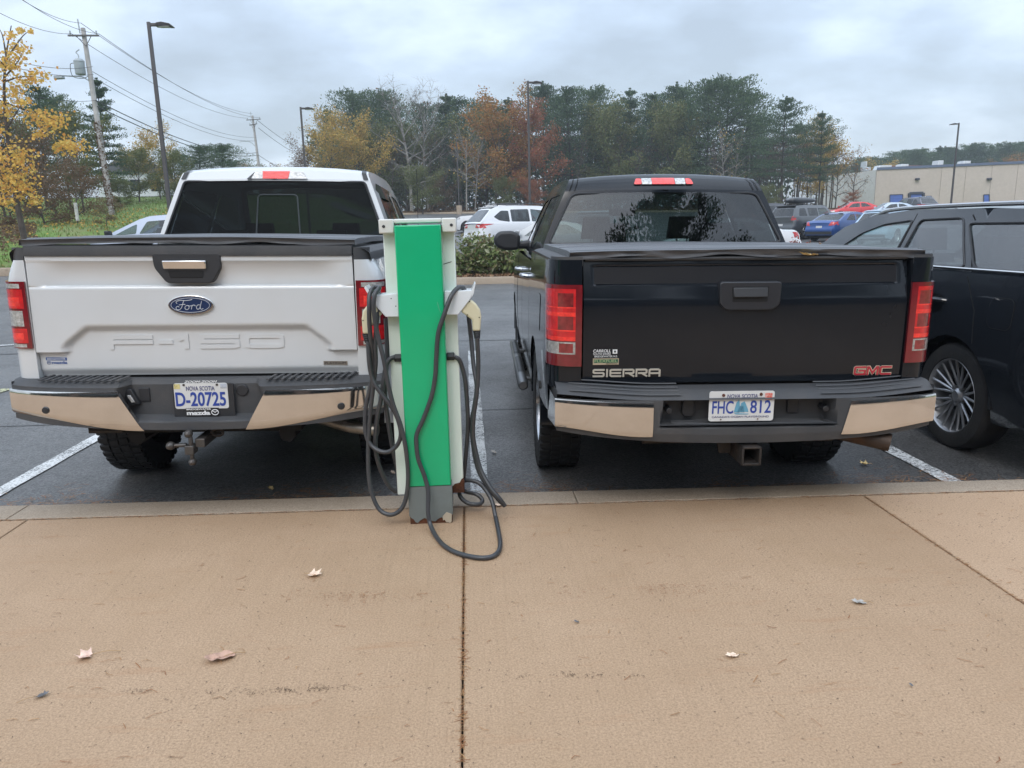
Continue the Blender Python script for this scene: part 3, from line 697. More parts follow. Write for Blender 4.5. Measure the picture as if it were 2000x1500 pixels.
def wheel(root, x, y, r, wd, spokes=5, rim=.66, sd=-1, rimmat=None, n=32, tread=False, style='plain'):
    """tyre with a child rim; sd says which way it faces"""
    tm = MB(); h = wd/2; rr = r*rim
    prof = [(rr*.97, -h*.8), (rr*1.02, -h*.95), (r*.86, -h), (r*.95, -h*.93), (r*.99, -h*.72), (r, -h*.4), (r, h*.4), (r*.99, h*.72), (r*.95, h*.93), (r*.86, h), (rr*1.02, h*.95), (rr*.97, h*.8)]
    tm.lathe(prof, (x, y, r), 'x', n)
    if tread:
        for k in range(44):
            a = 2*PI*k/44
            for q in range(4):
                b = a+.045*(q % 2); Mx = Matrix.Rotation(b, 3, 'X'); tm.obox(Vector((x-h*.72+q*h*.48, y, r))+Mx @ Vector((0, 0, r*1.0)), (h*.20, r*.045, .009), Mx)
            for e in (-1, 1):
                Mx = Matrix.Rotation(a, 3, 'X'); tm.obox(Vector((x+e*h*.92, y, r))+Mx @ Vector((0, 0, r*.965)), (h*.07, r*.04, .018), Mx)
    t = obj('wheel', tm, rubber, root)
    m = MB(); f = sd*h*.62
    m.lathe([(rr, f+sd*.03), (rr*.985, f+sd*.036), (rr*.95, f+sd*.02), (rr*.9, f-sd*.08), (rr*.85, -sd*h*.7)], (x, y, r), 'x', n, 0)
    m.lathe([(.001, f-sd*.13), (rr*.88, f-sd*.13)], (x, y, r), 'x', 20, 1)
    c = Vector((x, y, r))
    def sp(a, w0, w1, r0, r1, d0, d1, th=.02):
        Mx = Matrix.Rotation(a, 3, 'X'); P = []
        for (rad, w_, dd) in ((r0, w0, d0), (r1, w1, d1)):
            for e in (-1, 1): P.append(c+Vector((f+sd*dd, 0, 0))+Mx @ Vector((0, e*w_, rad)))
        Q = [p-Vector((sd*th, 0, 0)) for p in P]
        m.add(P+Q, [(0, 1, 3, 2), (4, 6, 7, 5), (0, 2, 6, 4), (1, 5, 7, 3), (2, 3, 7, 6), (0, 4, 5, 1)])
    if style == 'fine':
        for k in range(5):
            for j in range(4):
                a = 2*PI*(k+.12)/5+(j-1.5)*.314; a0 = 2*PI*(k+.12)/5+(j-1.5)*.16
                p0 = Matrix.Rotation(a0, 3, 'X') @ Vector((0, 0, rr*.22)); p1 = Matrix.Rotation(a0*.45+a*.55, 3, 'X') @ Vector((0, 0, rr*.42)); p2 = Matrix.Rotation(a, 3, 'X') @ Vector((0, 0, rr*.965))
                m.tube([c+p0+Vector((f-sd*.035, 0, 0)), c+p1+Vector((f-sd*.02, 0, 0)), c+(p1+p2)/2+Vector((f-sd*.006, 0, 0)), c+p2+Vector((f+sd*.012, 0, 0))], [rr*.042, rr*.038, rr*.034, rr*.036], 6)
            Mx = Matrix.Rotation(2*PI*(k+.5)/5, 3, 'X'); m.lathe([(.001, f-sd*.005), (.013, f-sd*.01), (.015, f-sd*.05)], c+Mx @ Vector((0, 0, rr*.24)), 'x', 8)
    else:
        for k in range(spokes):
            a = 2*PI*k/spokes
            if style == 'split':
                sp(a-.1, .028, .016, rr*.12, rr*.97, -.02, .008); sp(a+.1, .028, .016, rr*.12, rr*.97, -.02, .008)
            else: sp(a, .045, .03, rr*.12, rr*.97, -.02, .008)
    m.lathe([(.001, f+sd*.0), (rr*.13, f-sd*.002), (rr*.2, f-sd*.02), (rr*.22, f-sd*.07)], c, 'x', 14)
    obj('rim', m, [rimmat or brushed, dark], t)
    return t
def seats(root, yf, yr, zb, xs=(-.38, .38), rear=True, col_=None):
    def seat(x, y, h, wd=.24, hr=True):
        mb = MB(); mb.box(x-wd, x+wd, y, y+.5, zb, zb+.16); mb.prism([(x-wd, y-.02, zb+.1), (x+wd, y-.02, zb+.1), (x+wd*.85, y-.2, zb+h), (x-wd*.85, y-.2, zb+h)], (0, .13, 0))
        if hr: mb.prism([(x-.13, y-.19, zb+h+.03), (x+.13, y-.19, zb+h+.03), (x+.11, y-.2, zb+h+.22), (x-.11, y-.2, zb+h+.22)], (0, .1, 0)); mb.box(x-.05, x-.04, y-.15, y-.13, zb+h-.02, zb+h+.05); mb.box(x+.04, x+.05, y-.15, y-.13, zb+h-.02, zb+h+.05)
        return mb
    for x in xs: obj('seat', seat(x, yf, .62), col_ or seat_cloth, root, bevel=.03)
    if rear:
        mb = MB()
        for x in xs: mb2 = seat(x, yr, .56, .33); mb.add(mb2.v, mb2.f)
        obj('rear_seat', mb, col_ or seat_cloth, root, bevel=.03)
# ---------------------------------------------------------------- the two pickups
def corner_post(sd, xin, xout, dep, z0, z1, off=0.0, nu=10, nv=8, u0=0.0, u1=1.0, tuck=0.02, top=0.0):
    def fn(u, v):
        u = u0+(u1-u0)*u; a = u*PI/2; z = z0+(z1-z0)*v
        nx, ny = math.sin(a), -math.cos(a)
        t = tuck*(max(0, .9-z)/.5)**2+top*(max(0, z-1.39)/.11)**1.5*math.sin(a)
        # rounded square plan
        x = xin+(xout-xin)*math.sin(a)**.75; y = dep*(1-math.cos(a)**.75)
        return (sd*(x-t+nx*off), y+ny*off, z)
    return fn
def pickup(root, sp, body_m, sp_m):
    S = Shell(**sp['shell']); bw = S.W/2
    body = S.body(deck=[(sp['hood'], 99)], rearcap=False)
    zt = S.zb(0.2)
    for sd in (-1, 1):   # rear corner posts and rails
        body.patch(corner_post(sd, sp['gate_hw']+.006, S.xside(S.y0, 1.0), S.y0, sp['z_low'], sp['z_top']+.01, top=sp.get('top', 0)), 10, 20)
        body.patch(lambda u, v: (sd*(bw-S.bulge-.16*v), .08+1.72*u, S.zb(.3)+.012*math.sin(PI*min(1, v*2))), 8, 3)
        body.patch(lambda u, v: (sd*(sp['gate_hw']+.006), .0+.22*u, sp['z_low']+(sp['z_top']-sp['z_low'])*v), 1, 1)
    bo = obj('body', body, body_m, root, merge=.0008)
    cab, gl, sg = S.cabin(sp['sidewin'], {sp['rear_seg']: sp['rear_hole'], sp['ws_seg']: rrect(-.93, .93, .05, .97, .06)})
    cb = obj('cab', cab, body_m, root, merge=.0008)
    obj('rear_window', gl[sp['rear_seg']], sp['rear_glass'], cb); obj('windshield', gl[sp['ws_seg']], g_pale, cb)
    for pair in sg:
        for g in pair: objs('side_window', g, sp['side_glass'], cb)
    # window rubber
    fr = MB(); H_ = sp['rear_hole']; fr.tube([S.spt(sp['rear_seg'], t, u)+Vector((0, -.004, 0)) for u, t in H_], .009, 6, closed=True); obj('window_seal', fr, black_plastic, cb)
    un = MB(); un.box(-bw+.28, bw-.28, 1.9, S.L-.4, .40, .62); un.box(-bw+.06, bw-.06, sp['cab0'], 3.95, .3, .9)
    un.box(-bw+.1, -bw+.3, .2, 1.8, .75, 1.2); un.box(bw-.3, bw-.1, .2, 1.8, .75, 1.2); un.box(-bw+.3, bw-.3, .06, .12, .66, 1.2); un.box(-bw+.3, bw-.3, .1, 1.9, .72, .9)
    un.tube([(0, 1.2+0*1, .36), (0, 1.2, .36)], .01); un.tube([(-bw+.3, S.wh[0], S.rw), (bw-.3, S.wh[0], S.rw)], .055, 10); un.lathe([(.001, -.14), (.1, -.12), (.14, 0), (.1, .12), (.001, .14)], (0, S.wh[0], S.rw), 'y', 12)
    un.tube([(.42, .1, .52), (.42, 4, .45)], .05, 6); un.tube([(-.42, .1, .52), (-.42, 4, .45)], .05, 6); un.box(-.5, .5, .1, .2, .54, .62)
    obj('chassis', un, dark, root)
    dsh = MB(); dsh.box(-bw+.2, bw-.2, 3.55, 4.15, .9, 1.30); obj('dashboard', dsh, dark, root, bevel=.05)
    seats(root, 2.95, 2.22, .88)
    for k, y in enumerate(S.wh):
        for sd in (-1, 1): wheel(root, sd*(bw-.155), y, S.rw, .27, 6, .60, sd, tread=True, style='split' if sp['name'] == 'g' else 'plain')
    return S, bo, cb
def gate_panel(hw, z0, z1, depth, nu=150, nv=90, hwb=None):
    """tailgate skin as a relief: depth(x, z) pushes the surface forward (away from the viewer)"""
    mb = MB(); hwb = hwb or hw
    mb.patch(lambda u, v: ((2*u-1)*(hwb+(hw-hwb)*v), depth((2*u-1)*(hwb+(hw-hwb)*v), z0+(z1-z0)*v), z0+(z1-z0)*v), nu, nv)
    for sd in (-1, 1): mb.patch(lambda u, v: (sd*(hwb+(hw-hwb)*v), depth(sd*(hwb+(hw-hwb)*v), z0+(z1-z0)*v)+.05*u, z0+(z1-z0)*v), 2, 12)
    mb.patch(lambda u, v: ((2*u-1)*hwb, depth((2*u-1)*hwb, z0)+.05*v, z0), 20, 1); mb.patch(lambda u, v: ((2*u-1)*hw, depth((2*u-1)*hw, z1)+.07*v, z1), 60, 1)
    return mb
def plate(parent, x0, x1, z0, z1, y, rows, base=(0.62, 0.63, 0.62), tilt=0, frame=None, slant=0.0):
    pm = mat('plate_white', base, rough=0.35, var=0.05, vs=8)
    pb = MB(); V_, F_ = fill2d(rrect(x0, x1, z0, z1, .012), step=1)
    pb.prism([(a, y, b) for a, b in rrect(x0, x1, z0, z1, .012)], (0, .004, 0)); p = obj('licence_plate', pb, pm, parent)
    for txt, a, b, c, d, m_, bold, sh in rows:
        obj('plate_text', text_mesh(txt, x0+(x1-x0)*a, x0+(x1-x0)*b, z0+(z1-z0)*c, z0+(z1-z0)*d, y, .0016, bold, sh), m_, p, smooth=0)
    return p
ink_blue = mat('plate_blue_ink', (0.025, 0.06, 0.30), rough=0.4); ink_navy = mat('plate_navy_ink', (0.04, 0.05, 0.16), rough=0.4)
ink_white = mat('white_print', (0.75, 0.76, 0.76), rough=0.45); ink_black = mat('black_print', (0.012, 0.012, 0.014), rough=0.4)

# ---- white pickup -----------------------------------------------------------
white_p = paint('white_truck_paint', (0.60, 0.62, 0.63), rough=0.3, dirt=(0.50, 0.485, 0.455), ds=1.6, da=0.30)
wt = thing('pickup_truck', 'white pickup truck with white blue lettered plate D-20725, left of the green charger', 'pickup truck', (-1.495, 4.05, -0.14), (0, R(1.25), 0), group='pickup trucks parked tail to the pavement')
W_sil = [(1.79, 1.44), (1.80, 1.575), (1.915, 2.035), (1.945, 2.085), (2.03, 2.11), (2.4, 2.12), (3.2, 2.11), (3.5, 2.06), (4.3, 1.48)]
W = dict(name='w', top=.05, shell=dict(W=2.02, L=5.9, y0=.15, belt=[(0, 1.50), (1.75, 1.50), (1.8, 1.46), (4.2, 1.46), (5.0, 1.40), (5.6, 1.32), (5.9, 1.1)], sill=[(0, .62), (.9, .6), (1.9, .42), (4, .42), (5.3, .45), (5.9, .5)],
        wheels=(1.2, 4.9), rw=.42, arch=.085, rr=.3, ra=.012, fr=.7, fa=.22, sil=W_sil, tum=.30, gin=.012, bulge=.06, low=.06, crown=.035, taper=.03, step=.12), hood=4.2, gate_hw=.848, z_low=.80, z_top=1.50, cab0=1.85,
        sidewin=[rpoly([(2.0, 1.53), (2.9, 1.53), (2.9, 1.97), (2.1, 1.97)], .08), rpoly([(3.0, 1.53), (3.95, 1.53), (3.5, 1.95), (3.0, 1.97)], .06)],
        rear_seg=1, rear_hole=rpoly([(-.955, .0), (.955, .0), (.935, .97), (-.935, .97)], .04), ws_seg=7, rear_glass=glass('smoked_glass', (0.08, 0.10, 0.10), mixf=.35, refl=.006), side_glass=g_dark)
WS, wbody, wcab = pickup(wt, W, white_p, None)
def w_depth(x, z):
    d = 0.0
    if z > 1.22: t = (z-1.24)/.255; d += .042*smooth01((z-1.225)/.05) if False else 0
    # top lip overhangs a concave band above the crease at 1.38
    if z > 1.372:
        t = (z-1.372)/(1.535-1.372); k = smooth01((bw_ - abs(x))/.22)
        d += .034*k*(1-min(1, t/.80)**3) - (.004 if t > .80 else 0)
    elif z > 1.366: d += .004
    # pressed recess with sloping top bank
    hx = .70 if z > 1.13 else 0
    top = 1.165;  k1 = smooth01((1.172-z)/.05)                      # bank 1.172 -> 1.115
    edge = .60+.115*smooth01((1.165-z)/.13); k2 = smooth01((edge+.012-abs(x))/.05)
    if z > 1.022: d += .030*k1*k2
    else: d += .030*(1-smooth01((1.022-z)/.012))*k2 + .030*smooth01((1.022-z)/.012)
    if z < .93: d += .02*smooth01((.93-z)/.05)
    return d
bw_ = .845
wg = obj('tailgate', gate_panel(.845, .885, 1.535, w_depth, hwb=.852), white_p, wt)
cap = MB(); cap.patch(lambda u, v: ((2*u-1)*.846, [-.010, -.012, -.006, .03, .09][round(v*4)], [1.530, 1.545, 1.582, 1.590, 1.590][round(v*4)]), 30, 4)
for sd in (-1, 1):   # rail caps on the bed sides
    cap.patch(lambda u, v: (sd*(.852+.085*min(1, v*1.4)+.003*v), .005+.04*v*v+1.78*u, 1.575-.075*v**2.5+.0*u), 20, 6)
    cap.patch(lambda u, v: (sd*(.852+.082*u), .0+.05*u*u, 1.50+.075*v-.0*u), 6, 3)
obj('tailgate_trim', cap, grey_plastic, wg)
hb = MB(); hb.prism([(x, -.012, z) for x, z in rpoly([(-.195, 1.545), (.160, 1.545), (.155, 1.47), (.105, 1.388), (-.130, 1.388), (-.19, 1.47)], .02)], (0, .05, 0))
ho = obj('handle_bezel', hb, black_plastic, wg, bevel=.006)
hh = MB(); hh.prism([(-.142, -.03, 1.508), (.086, -.03, 1.508), (.084, -.024, 1.462), (-.138, -.024, 1.462)], (0, .03, 0)); obj('handle', hh, chrome, wg, bevel=.006)
hh = MB(); hh.prism([(-.12, -.014, 1.455), (.07, -.014, 1.455), (.06, -.014, 1.415), (-.11, -.014, 1.415)], (0, .01, 0)); obj('handle_recess', hh, dark, wg, bevel=.004)
# oval badge with script
bx, bz = -.017, 1.272
bd = MB(); bd.prism([(bx+.119*math.cos(a*PI/16), -.012, bz+.053*math.sin(a*PI/16)) for a in range(32)], (0, .02, 0)); badge = obj('badge', bd, chrome, wg, bevel=.003)
bd = MB(); bd.prism([(bx+.109*math.cos(a*PI/16), -.0155, bz+.0445*math.sin(a*PI/16)) for a in range(32)], (0, .01, 0)); obj('badge_face', bd, mat('badge_navy', (0.012, 0.03, 0.09), rough=0.2, coat=1), badge)
bd = MB(); bd.tube([(bx+.101*math.cos(a*PI/16), -.0165, bz+.0385*math.sin(a*PI/16)) for a in range(32)], .0012, 5, closed=True)
SCR = [[(-58, 8), (-62, 14), (-55, 20), (-38, 23), (-20, 22), (0, 24), (10, 27)], [(-27, 22), (-33, 8), (-40, -10), (-50, -19), (-62, -18), (-64, -9), (-56, -4), (-50, -8)], [(-50, 2), (-36, 4), (-22, 5)],
       [(-12, 0), (-22, -4), (-25, -14), (-17, -19), (-8, -14), (-7, -5), (-12, 0), (-3, -3), (4, -1)], [(7, 1), (5, -9), (3, -18)], [(6, -5), (12, 1), (20, 0), (21, -4)], [(42, 2), (32, 1), (26, -8), (29, -17), (38, -15), (44, -3), (51, 20)], [(47, 6), (43, -10), (47, -18), (56, -14)]]
for st in SCR: bd.tube(spline([(bx+.00118*a, -.0162, bz+.00118*b-.001) for a, b in st], 5), .0017, 5)
obj('badge_script', bd, mat('badge_silver', (0.55, 0.57, 0.6), rough=.4), badge)
# raised model lettering in body colour
lt = MB(); stroke_text(lt, 'F-150', -.478, .452, 1.030, 1.108, lambda a, b: w_depth(a, b), .005, .022, gap=.14, widths={'-': .36, '1': .42, 'F': 1.1}); obj('embossed_lettering', lt, white_p, wg, smooth=0)
tp = MB(); tp.prism([(.66, w_depth(.7, .94)-.003, .955), (.79, w_depth(.7, .94)-.003, .953), (.79, w_depth(.7, .94)-.003, .931), (.66, w_depth(.7, .94)-.003, .933)], (0, .01, 0)); pb_ = obj('trim_badge', tp, mat('satin_silver', (0.3, 0.29, 0.27), metal=.8, rough=.35), wg)
obj('badge_lettering', text_mesh('PLATINUM', .667, .783, .937, .949, w_depth(.7, .94)-.003, .001, 0), ink_black, pb_, smooth=0)
yd = w_depth(-.75, .96)-.002
dl = MB(); dl.prism([(-.822, yd, .990), (-.713, yd, .988), (-.713, yd, .972), (-.822, yd, .974)], (0, .004, 0)); dd = obj('dealer_sticker', dl, mat('sticker_blue', (0.05, 0.11, 0.30), rough=.4), wg)
obj('sticker_lettering', text_mesh('BRIDGEWATER', -.815, -.72, .976, .986, yd, .001, 0), ink_white, dd, smooth=0)
obj('sticker_lettering', text_mesh('mazda', -.793, -.713, .953, .969, yd+.003, .003, .02), MATS['sticker_blue'], dd, smooth=0)
eb = MB(); ex, ez = -.808, .961
eb.tube([(ex+.010*math.cos(a*PI/8), yd, ez+.008*math.sin(a*PI/8)) for a in range(16)], .0012, 4, closed=True); eb.tube([(ex-.008, yd, ez+.003), (ex-.003, yd, ez+.003), (ex, yd, ez-.002), (ex+.003, yd, ez+.003), (ex+.008, yd, ez+.003)], .0012, 4); obj('sticker_emblem', eb, MATS['sticker_blue'], dd)
# tail lights: red housing wrapping the corner, with clear windows
def tail_light(root, sd, xin, xout, dep, z0, z1, bands, off=.012):
    """bands: (z fraction from, to, u from, to, material index) drawn over a deep red housing"""
    def mf(u, v):
        for a, b, c, d, m_ in bands:
            if a <= v <= b and c <= u <= d: return m_
        return 0
    mb = MB(); nv = 60; fn = corner_post(sd, xin, xout, dep, z0, z1, off)
    def f2(u, v):
        p = Vector(fn(u, v)); m_ = mf(u, v)
        return p
    mb.patch(f2, 28, nv, mf=mf)
    for v in (0, 1): mb.patch(lambda a, b: Vector(corner_post(sd, xin, xout, dep, z0, z1, off*(1-b)-.004*b)(a, v)), 20, 1)
    mb.patch(lambda a, b: Vector(corner_post(sd, xin, xout, dep, z0, z1, off*(1-a))(0, b)), 1, 20)
    mb.patch(lambda a, b: Vector(corner_post(sd, xin, xout, dep, z0, z1, off*(1-a))(1, b)), 1, 20)
    return obj('tail_light', mb, [deep_red_lens, red_lens, bright_red_lens, clear_lens, mat('smoked_bulb', (0.20, 0.02, 0.022), rough=.15, coat=1, var=.4, vs=30)], root)
for sd in (-1, 1):
    tail_light(wt, sd, .86, WS.xside(.15, 1.0), .15, 1.045, 1.40, [(.90, .96, .06, .8, 3), (.64, .76, .12, .5, 2), (.34, .57, .06, .55, 3), (.14, .24, .12, .5, 2), (.02, .07, .06, .7, 3), (.08, .30, .05, .85, 1), (.60, .89, .05, .85, 1)])
# brake lamp on the roof edge
def strip_lamp(root, S, seg, x0, x1, parts, name='brake_lamp', t0=.1, t1=.9, hs=.02):
    mb = MB()
    def pt(x, z, lift): # ray onto the rear skin
        h = S.tree.ray_cast(Vector((x, -5, z)), Vector((0, 1, 0)))[0]; return (h or Vector((x, S.sil[seg][0], z)))+Vector((0, -lift, 0))
    return pt
WS.bvh(); GSdummy = None
def lampbox(root, S, poly_parts, lift=.018):
    mats_ = []; mb = MB()
    for poly, m_ in poly_parts:
        if m_ not in mats_: mats_.append(m_)
        V_, F_ = fill2d(poly, step=.03); P = []
        for a, b in V_:
            h = S.tree.ray_cast(Vector((a, -5, b)), Vector((0, 1, 0)))[0]; P.append((h or Vector((a, 1.95, b)))+Vector((0, -lift, 0)))
        mb.add(P, F_, mats_.index(m_))
        n = len(resample(poly, .03)); B = [p+Vector((0, lift+.02, 0)) for p in P[:n]]
        mb.add(P[:n]+B, [(i, i+n, (i+1) % n+n, (i+1) % n) for i in range(n)], mats_.index(m_))
    return obj('brake_lamp', mb, mats_, root, smooth=30)
lampbox(wcab, WS, [(rpoly([(-.17, 2.045), (-.085, 2.045), (-.085, 2.098), (-.145, 2.098)], .006), clear_lens), (rpoly([(-.083, 2.045), (.105, 2.045), (.115, 2.102), (-.093, 2.102)], .004), bright_red_lens), (rpoly([(.107, 2.045), (.25, 2.045), (.215, 2.098), (.117, 2.098)], .006), clear_lens),
     (rpoly([(-.205, 2.04), (-.173, 2.04), (-.15, 2.095)], .004), grey_plastic)])
# sliding centre pane, roof joint strips
sl = MB(); sl.tube([WS.spt(1, t, u)+Vector((0, -.007, 0)) for u, t in rrect(-.155, .225, .06, .74, .045)], .006, 5, closed=True); obj('sliding_pane', sl, mat('pane_edge', (0.035, 0.04, 0.042), rough=.3), wcab)
js = MB()
for sd in (-1, 1): js.patch(lambda u, v: WS.spt(2+int(min(1.999, u*2)), (u*2) % 1 if u < 1 else 1, sd*(.93+.05*v))+Vector((0, -.006, .004)), 8, 1)
objs('roof_strip', js, black_plastic, wcab)
# window visors, mirror, antenna, door seams and handles on the flanks
for sd, s_ in ((1, 'R'), (-1, 'L')):
    vz = MB(); vz.patch(lambda u, v: (sd*(WS.gx(2.0+.9*u, 1.99)+.008+.03*v*math.sin(PI*u)), 2.0+.9*u, 2.02-.10*v-.02*u), 12, 3); obj('window_visor', vz, mat('smoke_plastic', (0.03, 0.032, 0.035), rough=.15, coat=1), wcab)
    dh = MB(); dh.box(sd*(.995)-.02, sd*(.995)+.02, 2.15, 2.35, 1.31, 1.335); dh.box(sd*(.995)-.02, sd*(.995)+.02, 3.15, 3.35, 1.31, 1.335); objs('door_handle', dh, chrome, wt, bevel=.006)
    mm = MB(); mm.prism([(sd*x, 3.75, z) for x, z in rpoly([(1.04, 1.36), (1.24, 1.36), (1.25, 1.58), (1.05, 1.57)], .05)], (0, .16, 0)); mm.box(min(sd*.93, sd*1.12), max(sd*.93, sd*1.06), 3.8, 3.88, 1.40, 1.46); obj('mirror', mm, black_plastic, wt, bevel=.02)
    sm_ = MB()
    for P in ([(1.82, .62), (1.82, 1.44)], [(2.95, .45), (2.95, 1.45)], [(4.05, .5), (4.0, 1.45)]): WS.decal(linepoly(P, .012), s_, mb=sm_, eps=.002)
    objs('door_seam', sm_, black_gap, wt, smooth=0)
an = MB(); an.tube([(.93, 4.3, 1.45), (.93, 4.25, 2.3)], .003, 5); obj('antenna', an, black_plastic, wt)
# bed cover with a bowed, slightly creased edge
def bed_cover(root, hw, y0, y1, z, m_, wr=.006, drop=.030, seed=0):
    mb = MB()
    def h(x, y): return z+.012*(1-(x/hw)**2)+.004*noise.noise((x*2+seed, y*1.5, seed))-.006*smooth01((.12-(y-y0))/.12)
    mb.patch(lambda u, v: ((2*u-1)*hw, y0+(y1-y0)*v, h((2*u-1)*hw, y0+(y1-y0)*v)), 60, 30)
    def edge(u, v): x = (2*u-1)*hw; return (x, y0+.012*(v-.5)+.008*math.sin(3*v)+wr*noise.noise((x*7+seed, v*3, 1)), h(x, y0)-drop*v*(1+.5*noise.noise((x*4+seed, 3, 2))))
    mb.patch(edge, 60, 4)
    for sd in (-1, 1): mb.patch(lambda u, v: (sd*(hw+.004*v), y0+(y1-y0)*u, h(sd*hw, y0+(y1-y0)*u)-drop*v), 30, 2)
    # bars of the folding sections
    for k in (0, .33, .66): mb.patch(lambda u, v: ((2*u-1)*hw*.99, y0+(y1-y0)*k+.05+.03*v, h((2*u-1)*hw, y0+(y1-y0)*k+.06)+.006*math.sin(PI*v)), 40, 4)
    return obj('bed_cover', mb, m_, root, smooth=60)
bed_cover(wt, .862, -.0, 1.76, 1.622, vinyl, seed=3)
# bumper: plastic beam with tread pads, a deep number plate well and two chrome wings
def beam_y(x, c=-.15, sweep=.11, hw=1.0): return c+sweep*(abs(x)/hw)**5+.02*(x/hw)**2
def w_well(x): return smooth01((.36-abs(x+.02))/.10)     # plate well with sloping cheeks
bp_ = MB()
def wb_face(u, v):
    x = (2*u-1)*.985; zt_ = .852+.0*x; zb_ = .62+.05*(abs(x)/.98)**2; z = zb_+(zt_-zb_)*v
    top = .64+.0*x; wl = smooth01((.33+.16*(1-(z-.66)/.2) - abs(x+.015))/.05) if False else smooth01(((.43-.30*(z-.66))-abs(x+.015))/.045)*smooth01((z-.665)/.02)
    return (x, beam_y(x)+.09*wl, z)
bp_.patch(wb_face, 160, 40)
bp_.patch(lambda u, v: ((2*u-1)*.985, beam_y((2*u-1)*.985)+(.17-.02)*v+.09*smooth01((.37-abs((2*u-1)*.985+.015))/.045)*(1-v), .852+.028*smooth01(v*3)), 160, 4)
bp_.patch(lambda u, v: ((2*u-1)*.985, beam_y((2*u-1)*.985)+.12*v, .62+.05*(abs(2*u-1))**2), 60, 1)
for sd in (-1, 1): bp_.patch(lambda u, v: (sd*(.985+.0*u), beam_y(.985)+.3*u, .68+.19*v), 3, 3)
wbp = obj('bumper', bp_, grey_plastic, wt)
pad = MB()
for sd in (-1, 1):
    for k in range(12):
        x = sd*(.42+k*.038)-.03*sd; y = beam_y(x)
        pad.prism([(x-.008, y+.015, .884), (x+.010, y+.015, .884), (x+.034, y+.115, .892), (x+.016, y+.115, .892)], (0, 0, .006))
objs('step_tread', pad, grey_plastic, wbp, bevel=.002)
def wing(sd, x_in_top, x_in_bot, xo, zt_, zb_in, zb_out, th=.012, c=-.15):
    def fn(u, v):
        xi = x_in_bot+(x_in_top-x_in_bot)*v; a = u**.8 
        x = xi+(xo-xi)*u; zb_ = zb_in+(zb_out-zb_in)*smooth01(u*1.05); z = zb_+(zt_-zb_)*v
        rnd = .012*(math.sin(PI*v)**.25)*.45
        return (sd*x, beam_y(x, c)-th-rnd+.03*max(0, .15-v)*2, z)
    mb = MB(); mb.patch(fn, 40, 12, flip=(sd < 0))
    for v in (0, 1): mb.patch(lambda a, b: Vector(fn(a, v))+Vector((0, .03*b, 0)), 40, 1)
    mb.patch(lambda a, b: Vector(fn(1, b))+Vector((0, .25*a, 0)), 3, 6); mb.patch(lambda a, b: Vector(fn(0, b))+Vector((0, .03*a, 0)), 1, 6)
    return mb
for sd in (-1, 1):
    wg_ = obj('chrome_wing', wing(sd, .385, .265, .995, .833, .618, .70), chrome, wbp)
    ss = MB(); x = sd*.770; ss.lathe([(.001, -.002), (.017, 0), (.021, .012)], (x, beam_y(.77)-.026, .733), 'y', 16); obj('parking_sensor', ss, black_plastic, wbp)
hd = MB()
for x in (-.38, .36): hd.lathe([(.001, -.005), (.03, 0), (.036, .02)], (x, beam_y(x)+.02, .655), 'y', 14)
hd.prism([(-.40, -.085, .83), (-.34, -.085, .83), (-.305, -.085, .75), (-.355, -.085, .74)], (0, .05, 0)); hd.prism([(-.31, -.067, .835), (-.255, -.067, .835), (-.255, -.067, .76), (-.31, -.067, .76)], (0, .03, 0)); hd.lathe([(.001, 0), (.032, 0), (.034, .03)], (.235, -.068, .815), 'y', 16)
objs('socket_cover', hd, black_plastic, wbp, bevel=.004)
lp = MB(); lp.prism([(-.365, -.092, .80), (-.345, -.092, .80), (-.325, -.092, .76), (-.345, -.092, .76)], (0, .02, 0)); obj('plate_lamp', lp, clear_lens, wbp, bevel=.003)
fr = MB(); fr.prism([(x, -.088, z) for x, z in rrect(-.125, .195, .672, .858, .012)], (0, .012, 0)); pf = obj('plate_frame', fr, black_plastic, wbp)
pl = plate(wbp, -.116, .166, .722, .862, -.091, [('NOVA SCOTIA', .23, .76, .71, .88, ink_navy, .008, 0), ('D-20725', .02, .955, .09, .655, ink_blue, .022, 0)])
obj('frame_lettering', text_mesh('ZOOM-ZOOM', -.06, .115, .864, .876, -.090, .001, .02, .35), ink_white, pf, smooth=0)
bar = MB(); bar.prism([(-.062, -.0935, .726), (.112, -.0935, .726), (.112, -.0935, .678), (-.062, -.0935, .678)], (0, .004, 0)); br_ = obj('frame_bar', bar, ink_black, pf)
obj('frame_lettering', text_mesh('BRIDGEWATER', -.058, .072, .715, .724, -.0938, .001, .02), ink_white, pf, smooth=0); obj('frame_lettering', text_mesh('mazda', -.058, .066, .687, .711, -.0938, .001, .045), ink_white, pf, smooth=0)
eb = MB(); ex, ez = .092, .702
eb.tube([(ex+.018*math.cos(a*PI/12), -.0955, ez+.0145*math.sin(a*PI/12)) for a in range(24)], .0024, 5, closed=True); eb.tube([(ex-.016, -.0955, ez+.006), (ex-.006, -.0955, ez+.005), (ex, -.0955, ez-.003), (ex+.006, -.0955, ez+.005), (ex+.016, -.0955, ez+.006)], .0022, 5); obj('frame_emblem', eb, ink_white, pf)
for x, c_ in ((-.098, (0.62, 0.55, 0.25)), (.146, (0.45, 0.5, 0.58))):
    st = MB(); st.prism([(x-.016, -.0925, .858), (x+.016, -.0925, .858), (x+.016, -.0925, .832), (x-.016, -.0925, .832)], (0, .002, 0)); obj('plate_sticker', st, mat('sticker_%d' % int(x*1000+200), c_, rough=.5, dirt=(.2, .15, .05), ds=60, da=.8), pl)
sc_ = MB()
for x in (-.062, .112): sc_.lathe([(.001, -.003), (.006, -.002), (.007, .004)], (x, -.092, .853), 'y', 10)
objs('plate_screw', sc_, dirty if False else rustdark, pl)
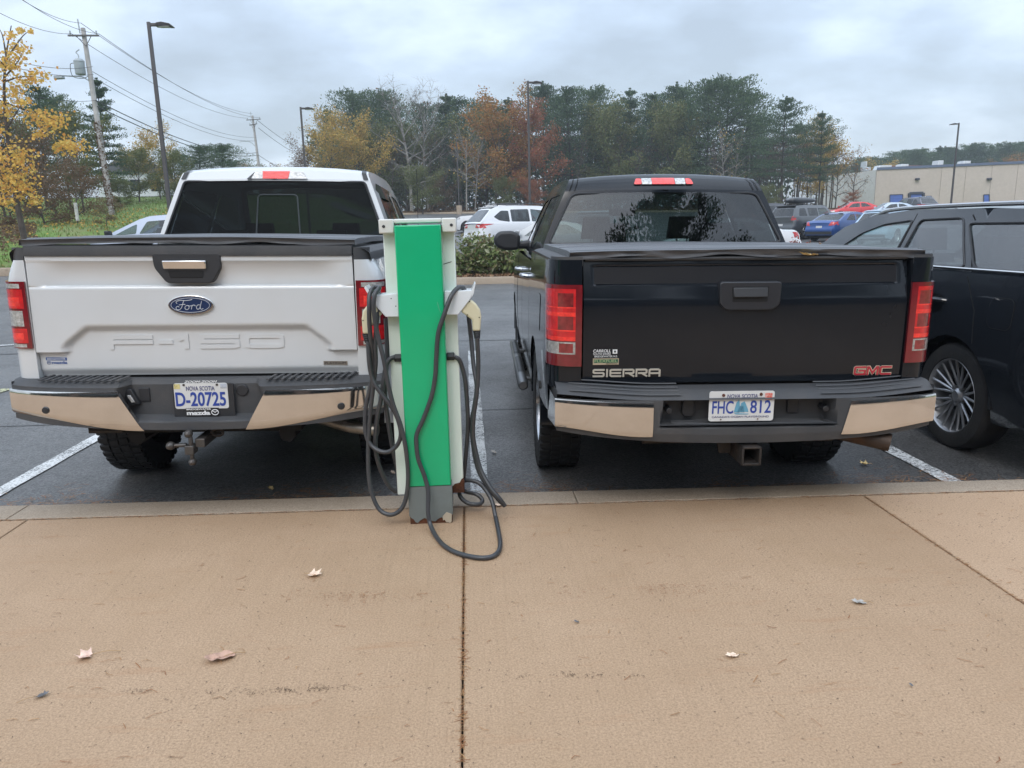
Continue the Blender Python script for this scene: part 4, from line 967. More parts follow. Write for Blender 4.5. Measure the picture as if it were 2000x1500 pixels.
# tow balls under the beam, exhaust
tb = MB(); tb.box(.0, .06, -.16, .3, .50, .56); tb.box(-.055, .0, -.19, -.12, .46, .52); tb.tube([(-.02, -.17, .5), (-.02, -.17, .58)], .014, 8); tb.lathe([(.001, -.028), (.02, -.02), (.027, 0), (.02, .02), (.001, .028)], (-.03, -.17, .60), 'z', 14)
tb.tube([(-.05, -.16, .52), (-.13, -.17, .52)], .014, 8); tb.lathe([(.001, -.03), (.022, -.02), (.03, 0), (.022, .02), (.001, .03)], (-.145, -.17, .52), 'x', 14); tb.tube([(-.02, -.17, .48), (-.02, -.17, .42)], .013, 8); tb.lathe([(.001, -.026), (.02, -.018), (.026, 0), (.018, .02), (.001, .026)], (-.02, -.17, .405), 'z', 14)
tb.v = [(x*.85-.005, y, (z-.62)*.8+.62) for x, y, z in tb.v]
obj('tow_hitch', tb, mat('worn_ball_steel', (0.09, 0.085, 0.08), metal=.5, rough=.4, dirt=(.06, .04, .03), ds=20, da=.7), wt, bevel=.004)
hk = MB(); hk.tube([(.09+.03*math.cos(a), -.08, .585+.02*math.sin(a)) for a in [i*PI/8 for i in range(16)]], .008, 6, closed=True); hk.tube([(-.62, .02, .64), (-.62, .0, .585), (-.45, 0, .585), (-.45, .02, .64)], .018, 6); objs('tow_hook', hk, rustdark, wt)
ep = MB(); ep.tube([(.35, .45, .60), (.62, .12, .60), (.80, .02, .575), (.95, .0, .56)], .034, 12, cap=False); obj('exhaust_pipe', ep, mat('exhaust_steel', (0.25, 0.23, 0.2), metal=.8, rough=.4, dirt=(.05, .035, .02), ds=8, da=.8), wt)
fl = MB(); fl.prism([(-.80, .05, .66), (-.62, .05, .66), (-.64, .05, .605), (-.76, .05, .605)], (0, .03, 0)); obj('bumper_bracket', fl, rustdark, wt, bevel=.01)

# ---- black pickup -----------------------------------------------------------
black_p = mat('black_truck_paint', (0.008, 0.0105, 0.0145), rough=0.07, spec=.38, dirt=(0.014, 0.017, 0.022), ds=2.5, da=0.35)
gt = thing('pickup_truck', 'black pickup truck with cream schooner plate FHC 812, right of the green charger', 'pickup truck', (1.408, 3.72, -0.15), (0, R(.9), R(-1.6)), group='pickup trucks parked tail to the pavement')
G_sil = [(1.81, 1.38), (1.82, 1.50), (1.925, 1.893), (1.95, 1.945), (2.02, 1.985), (2.35, 2.0), (3.15, 1.99), (3.45, 1.94), (4.2, 1.40)]
G = dict(name='g', shell=dict(W=2.05, L=5.75, y0=.17, belt=[(0, 1.46), (1.76, 1.46), (1.8, 1.39), (4.1, 1.39), (4.9, 1.34), (5.5, 1.26), (5.75, 1.05)], sill=[(0, .66), (.7, .6), (1.8, .42), (4, .42), (5.2, .45), (5.75, .5)],
        wheels=(1.24, 4.85), rw=.41, arch=.085, rr=.3, ra=.012, fr=.7, fa=.22, sil=G_sil, tum=.38, gin=.022, bulge=.02, low=.07, crown=.04, taper=.03, step=.12), hood=4.1, gate_hw=.846, z_low=.80, z_top=1.46, cab0=1.85,
        sidewin=[rpoly([(2.0, 1.46), (2.9, 1.46), (2.9, 1.88), (2.1, 1.88)], .08), rpoly([(3.0, 1.46), (3.9, 1.46), (3.45, 1.86), (3.0, 1.88)], .06)],
        rear_seg=1, rear_hole=rpoly([(-.962, .02), (.962, .02), (.915, .95), (-.915, .95)], .09, 5), ws_seg=7, rear_glass=glass('grey_glass', (0.20, 0.25, 0.25), mixf=.1, refl=.07), side_glass=g_dark)
GS, gbody, gcab = pickup(gt, G, black_p, None); GS.bvh()
def g_depth(x, z):
    # crowned panel: upper half leans forward, lower half tucks under
    t_ = z-1.235; d = 0.0 if t_ < 0 else (.21*t_*t_/.08 if t_ < .04 else .21*(t_-.02)); d += .010*max(0, (1.0-z)/.17)**2
    k = smooth01((.80-abs(x))/.03)
    d += .010*k*smooth01((z-1.338)/.008)*(1-smooth01((z-1.432)/.008))
    d += .006*(abs(x)/.85)**4
    return d
gg = obj('tailgate', gate_panel(.842, .83, 1.466, g_depth, nv=110), black_p, gt)
gc = MB()   # inset plastic strip along the top of the gate
gc.patch(lambda u, v: ((2*u-1)*.792, g_depth(0, 1.345+.08*v)-.001, 1.345+.083*v), 30, 3); obj('gate_strip', gc, mat('strip_plastic', (0.010, 0.010, 0.012), rough=.5, spec=.25, bump=.1, bs=200), gg)
tc_ = MB(); tc_.patch(lambda u, v: ((2*u-1)*.835, [.03, .022, .03, .09][round(v*3)], [1.462, 1.472, 1.480, 1.482][round(v*3)]), 20, 3)
for sd in (-1, 1):
    tc_.patch(lambda u, v: (sd*(.85+.15*math.sin(v*PI/2)), .03+.10*(1-math.cos(v*PI/2))+1.76*u, 1.485-.06*v**3), 20, 8)
    tc_.patch(lambda u, v: Vector(corner_post(sd, .85, 1.0, .15, 1.44, 1.485)(u, v)), 8, 2)
obj('rail_cap', tc_, grey_plastic, gt)
hz = MB(); hz.prism([(x, -.016, z) for x, z in rpoly([(-.150, 1.355), (.172, 1.355), (.168, 1.235), (.13, 1.208), (-.11, 1.208), (-.145, 1.24)], .02)], (0, .05, 0)); hzo = obj('handle_bezel', hz, mat('bezel_plastic', (0.02, 0.022, 0.027), rough=.4, bump=.1, bs=300), gg, bevel=.006)
hz = MB(); hz.prism([(-.085, -.0175, 1.330), (.105, -.0175, 1.330), (.10, -.0175, 1.252), (-.08, -.0175, 1.252)], (0, .01, 0)); obj('handle_recess', hz, dark, gg)
hz = MB(); hz.prism([(-.08, -.020, 1.326), (.10, -.020, 1.326), (.098, -.032, 1.276), (-.078, -.032, 1.276)], (0, .015, 0)); obj('handle', hz, black_plastic, gg, bevel=.005)
lt = MB(); stroke_text(lt, 'SIERRA', -.790, -.435, .864, .907, lambda a, b: g_depth(a, b), .007, .0088, gap=.10, widths={'I': .22}); obj('chrome_lettering', lt, mat('pale_chrome', (0.62, 0.61, 0.55), metal=.5, rough=.35), gg, smooth=0)
lt = MB(); stroke_text(lt, 'GMC', .590, .798, .855, .909, lambda a, b: g_depth(a, b), .005, .0165, gap=.03); go_ = obj('badge_lettering', lt, chrome, gg, smooth=0)
lt = MB(); stroke_text(lt, 'GMC', .5935, .7945, .8585, .9055, lambda a, b: g_depth(a, b), .0075, .0095, gap=.085, mi=0); obj('red_lettering', lt, mat('badge_red', (0.42, 0.01, 0.03), rough=.25, coat=1), go_)
yd = g_depth(-.75, .98)-.0015
ds_ = obj('dealer_sticker', text_mesh('CARROLL', -.789, -.698, .995, 1.011, yd, .001, .01, .2), ink_white, gg, smooth=0)
obj('sticker_lettering', text_mesh('SOUTH SHORE', -.789, -.698, .982, .992, yd, .001, 0), ink_white, ds_, smooth=0); obj('sticker_lettering', text_mesh('BRIDGEWATER N.S', -.782, -.664, .969, .979, yd, .001, 0), ink_white, ds_, smooth=0)
q = MB(); q.box(-.688, -.664, yd-.001, yd+.002, .988, 1.010); q.box(-.681, -.671, yd-.002, yd+.002, .994, 1.004, 1); obj('sticker_emblem', q, [ink_white, ink_black], ds_, smooth=0)
q = MB(); q.box(-.79, -.655, yd-.001, yd+.003, .930, .963); fs = obj('fuel_sticker', q, mat('sticker_tan', (0.45, 0.36, 0.25), rough=.4), gg, smooth=0)
q = MB(); q.box(-.786, -.659, yd-.002, yd+.003, .940, .959); obj('sticker_band', q, mat('sticker_dark_green', (0.01, 0.09, 0.05), rough=.4), fs, smooth=0)
obj('sticker_lettering', text_mesh('FLEXFUEL', -.782, -.663, .943, .957, yd-.0015, .001, .01), mat('sticker_lime', (0.35, 0.42, 0.22), rough=.4), fs, smooth=0)
obj('sticker_lettering', text_mesh('E85 ETHANOL', -.72, -.662, .932, .938, yd-.001, .001, 0), ink_black, fs, smooth=0)
for sd in (-1, 1):
    tail_light(gt, sd, .852, GS.xside(.17, 1.0), .17, .925, 1.345, [(.17, .285, .10, .40, 4), (.155, .30, .055, .98, 3), (.45, .62, .10, .42, 4), (.43, .445, .055, .9, 2), (.74, .90, .10, .42, 4), (.72, .735, .055, .9, 2), (.62, .66, .055, 1, 2), (.32, .36, .055, 1, 2), (.32, .945, .055, 1, 1)], off=.014)
lampbox(gcab, GS, [(rpoly([(-.235, 1.944), (-.175, 1.944), (-.175, 1.988), (-.215, 1.988)], .012), bright_red_lens), (rrect(-.173, -.098, 1.944, 1.99, .004), clear_lens), (rrect(-.096, .076, 1.944, 1.992, .003), bright_red_lens), (rrect(.078, .155, 1.944, 1.99, .004), clear_lens), (rpoly([(.157, 1.944), (.215, 1.944), (.195, 1.988), (.157, 1.988)], .012), bright_red_lens)], lift=.012)
js = MB()
for sd in (-1, 1):
    js.patch(lambda u, v: GS.spt(2+int(min(1.999, u*2)), (u*2) % 1 if u < 1 else 1, sd*(.90+.008*v))+Vector((0, -.004, .003)), 8, 1); js.patch(lambda u, v: GS.spt(2+int(min(1.999, u*2)), (u*2) % 1 if u < 1 else 1, sd*(.95+.008*v))+Vector((0, -.004, .003)), 8, 1)
objs('roof_strip', js, black_gap, gcab)
for sd, s_ in ((1, 'R'), (-1, 'L')):
    dh = MB(); dh.tube(spline([(sd*1.01, 2.12, 1.255), (sd*1.06, 2.16, 1.262), (sd*1.06, 2.3, 1.262), (sd*1.01, 2.36, 1.255)], 4), .016, 8); objs('door_handle', dh, chrome, gt)
    dh = MB(); dh.tube(spline([(sd*1.01, 3.12, 1.255), (sd*1.06, 3.16, 1.262), (sd*1.06, 3.3, 1.262), (sd*1.01, 3.36, 1.255)], 4), .016, 8); objs('door_handle', dh, chrome, gt)
    mm = MB(); mm.prism([(sd*x, 3.52, z) for x, z in rpoly([(1.02, 1.42), (1.17, 1.415), (1.26, 1.46), (1.275, 1.54), (1.22, 1.60), (1.08, 1.605), (1.01, 1.56)], .05, 5)], (0, .13, 0)); mm.prism([(sd*.88, 3.58, 1.43), (sd*1.04, 3.56, 1.43), (sd*1.04, 3.56, 1.50), (sd*.88, 3.58, 1.52)], (0, .07, 0)); obj('mirror', mm, black_plastic, gt, bevel=.03, seg=3)
    sm_ = MB()
    for P in ([(1.82, .62), (1.82, 1.38)], [(2.95, .45), (2.95, 1.38)], [(4.0, .5), (3.95, 1.38)]): GS.decal(linepoly(P, .012), s_, mb=sm_, eps=.002)
    objs('door_seam', sm_, black_gap, gt, smooth=0)
    st = MB(); st.tube([(sd*1.07, 1.78, .445), (sd*1.07, 1.8, .445), (sd*1.07, 3.9, .445), (sd*1.07, 3.92, .445)], [.03, .042, .042, .03], 12); [st.tube([(sd*1.07, y_, .44), (sd*.9, y_, .42)], .02, 6) for y_ in (2.1, 3.5)]; sb = obj('running_board', st, mat('grey_steel_tube', (0.16, 0.165, 0.17), metal=.7, rough=.3), gt)
    st = MB()
    for a in (2.15, 3.05): st.patch(lambda u, v: (sd*(1.07+.034*math.sin((v-.5)*2)), a+.7*u, .448+.044*math.cos((v-.5)*2)), 10, 6)
    objs('step_tread', st, black_plastic, sb)
    st = MB(); st.box(min(sd*1.0, sd*1.03), max(sd*1.0, sd*1.03), 1.0, 1.45, 1.16, 1.2) if False else None
fd = MB(); GS.decal(rpoly([(.62, 1.02), (.84, 1.02), (.84, 1.24), (.62, 1.24)], .05), 'L', mb=fd, eps=.003, step=.04); obj('fuel_door', fd, black_p, gt)
bed_cover(gt, .915, .015, 1.78, 1.512, vinyl, wr=.014, drop=.034, seed=9)
sb = MB(); sb.patch(lambda u, v: ((2*u-1)*.90, .05+.06*v*v, 1.462+.03*v+.004*noise.noise((u*22, v, 4))), 50, 3); obj('cover_seal', sb, dark, gt)
# rear-view mirror
rv = MB(); rv.box(-.14, .12, 3.6, 3.64, 1.74, 1.81); obj('interior_mirror', rv, dark, gcab, bevel=.02)
# bumper
def gy(x): return -.17+.10*(abs(x)/1.0)**4.5
gb = MB()
def g_rec(x, z): return smooth01((.455-.12*(z-.66)-abs(x+.012))/.03)*smooth01((z-.628)/.02)
gb.patch(lambda u, v: ((2*u-1)*.985, gy((2*u-1)*.985)+.10*g_rec((2*u-1)*.985, (.545+.055*abs(2*u-1)**2)+(.775-(.545+.055*abs(2*u-1)**2))*v)+.015*max(0, .2-v)*3, (.545+.055*abs(2*u-1)**2)+(.775-(.545+.055*abs(2*u-1)**2))*v), 160, 44)
gb.patch(lambda u, v: ((2*u-1)*.985, gy((2*u-1)*.985)-.006*math.sin(PI*min(1, v*3))+(.19)*v+.10*smooth01((.45-abs((2*u-1)*.985+.012))/.04)*(1-v)*0, .775+.04*smooth01(v*2.5)+.02*smooth01((abs(2*u-1)-.5)*2)), 160, 6)
gb.patch(lambda u, v: ((2*u-1)*.985, gy((2*u-1)*.985)+.14*v+.03, .545+.055*(abs(2*u-1))**2), 60, 1)
gb.patch(lambda u, v: (-.47+.92*u, gy(0)-.004+.105*v, .645-.004*v), 40, 1)
for sd in (-1, 1): gb.patch(lambda u, v: (sd*(.985+.01*u), gy(.985)+.34*u, .62+.2*v-.02*u), 3, 3)
gbo = obj('bumper', gb, grey_plastic, gt)
for sd in (-1, 1):
    def fn(u, v):
        x = .505+(.995-.505)*u; zb_ = .587+.040*smooth01(u*1.1-.1); zt_ = .762+.012*u; xi = x-.04*(1-u)*(1-v)*(sd > 0) ; z = zb_+(zt_-zb_)*v
        return (sd*xi, gy(x)-.012-.005*(math.sin(PI*v)**.25), z)
    mb = MB(); mb.patch(fn, 40, 12, flip=(sd < 0)); mb.patch(lambda a, b: Vector(fn(1, b))+Vector((sd*.012*a, .30*a, -.03*a*(1-b))), 6, 8)
    for v in (0, 1): mb.patch(lambda a, b: Vector(fn(a, v))+Vector((0, .03*b, 0)), 40, 1)
    mb.patch(lambda a, b: Vector(fn(0, b))+Vector((0, .03*a, 0)), 1, 6)
    obj('chrome_wing', mb, chrome, gbo)
tr_ = MB()
for sd in (-1, 1):
    for k in range(4):
        tr_.patch(lambda u, v: (sd*(.36+.56*u), gy(.36+.56*u)+.02+.036*k+.010*v, .797+.012*k+.005*math.sin(PI*v)+.015*smooth01((u-.2)*1.5)), 16, 2)
for k in range(3): tr_.patch(lambda u, v: (-.40+.78*u, gy(0)+.012+.028*k+.010*v, .6465+.004*math.sin(PI*v)), 30, 2)
objs('step_tread', tr_, grey_plastic, gbo)
sk = MB(); sk.prism([(x, gy(0)+.07, z) for x, z in rpoly([(-.335, .76), (-.275, .76), (-.275, .69), (-.29, .67), (-.325, .67), (-.34, .69)], .01)], (0, .04, 0)); sk.prism([(x, gy(0)+.085, z) for x, z in rpoly([(.215, .76), (.275, .76), (.275, .68), (.215, .68)], .01)], (0, .02, 0))
for x in (-.415, .395): sk.tube([(x, gy(0)+.1, .715), (x, gy(0)+.03, .712)], .017, 10)
objs('socket_cover', sk, black_plastic, gbo, bevel=.004)
gpl = plate(gbo, -.218, .115, .66, .816, gy(0)+.012, [('NOVA SCOTIA', .27, .74, .77, .90, ink_navy, .006, .15), ('FHC', .05, .375, .25, .68, ink_blue, .012, 0), ('812', .635, .955, .26, .69, ink_blue, .012, 0), ("CANADA'S OCEAN PLAYGROUND", .05, .93, .115, .18, ink_navy, 0, 0)], base=(0.60, 0.60, 0.54))
yb = gy(0)+.0105; X = lambda f: -.218+.333*f; Z = lambda f: .66+.156*f
sh = MB()
for P in ([(.385, .30), (.42, .62), (.46, .74), (.475, .50), (.47, .28)], [(.475, .32), (.49, .60), (.545, .66), (.60, .40), (.61, .30)], [(.385, .27), (.62, .245), (.60, .22), (.42, .225)], [(.44, .3), (.47, .5), (.53, .5), (.55, .29)]): sh.prism([(X(a), yb, Z(b)) for a, b in P], (0, .002, 0))
obj('plate_ship', sh, mat('ship_blue', (0.12, 0.33, 0.46), rough=.5), gpl, smooth=0)
q = MB(); q.prism([(X(a), yb, Z(b)) for a, b in rrect(.855, .965, .70, .93, .02)], (0, .002, 0)); obj('plate_sticker', q, mat('sticker_red', (0.6, 0.12, 0.09), rough=.5, dirt=(.75, .65, .6), ds=90, da=.9), gpl, smooth=0)
q = MB()
for a, b, r_ in ((.215, .87, .008), (.79, .89, .008), (.19, .06, .0035), (.76, .065, .0035)): q.lathe([(.001, -.003), (r_, -.002), (r_, .004)], (X(a), yb, Z(b)), 'y', 10)
objs('plate_screw', q, mat('rusty_screw', (0.10, 0.035, 0.02), rough=.8), gpl)
hc = MB()
for a, b, c, d in ((-.045, -.033, .43, .53), (.045, .057, .43, .53), (-.045, .057, .518, .53), (-.045, .057, .43, .442)): hc.box(a, b, -.19, .2, c, d)
hc.box(-.06, .075, -.05, .1, .53, .60); hc.tube([(-.5, .1, .5), (.55, .1, .5)], .03, 8); hc.prism([(-.14, -.06, .55), (-.06, -.06, .55), (-.06, -.06, .46), (-.12, -.06, .46)], (0, .02, 0))
obj('hitch_receiver', hc, rustdark, gt, bevel=.003)
ep = MB(); ep.tube([(.1, .5, .60), (.35, .2, .575), (.55, .02, .55), (.77, -.10, .515)], [.04, .045, .048, .048], 14, cap=False); ep.tube([(.1, .5, .60), (.35, .2, .575), (.55, .02, .55), (.769, -.10, .515)], [.038, .041, .043, .043], 14, cap=False); obj('exhaust_pipe', ep, mat('rusty_exhaust', (0.06, 0.042, 0.032), metal=.5, rough=.6, dirt=(.12, .06, .03), ds=9, da=.7), gt)
# ---------------------------------------------------------------- black SUV on the right, seen from its left rear
suv_p = mat('black_suv_paint', (0.013, 0.016, 0.021), rough=0.06, spec=.75, dirt=(0.015, 0.015, 0.016), ds=3, da=0.3)
st_ = thing('suv', 'black SUV with multi spoke wheels and chrome window line, right of the black pickup', 'suv', (4.40, 3.92, -0.14), (0, 0, R(-.5)))
SV_sil = [(.12, 1.24), (.42, 1.62), (.62, 1.68), (1.2, 1.705), (2.2, 1.71), (2.75, 1.675), (3.2, 1.575), (4.05, 1.16)]
SV = Shell(W=2.0, L=4.9, belt=[(0, 1.20), (.2, 1.27), (1.6, 1.265), (3.6, 1.21), (4.1, 1.16), (4.6, 1.02), (4.9, .8)], sill=[(0, .42), (.5, .30), (4.3, .28), (4.9, .36)],
    wheels=(1.07, 3.92), rw=.385, arch=.055, rr=.5, ra=.17, fr=.9, fa=.26, sil=SV_sil, tum=.42, gin=.02, bulge=.045, low=.05, crown=.03, taper=.06, step=.1)
sb = SV.body(); sbo = obj('body', sb, suv_p, st_, merge=.0008)
w3 = rpoly([(.35, 1.295), (1.03, 1.295), (1.33, 1.60), (.75, 1.60), (.48, 1.52)], .05)
w2 = rpoly([(1.13, 1.295), (1.97, 1.29), (1.95, 1.63), (1.42, 1.64)], .05)
w1 = rpoly([(2.06, 1.285), (3.34, 1.255), (2.78, 1.52), (2.45, 1.60), (2.05, 1.63)], .04)
cb_, gl, sg = SV.cabin([w1, w2, w3], {0: rrect(-.9, .9, .1, .95, .1), 6: rrect(-.93, .93, .05, .97, .06)})
sco = obj('cab', cb_, suv_p, st_, merge=.0008); SV.bvh()
obj('rear_window', gl[0], dark_glass, sco); obj('windshield', gl[6], g_pale, sco)
for pr, mt in zip(sg, (glass('suv_front_glass', (0.72, 0.82, 0.80), mixf=.25, dark=(.3, .36, .35)), glass('suv_rear_glass', (0.30, 0.33, 0.34), mixf=.5, dark=(0.03, 0.034, 0.038), refl=.13), glass('suv_rear_glass', (0.3, 0.33, 0.34)))):
    for g_ in pr: obj('side_window', g_, mt, sco)
for sd in (-1, 1):
    for wn in (w1, w2, w3):
        q = MB(); q.tube([(sd*(SV.gx(y, z)+.001), y, z) for y, z in resample(wn, .06)], .008, 6, closed=True); obj('window_seal', q, black_plastic, sco)
    q = MB(); q.tube([(sd*(SV.gx(y, SV.zb(y)+.02)+.008), y, SV.zb(y)+.022) for y in frange(.35, 3.6, .1)], .009, 6); obj('belt_trim', q, chrome, sco)
    q = MB(); q.tube(spline([(sd*(SV.gx(.35, 1.28)+.006), .35, 1.292), (sd*(SV.gx(.22, 1.36)+.006), .26, 1.38), (sd*(SV.gx(.36, 1.52)+.006), .40, 1.53)], 6), .010, 6); obj('belt_trim', q, chrome, sco)
    q = MB(); q.tube(spline([(sd*.70, .6, 1.69), (sd*.71, .75, 1.725), (sd*.71, 2.3, 1.727), (sd*.70, 2.75, 1.67), (sd*.69, 3.0, 1.60)], 6), .018, 8); obj('roof_rail', q, mat('rail_alloy', (0.5, 0.5, 0.52), metal=.9, rough=.22), st_)
    s_ = 'L' if sd < 0 else 'R'
    q = MB()
    for P in ([(1.34, 1.66), (1.28, 1.62), (1.05, 1.285), (.98, 1.20), (.86, 1.02), (.84, .80)], [(2.04, 1.68), (2.03, 1.25), (2.05, .8), (2.02, .32)], [(3.3, 1.23), (3.34, .8), (3.2, .35)], [(2.02, .34), (1.6, .33)], [(3.2, .35), (2.02, .34)]): SV.decal(linepoly(P, .009), s_, mb=q, eps=.0015, step=.05)
    objs('door_seam', q, black_gap, st_, smooth=0)
    q = MB(); hx = lambda y: SV.xside(y, 1.05)
    q.tube(spline([(sd*(hx(1.25)-.005), 1.18, 1.060), (sd*(hx(1.25)+.035), 1.22, 1.066), (sd*(hx(1.3)+.038), 1.36, 1.064), (sd*(hx(1.4)-.005), 1.42, 1.058)], 6), [.012]*6+[.016]*7+[.012]*6, 8)
    h = obj('door_handle', q, suv_p, st_); q = MB(); SV.decal(rpoly([(1.22, 1.10), (1.38, 1.10), (1.39, 1.0), (1.33, .965), (1.26, .97), (1.21, 1.0)], .03), s_, mb=q, eps=.002, step=.04); obj('handle_cup', q, mat('gloss_black', (0.004, 0.004, 0.005), rough=.1, coat=1), h)
    q = MB(); q.tube(spline([(sd*(hx(2.3)-.005), 2.20, 1.06), (sd*(hx(2.3)+.035), 2.24, 1.066), (sd*(hx(2.4)+.038), 2.40, 1.064), (sd*(hx(2.4)-.005), 2.46, 1.058)], 6), .014, 8); obj('door_handle', q, suv_p, st_)
    q = MB(); q.prism([(sd*x, 3.15, z) for x, z in rpoly([(1.0, 1.20), (1.20, 1.22), (1.22, 1.36), (1.02, 1.36)], .05)], (0, .14, 0)); obj('mirror', q, suv_p, st_, bevel=.02)
    q = MB(); SV.decal(rpoly([(.02, 1.0), (.25, 1.05), (.25, 1.15), (.02, 1.18)], .02), s_, mb=q, eps=.006, step=.05); SV.decal(rpoly([(sd*.55, 1.0), (sd*.93, 1.0), (sd*.93, 1.18), (sd*.55, 1.18)], .02), 'r', mb=q, eps=.006, step=.05); obj('tail_light', q, red_lens, st_)
fd = MB(); SV.decal(rrect(.50, .72, .93, 1.13, .05), 'L', mb=fd, eps=.0035, step=.04); obj('fuel_door', fd, suv_p, st_)
fe = MB(); fe.tube([(-(SV.xside(y, z)+.002), y, z) for y, z in rrect(.50, .72, .93, 1.13, .05)], .002, 5, closed=True); obj('fuel_door_seam', fe, black_gap, st_)
bt = MB()
for sd in (-1, 1): bt.patch(lambda u, v: (sd*(SV.xside(.05+.6*u, .4)+.004), .05+.55*u, .44+.02*math.sin(v*3)+.22*v*(1-u)), 8, 2)
un = MB(); un.box(-.75, .75, .15, 4.7, .30, .7); un.box(-.92, .92, 1.6, 3.4, .25, .5); obj('chassis', un, dark, st_)
seats(st_, 2.55, 1.65, .72)
for y in SV.wh:
    for sd in (-1, 1): wheel(st_, sd*.855, y, .385, .235, 20, .70, sd, n=48, style='fine', rimmat=mat('machined_alloy', (0.36, 0.37, 0.39), metal=.9, rough=.38, var=.1))
# ---------------------------------------------------------------- the cars further off
def rot2(p, c, a): return p
SPEC = {
 'sedan': dict(W=1.80, L=4.6, rw=.33, wheels=(.95, 3.65), belt=[(0, .88), (.12, 1.0), (.8, 1.02), (2.6, .94), (3.5, .90), (4.3, .76), (4.6, .58)],
   sil=[(.55, 1.0), (1.30, 1.34), (1.75, 1.42), (2.4, 1.44), (2.75, 1.40), (3.60, .91)], win=[[(1.12, 1.04), (1.95, 1.01), (1.97, 1.33), (1.60, 1.31)], [(2.05, 1.01), (3.05, .97), (2.62, 1.29), (2.08, 1.34)]], segr=0, segw=4, tl=[(.50, .78), (.88, .80), (.88, .97), (.60, .97)], tls=[(0, .80), (.28, .86), (.36, .97), (0, .97)]),
 'suv': dict(W=1.92, L=4.75, rw=.37, wheels=(.98, 3.75), belt=[(0, .98), (.12, 1.08), (2.6, 1.04), (3.5, 1.02), (4.4, .90), (4.75, .65)],
   sil=[(.10, 1.06), (.62, 1.58), (.80, 1.66), (1.6, 1.70), (2.6, 1.68), (2.95, 1.62), (3.75, 1.03)], win=[[(.66, 1.30), (.86, 1.17), (1.28, 1.11), (1.28, 1.52), (.98, 1.52)], [(1.36, 1.12), (2.10, 1.11), (2.10, 1.57), (1.36, 1.56)], [(2.18, 1.11), (3.30, 1.09), (2.80, 1.50), (2.18, 1.57)]], segr=0, segw=5, tl=[(.42, .92), (.92, .90), (.92, 1.08), (.46, 1.06)], tls=[(0, .96), (.35, 1.0), (.62, 1.05), (0, 1.07)]),
 'boxy': dict(W=1.92, L=4.8, rw=.40, wheels=(1.0, 3.78), belt=[(0, 1.08), (.1, 1.14), (2.6, 1.13), (3.6, 1.12), (4.5, 1.04), (4.8, .8)],
   sil=[(.10, 1.13), (.36, 1.62), (.48, 1.74), (1.2, 1.78), (2.6, 1.77), (2.95, 1.72), (3.55, 1.13)], win=[[(.50, 1.20), (1.15, 1.20), (1.10, 1.60), (.66, 1.60)], [(1.28, 1.20), (2.08, 1.20), (2.08, 1.62), (1.28, 1.62)], [(2.16, 1.20), (3.20, 1.19), (2.85, 1.60), (2.16, 1.62)]], segr=0, segw=5, tl=[(.66, .98), (.93, .98), (.93, 1.20), (.70, 1.20)], tls=[(0, .98), (.12, .98), (.16, 1.2), (0, 1.2)]),
 'hatch': dict(W=1.76, L=4.3, rw=.32, wheels=(.75, 3.35), belt=[(0, .92), (.1, 1.0), (2.4, .98), (3.3, .95), (4.0, .76), (4.3, .55)],
   sil=[(.10, 1.0), (.50, 1.38), (.75, 1.48), (1.5, 1.53), (2.1, 1.50), (2.4, 1.42), (3.55, .93)], win=[[(.60, 1.06), (1.30, 1.04), (1.32, 1.38), (.85, 1.38)], [(1.40, 1.04), (2.35, 1.03), (2.15, 1.36), (1.42, 1.40)], [(2.44, 1.03), (3.15, .99), (2.60, 1.24), (2.44, 1.30)]], segr=0, segw=5, tl=[(.5, .8), (.86, .8), (.86, 1.0), (.6, 1.0)], tls=[(0, .8), (.15, .85), (.2, 1.0), (0, 1.0)]),
 'pickup': dict(W=1.95, L=5.6, rw=.39, wheels=(1.15, 4.65), belt=[(0, 1.18), (.1, 1.22), (1.8, 1.22), (4.0, 1.16), (5.2, 1.10), (5.6, .8)],
   sil=[(1.85, 1.2), (1.95, 1.70), (2.1, 1.80), (2.6, 1.84), (3.3, 1.82), (3.5, 1.77), (4.15, 1.17)], win=[[(2.1, 1.26), (2.75, 1.25), (2.75, 1.68), (2.2, 1.68)], [(2.83, 1.25), (3.8, 1.24), (3.4, 1.64), (2.83, 1.68)]], segr=0, segw=5, tl=[(.75, .85), (.93, .85), (.93, 1.2), (.75, 1.2)], tls=[(0, .85), (.1, .85), (.1, 1.2), (0, 1.2)])}
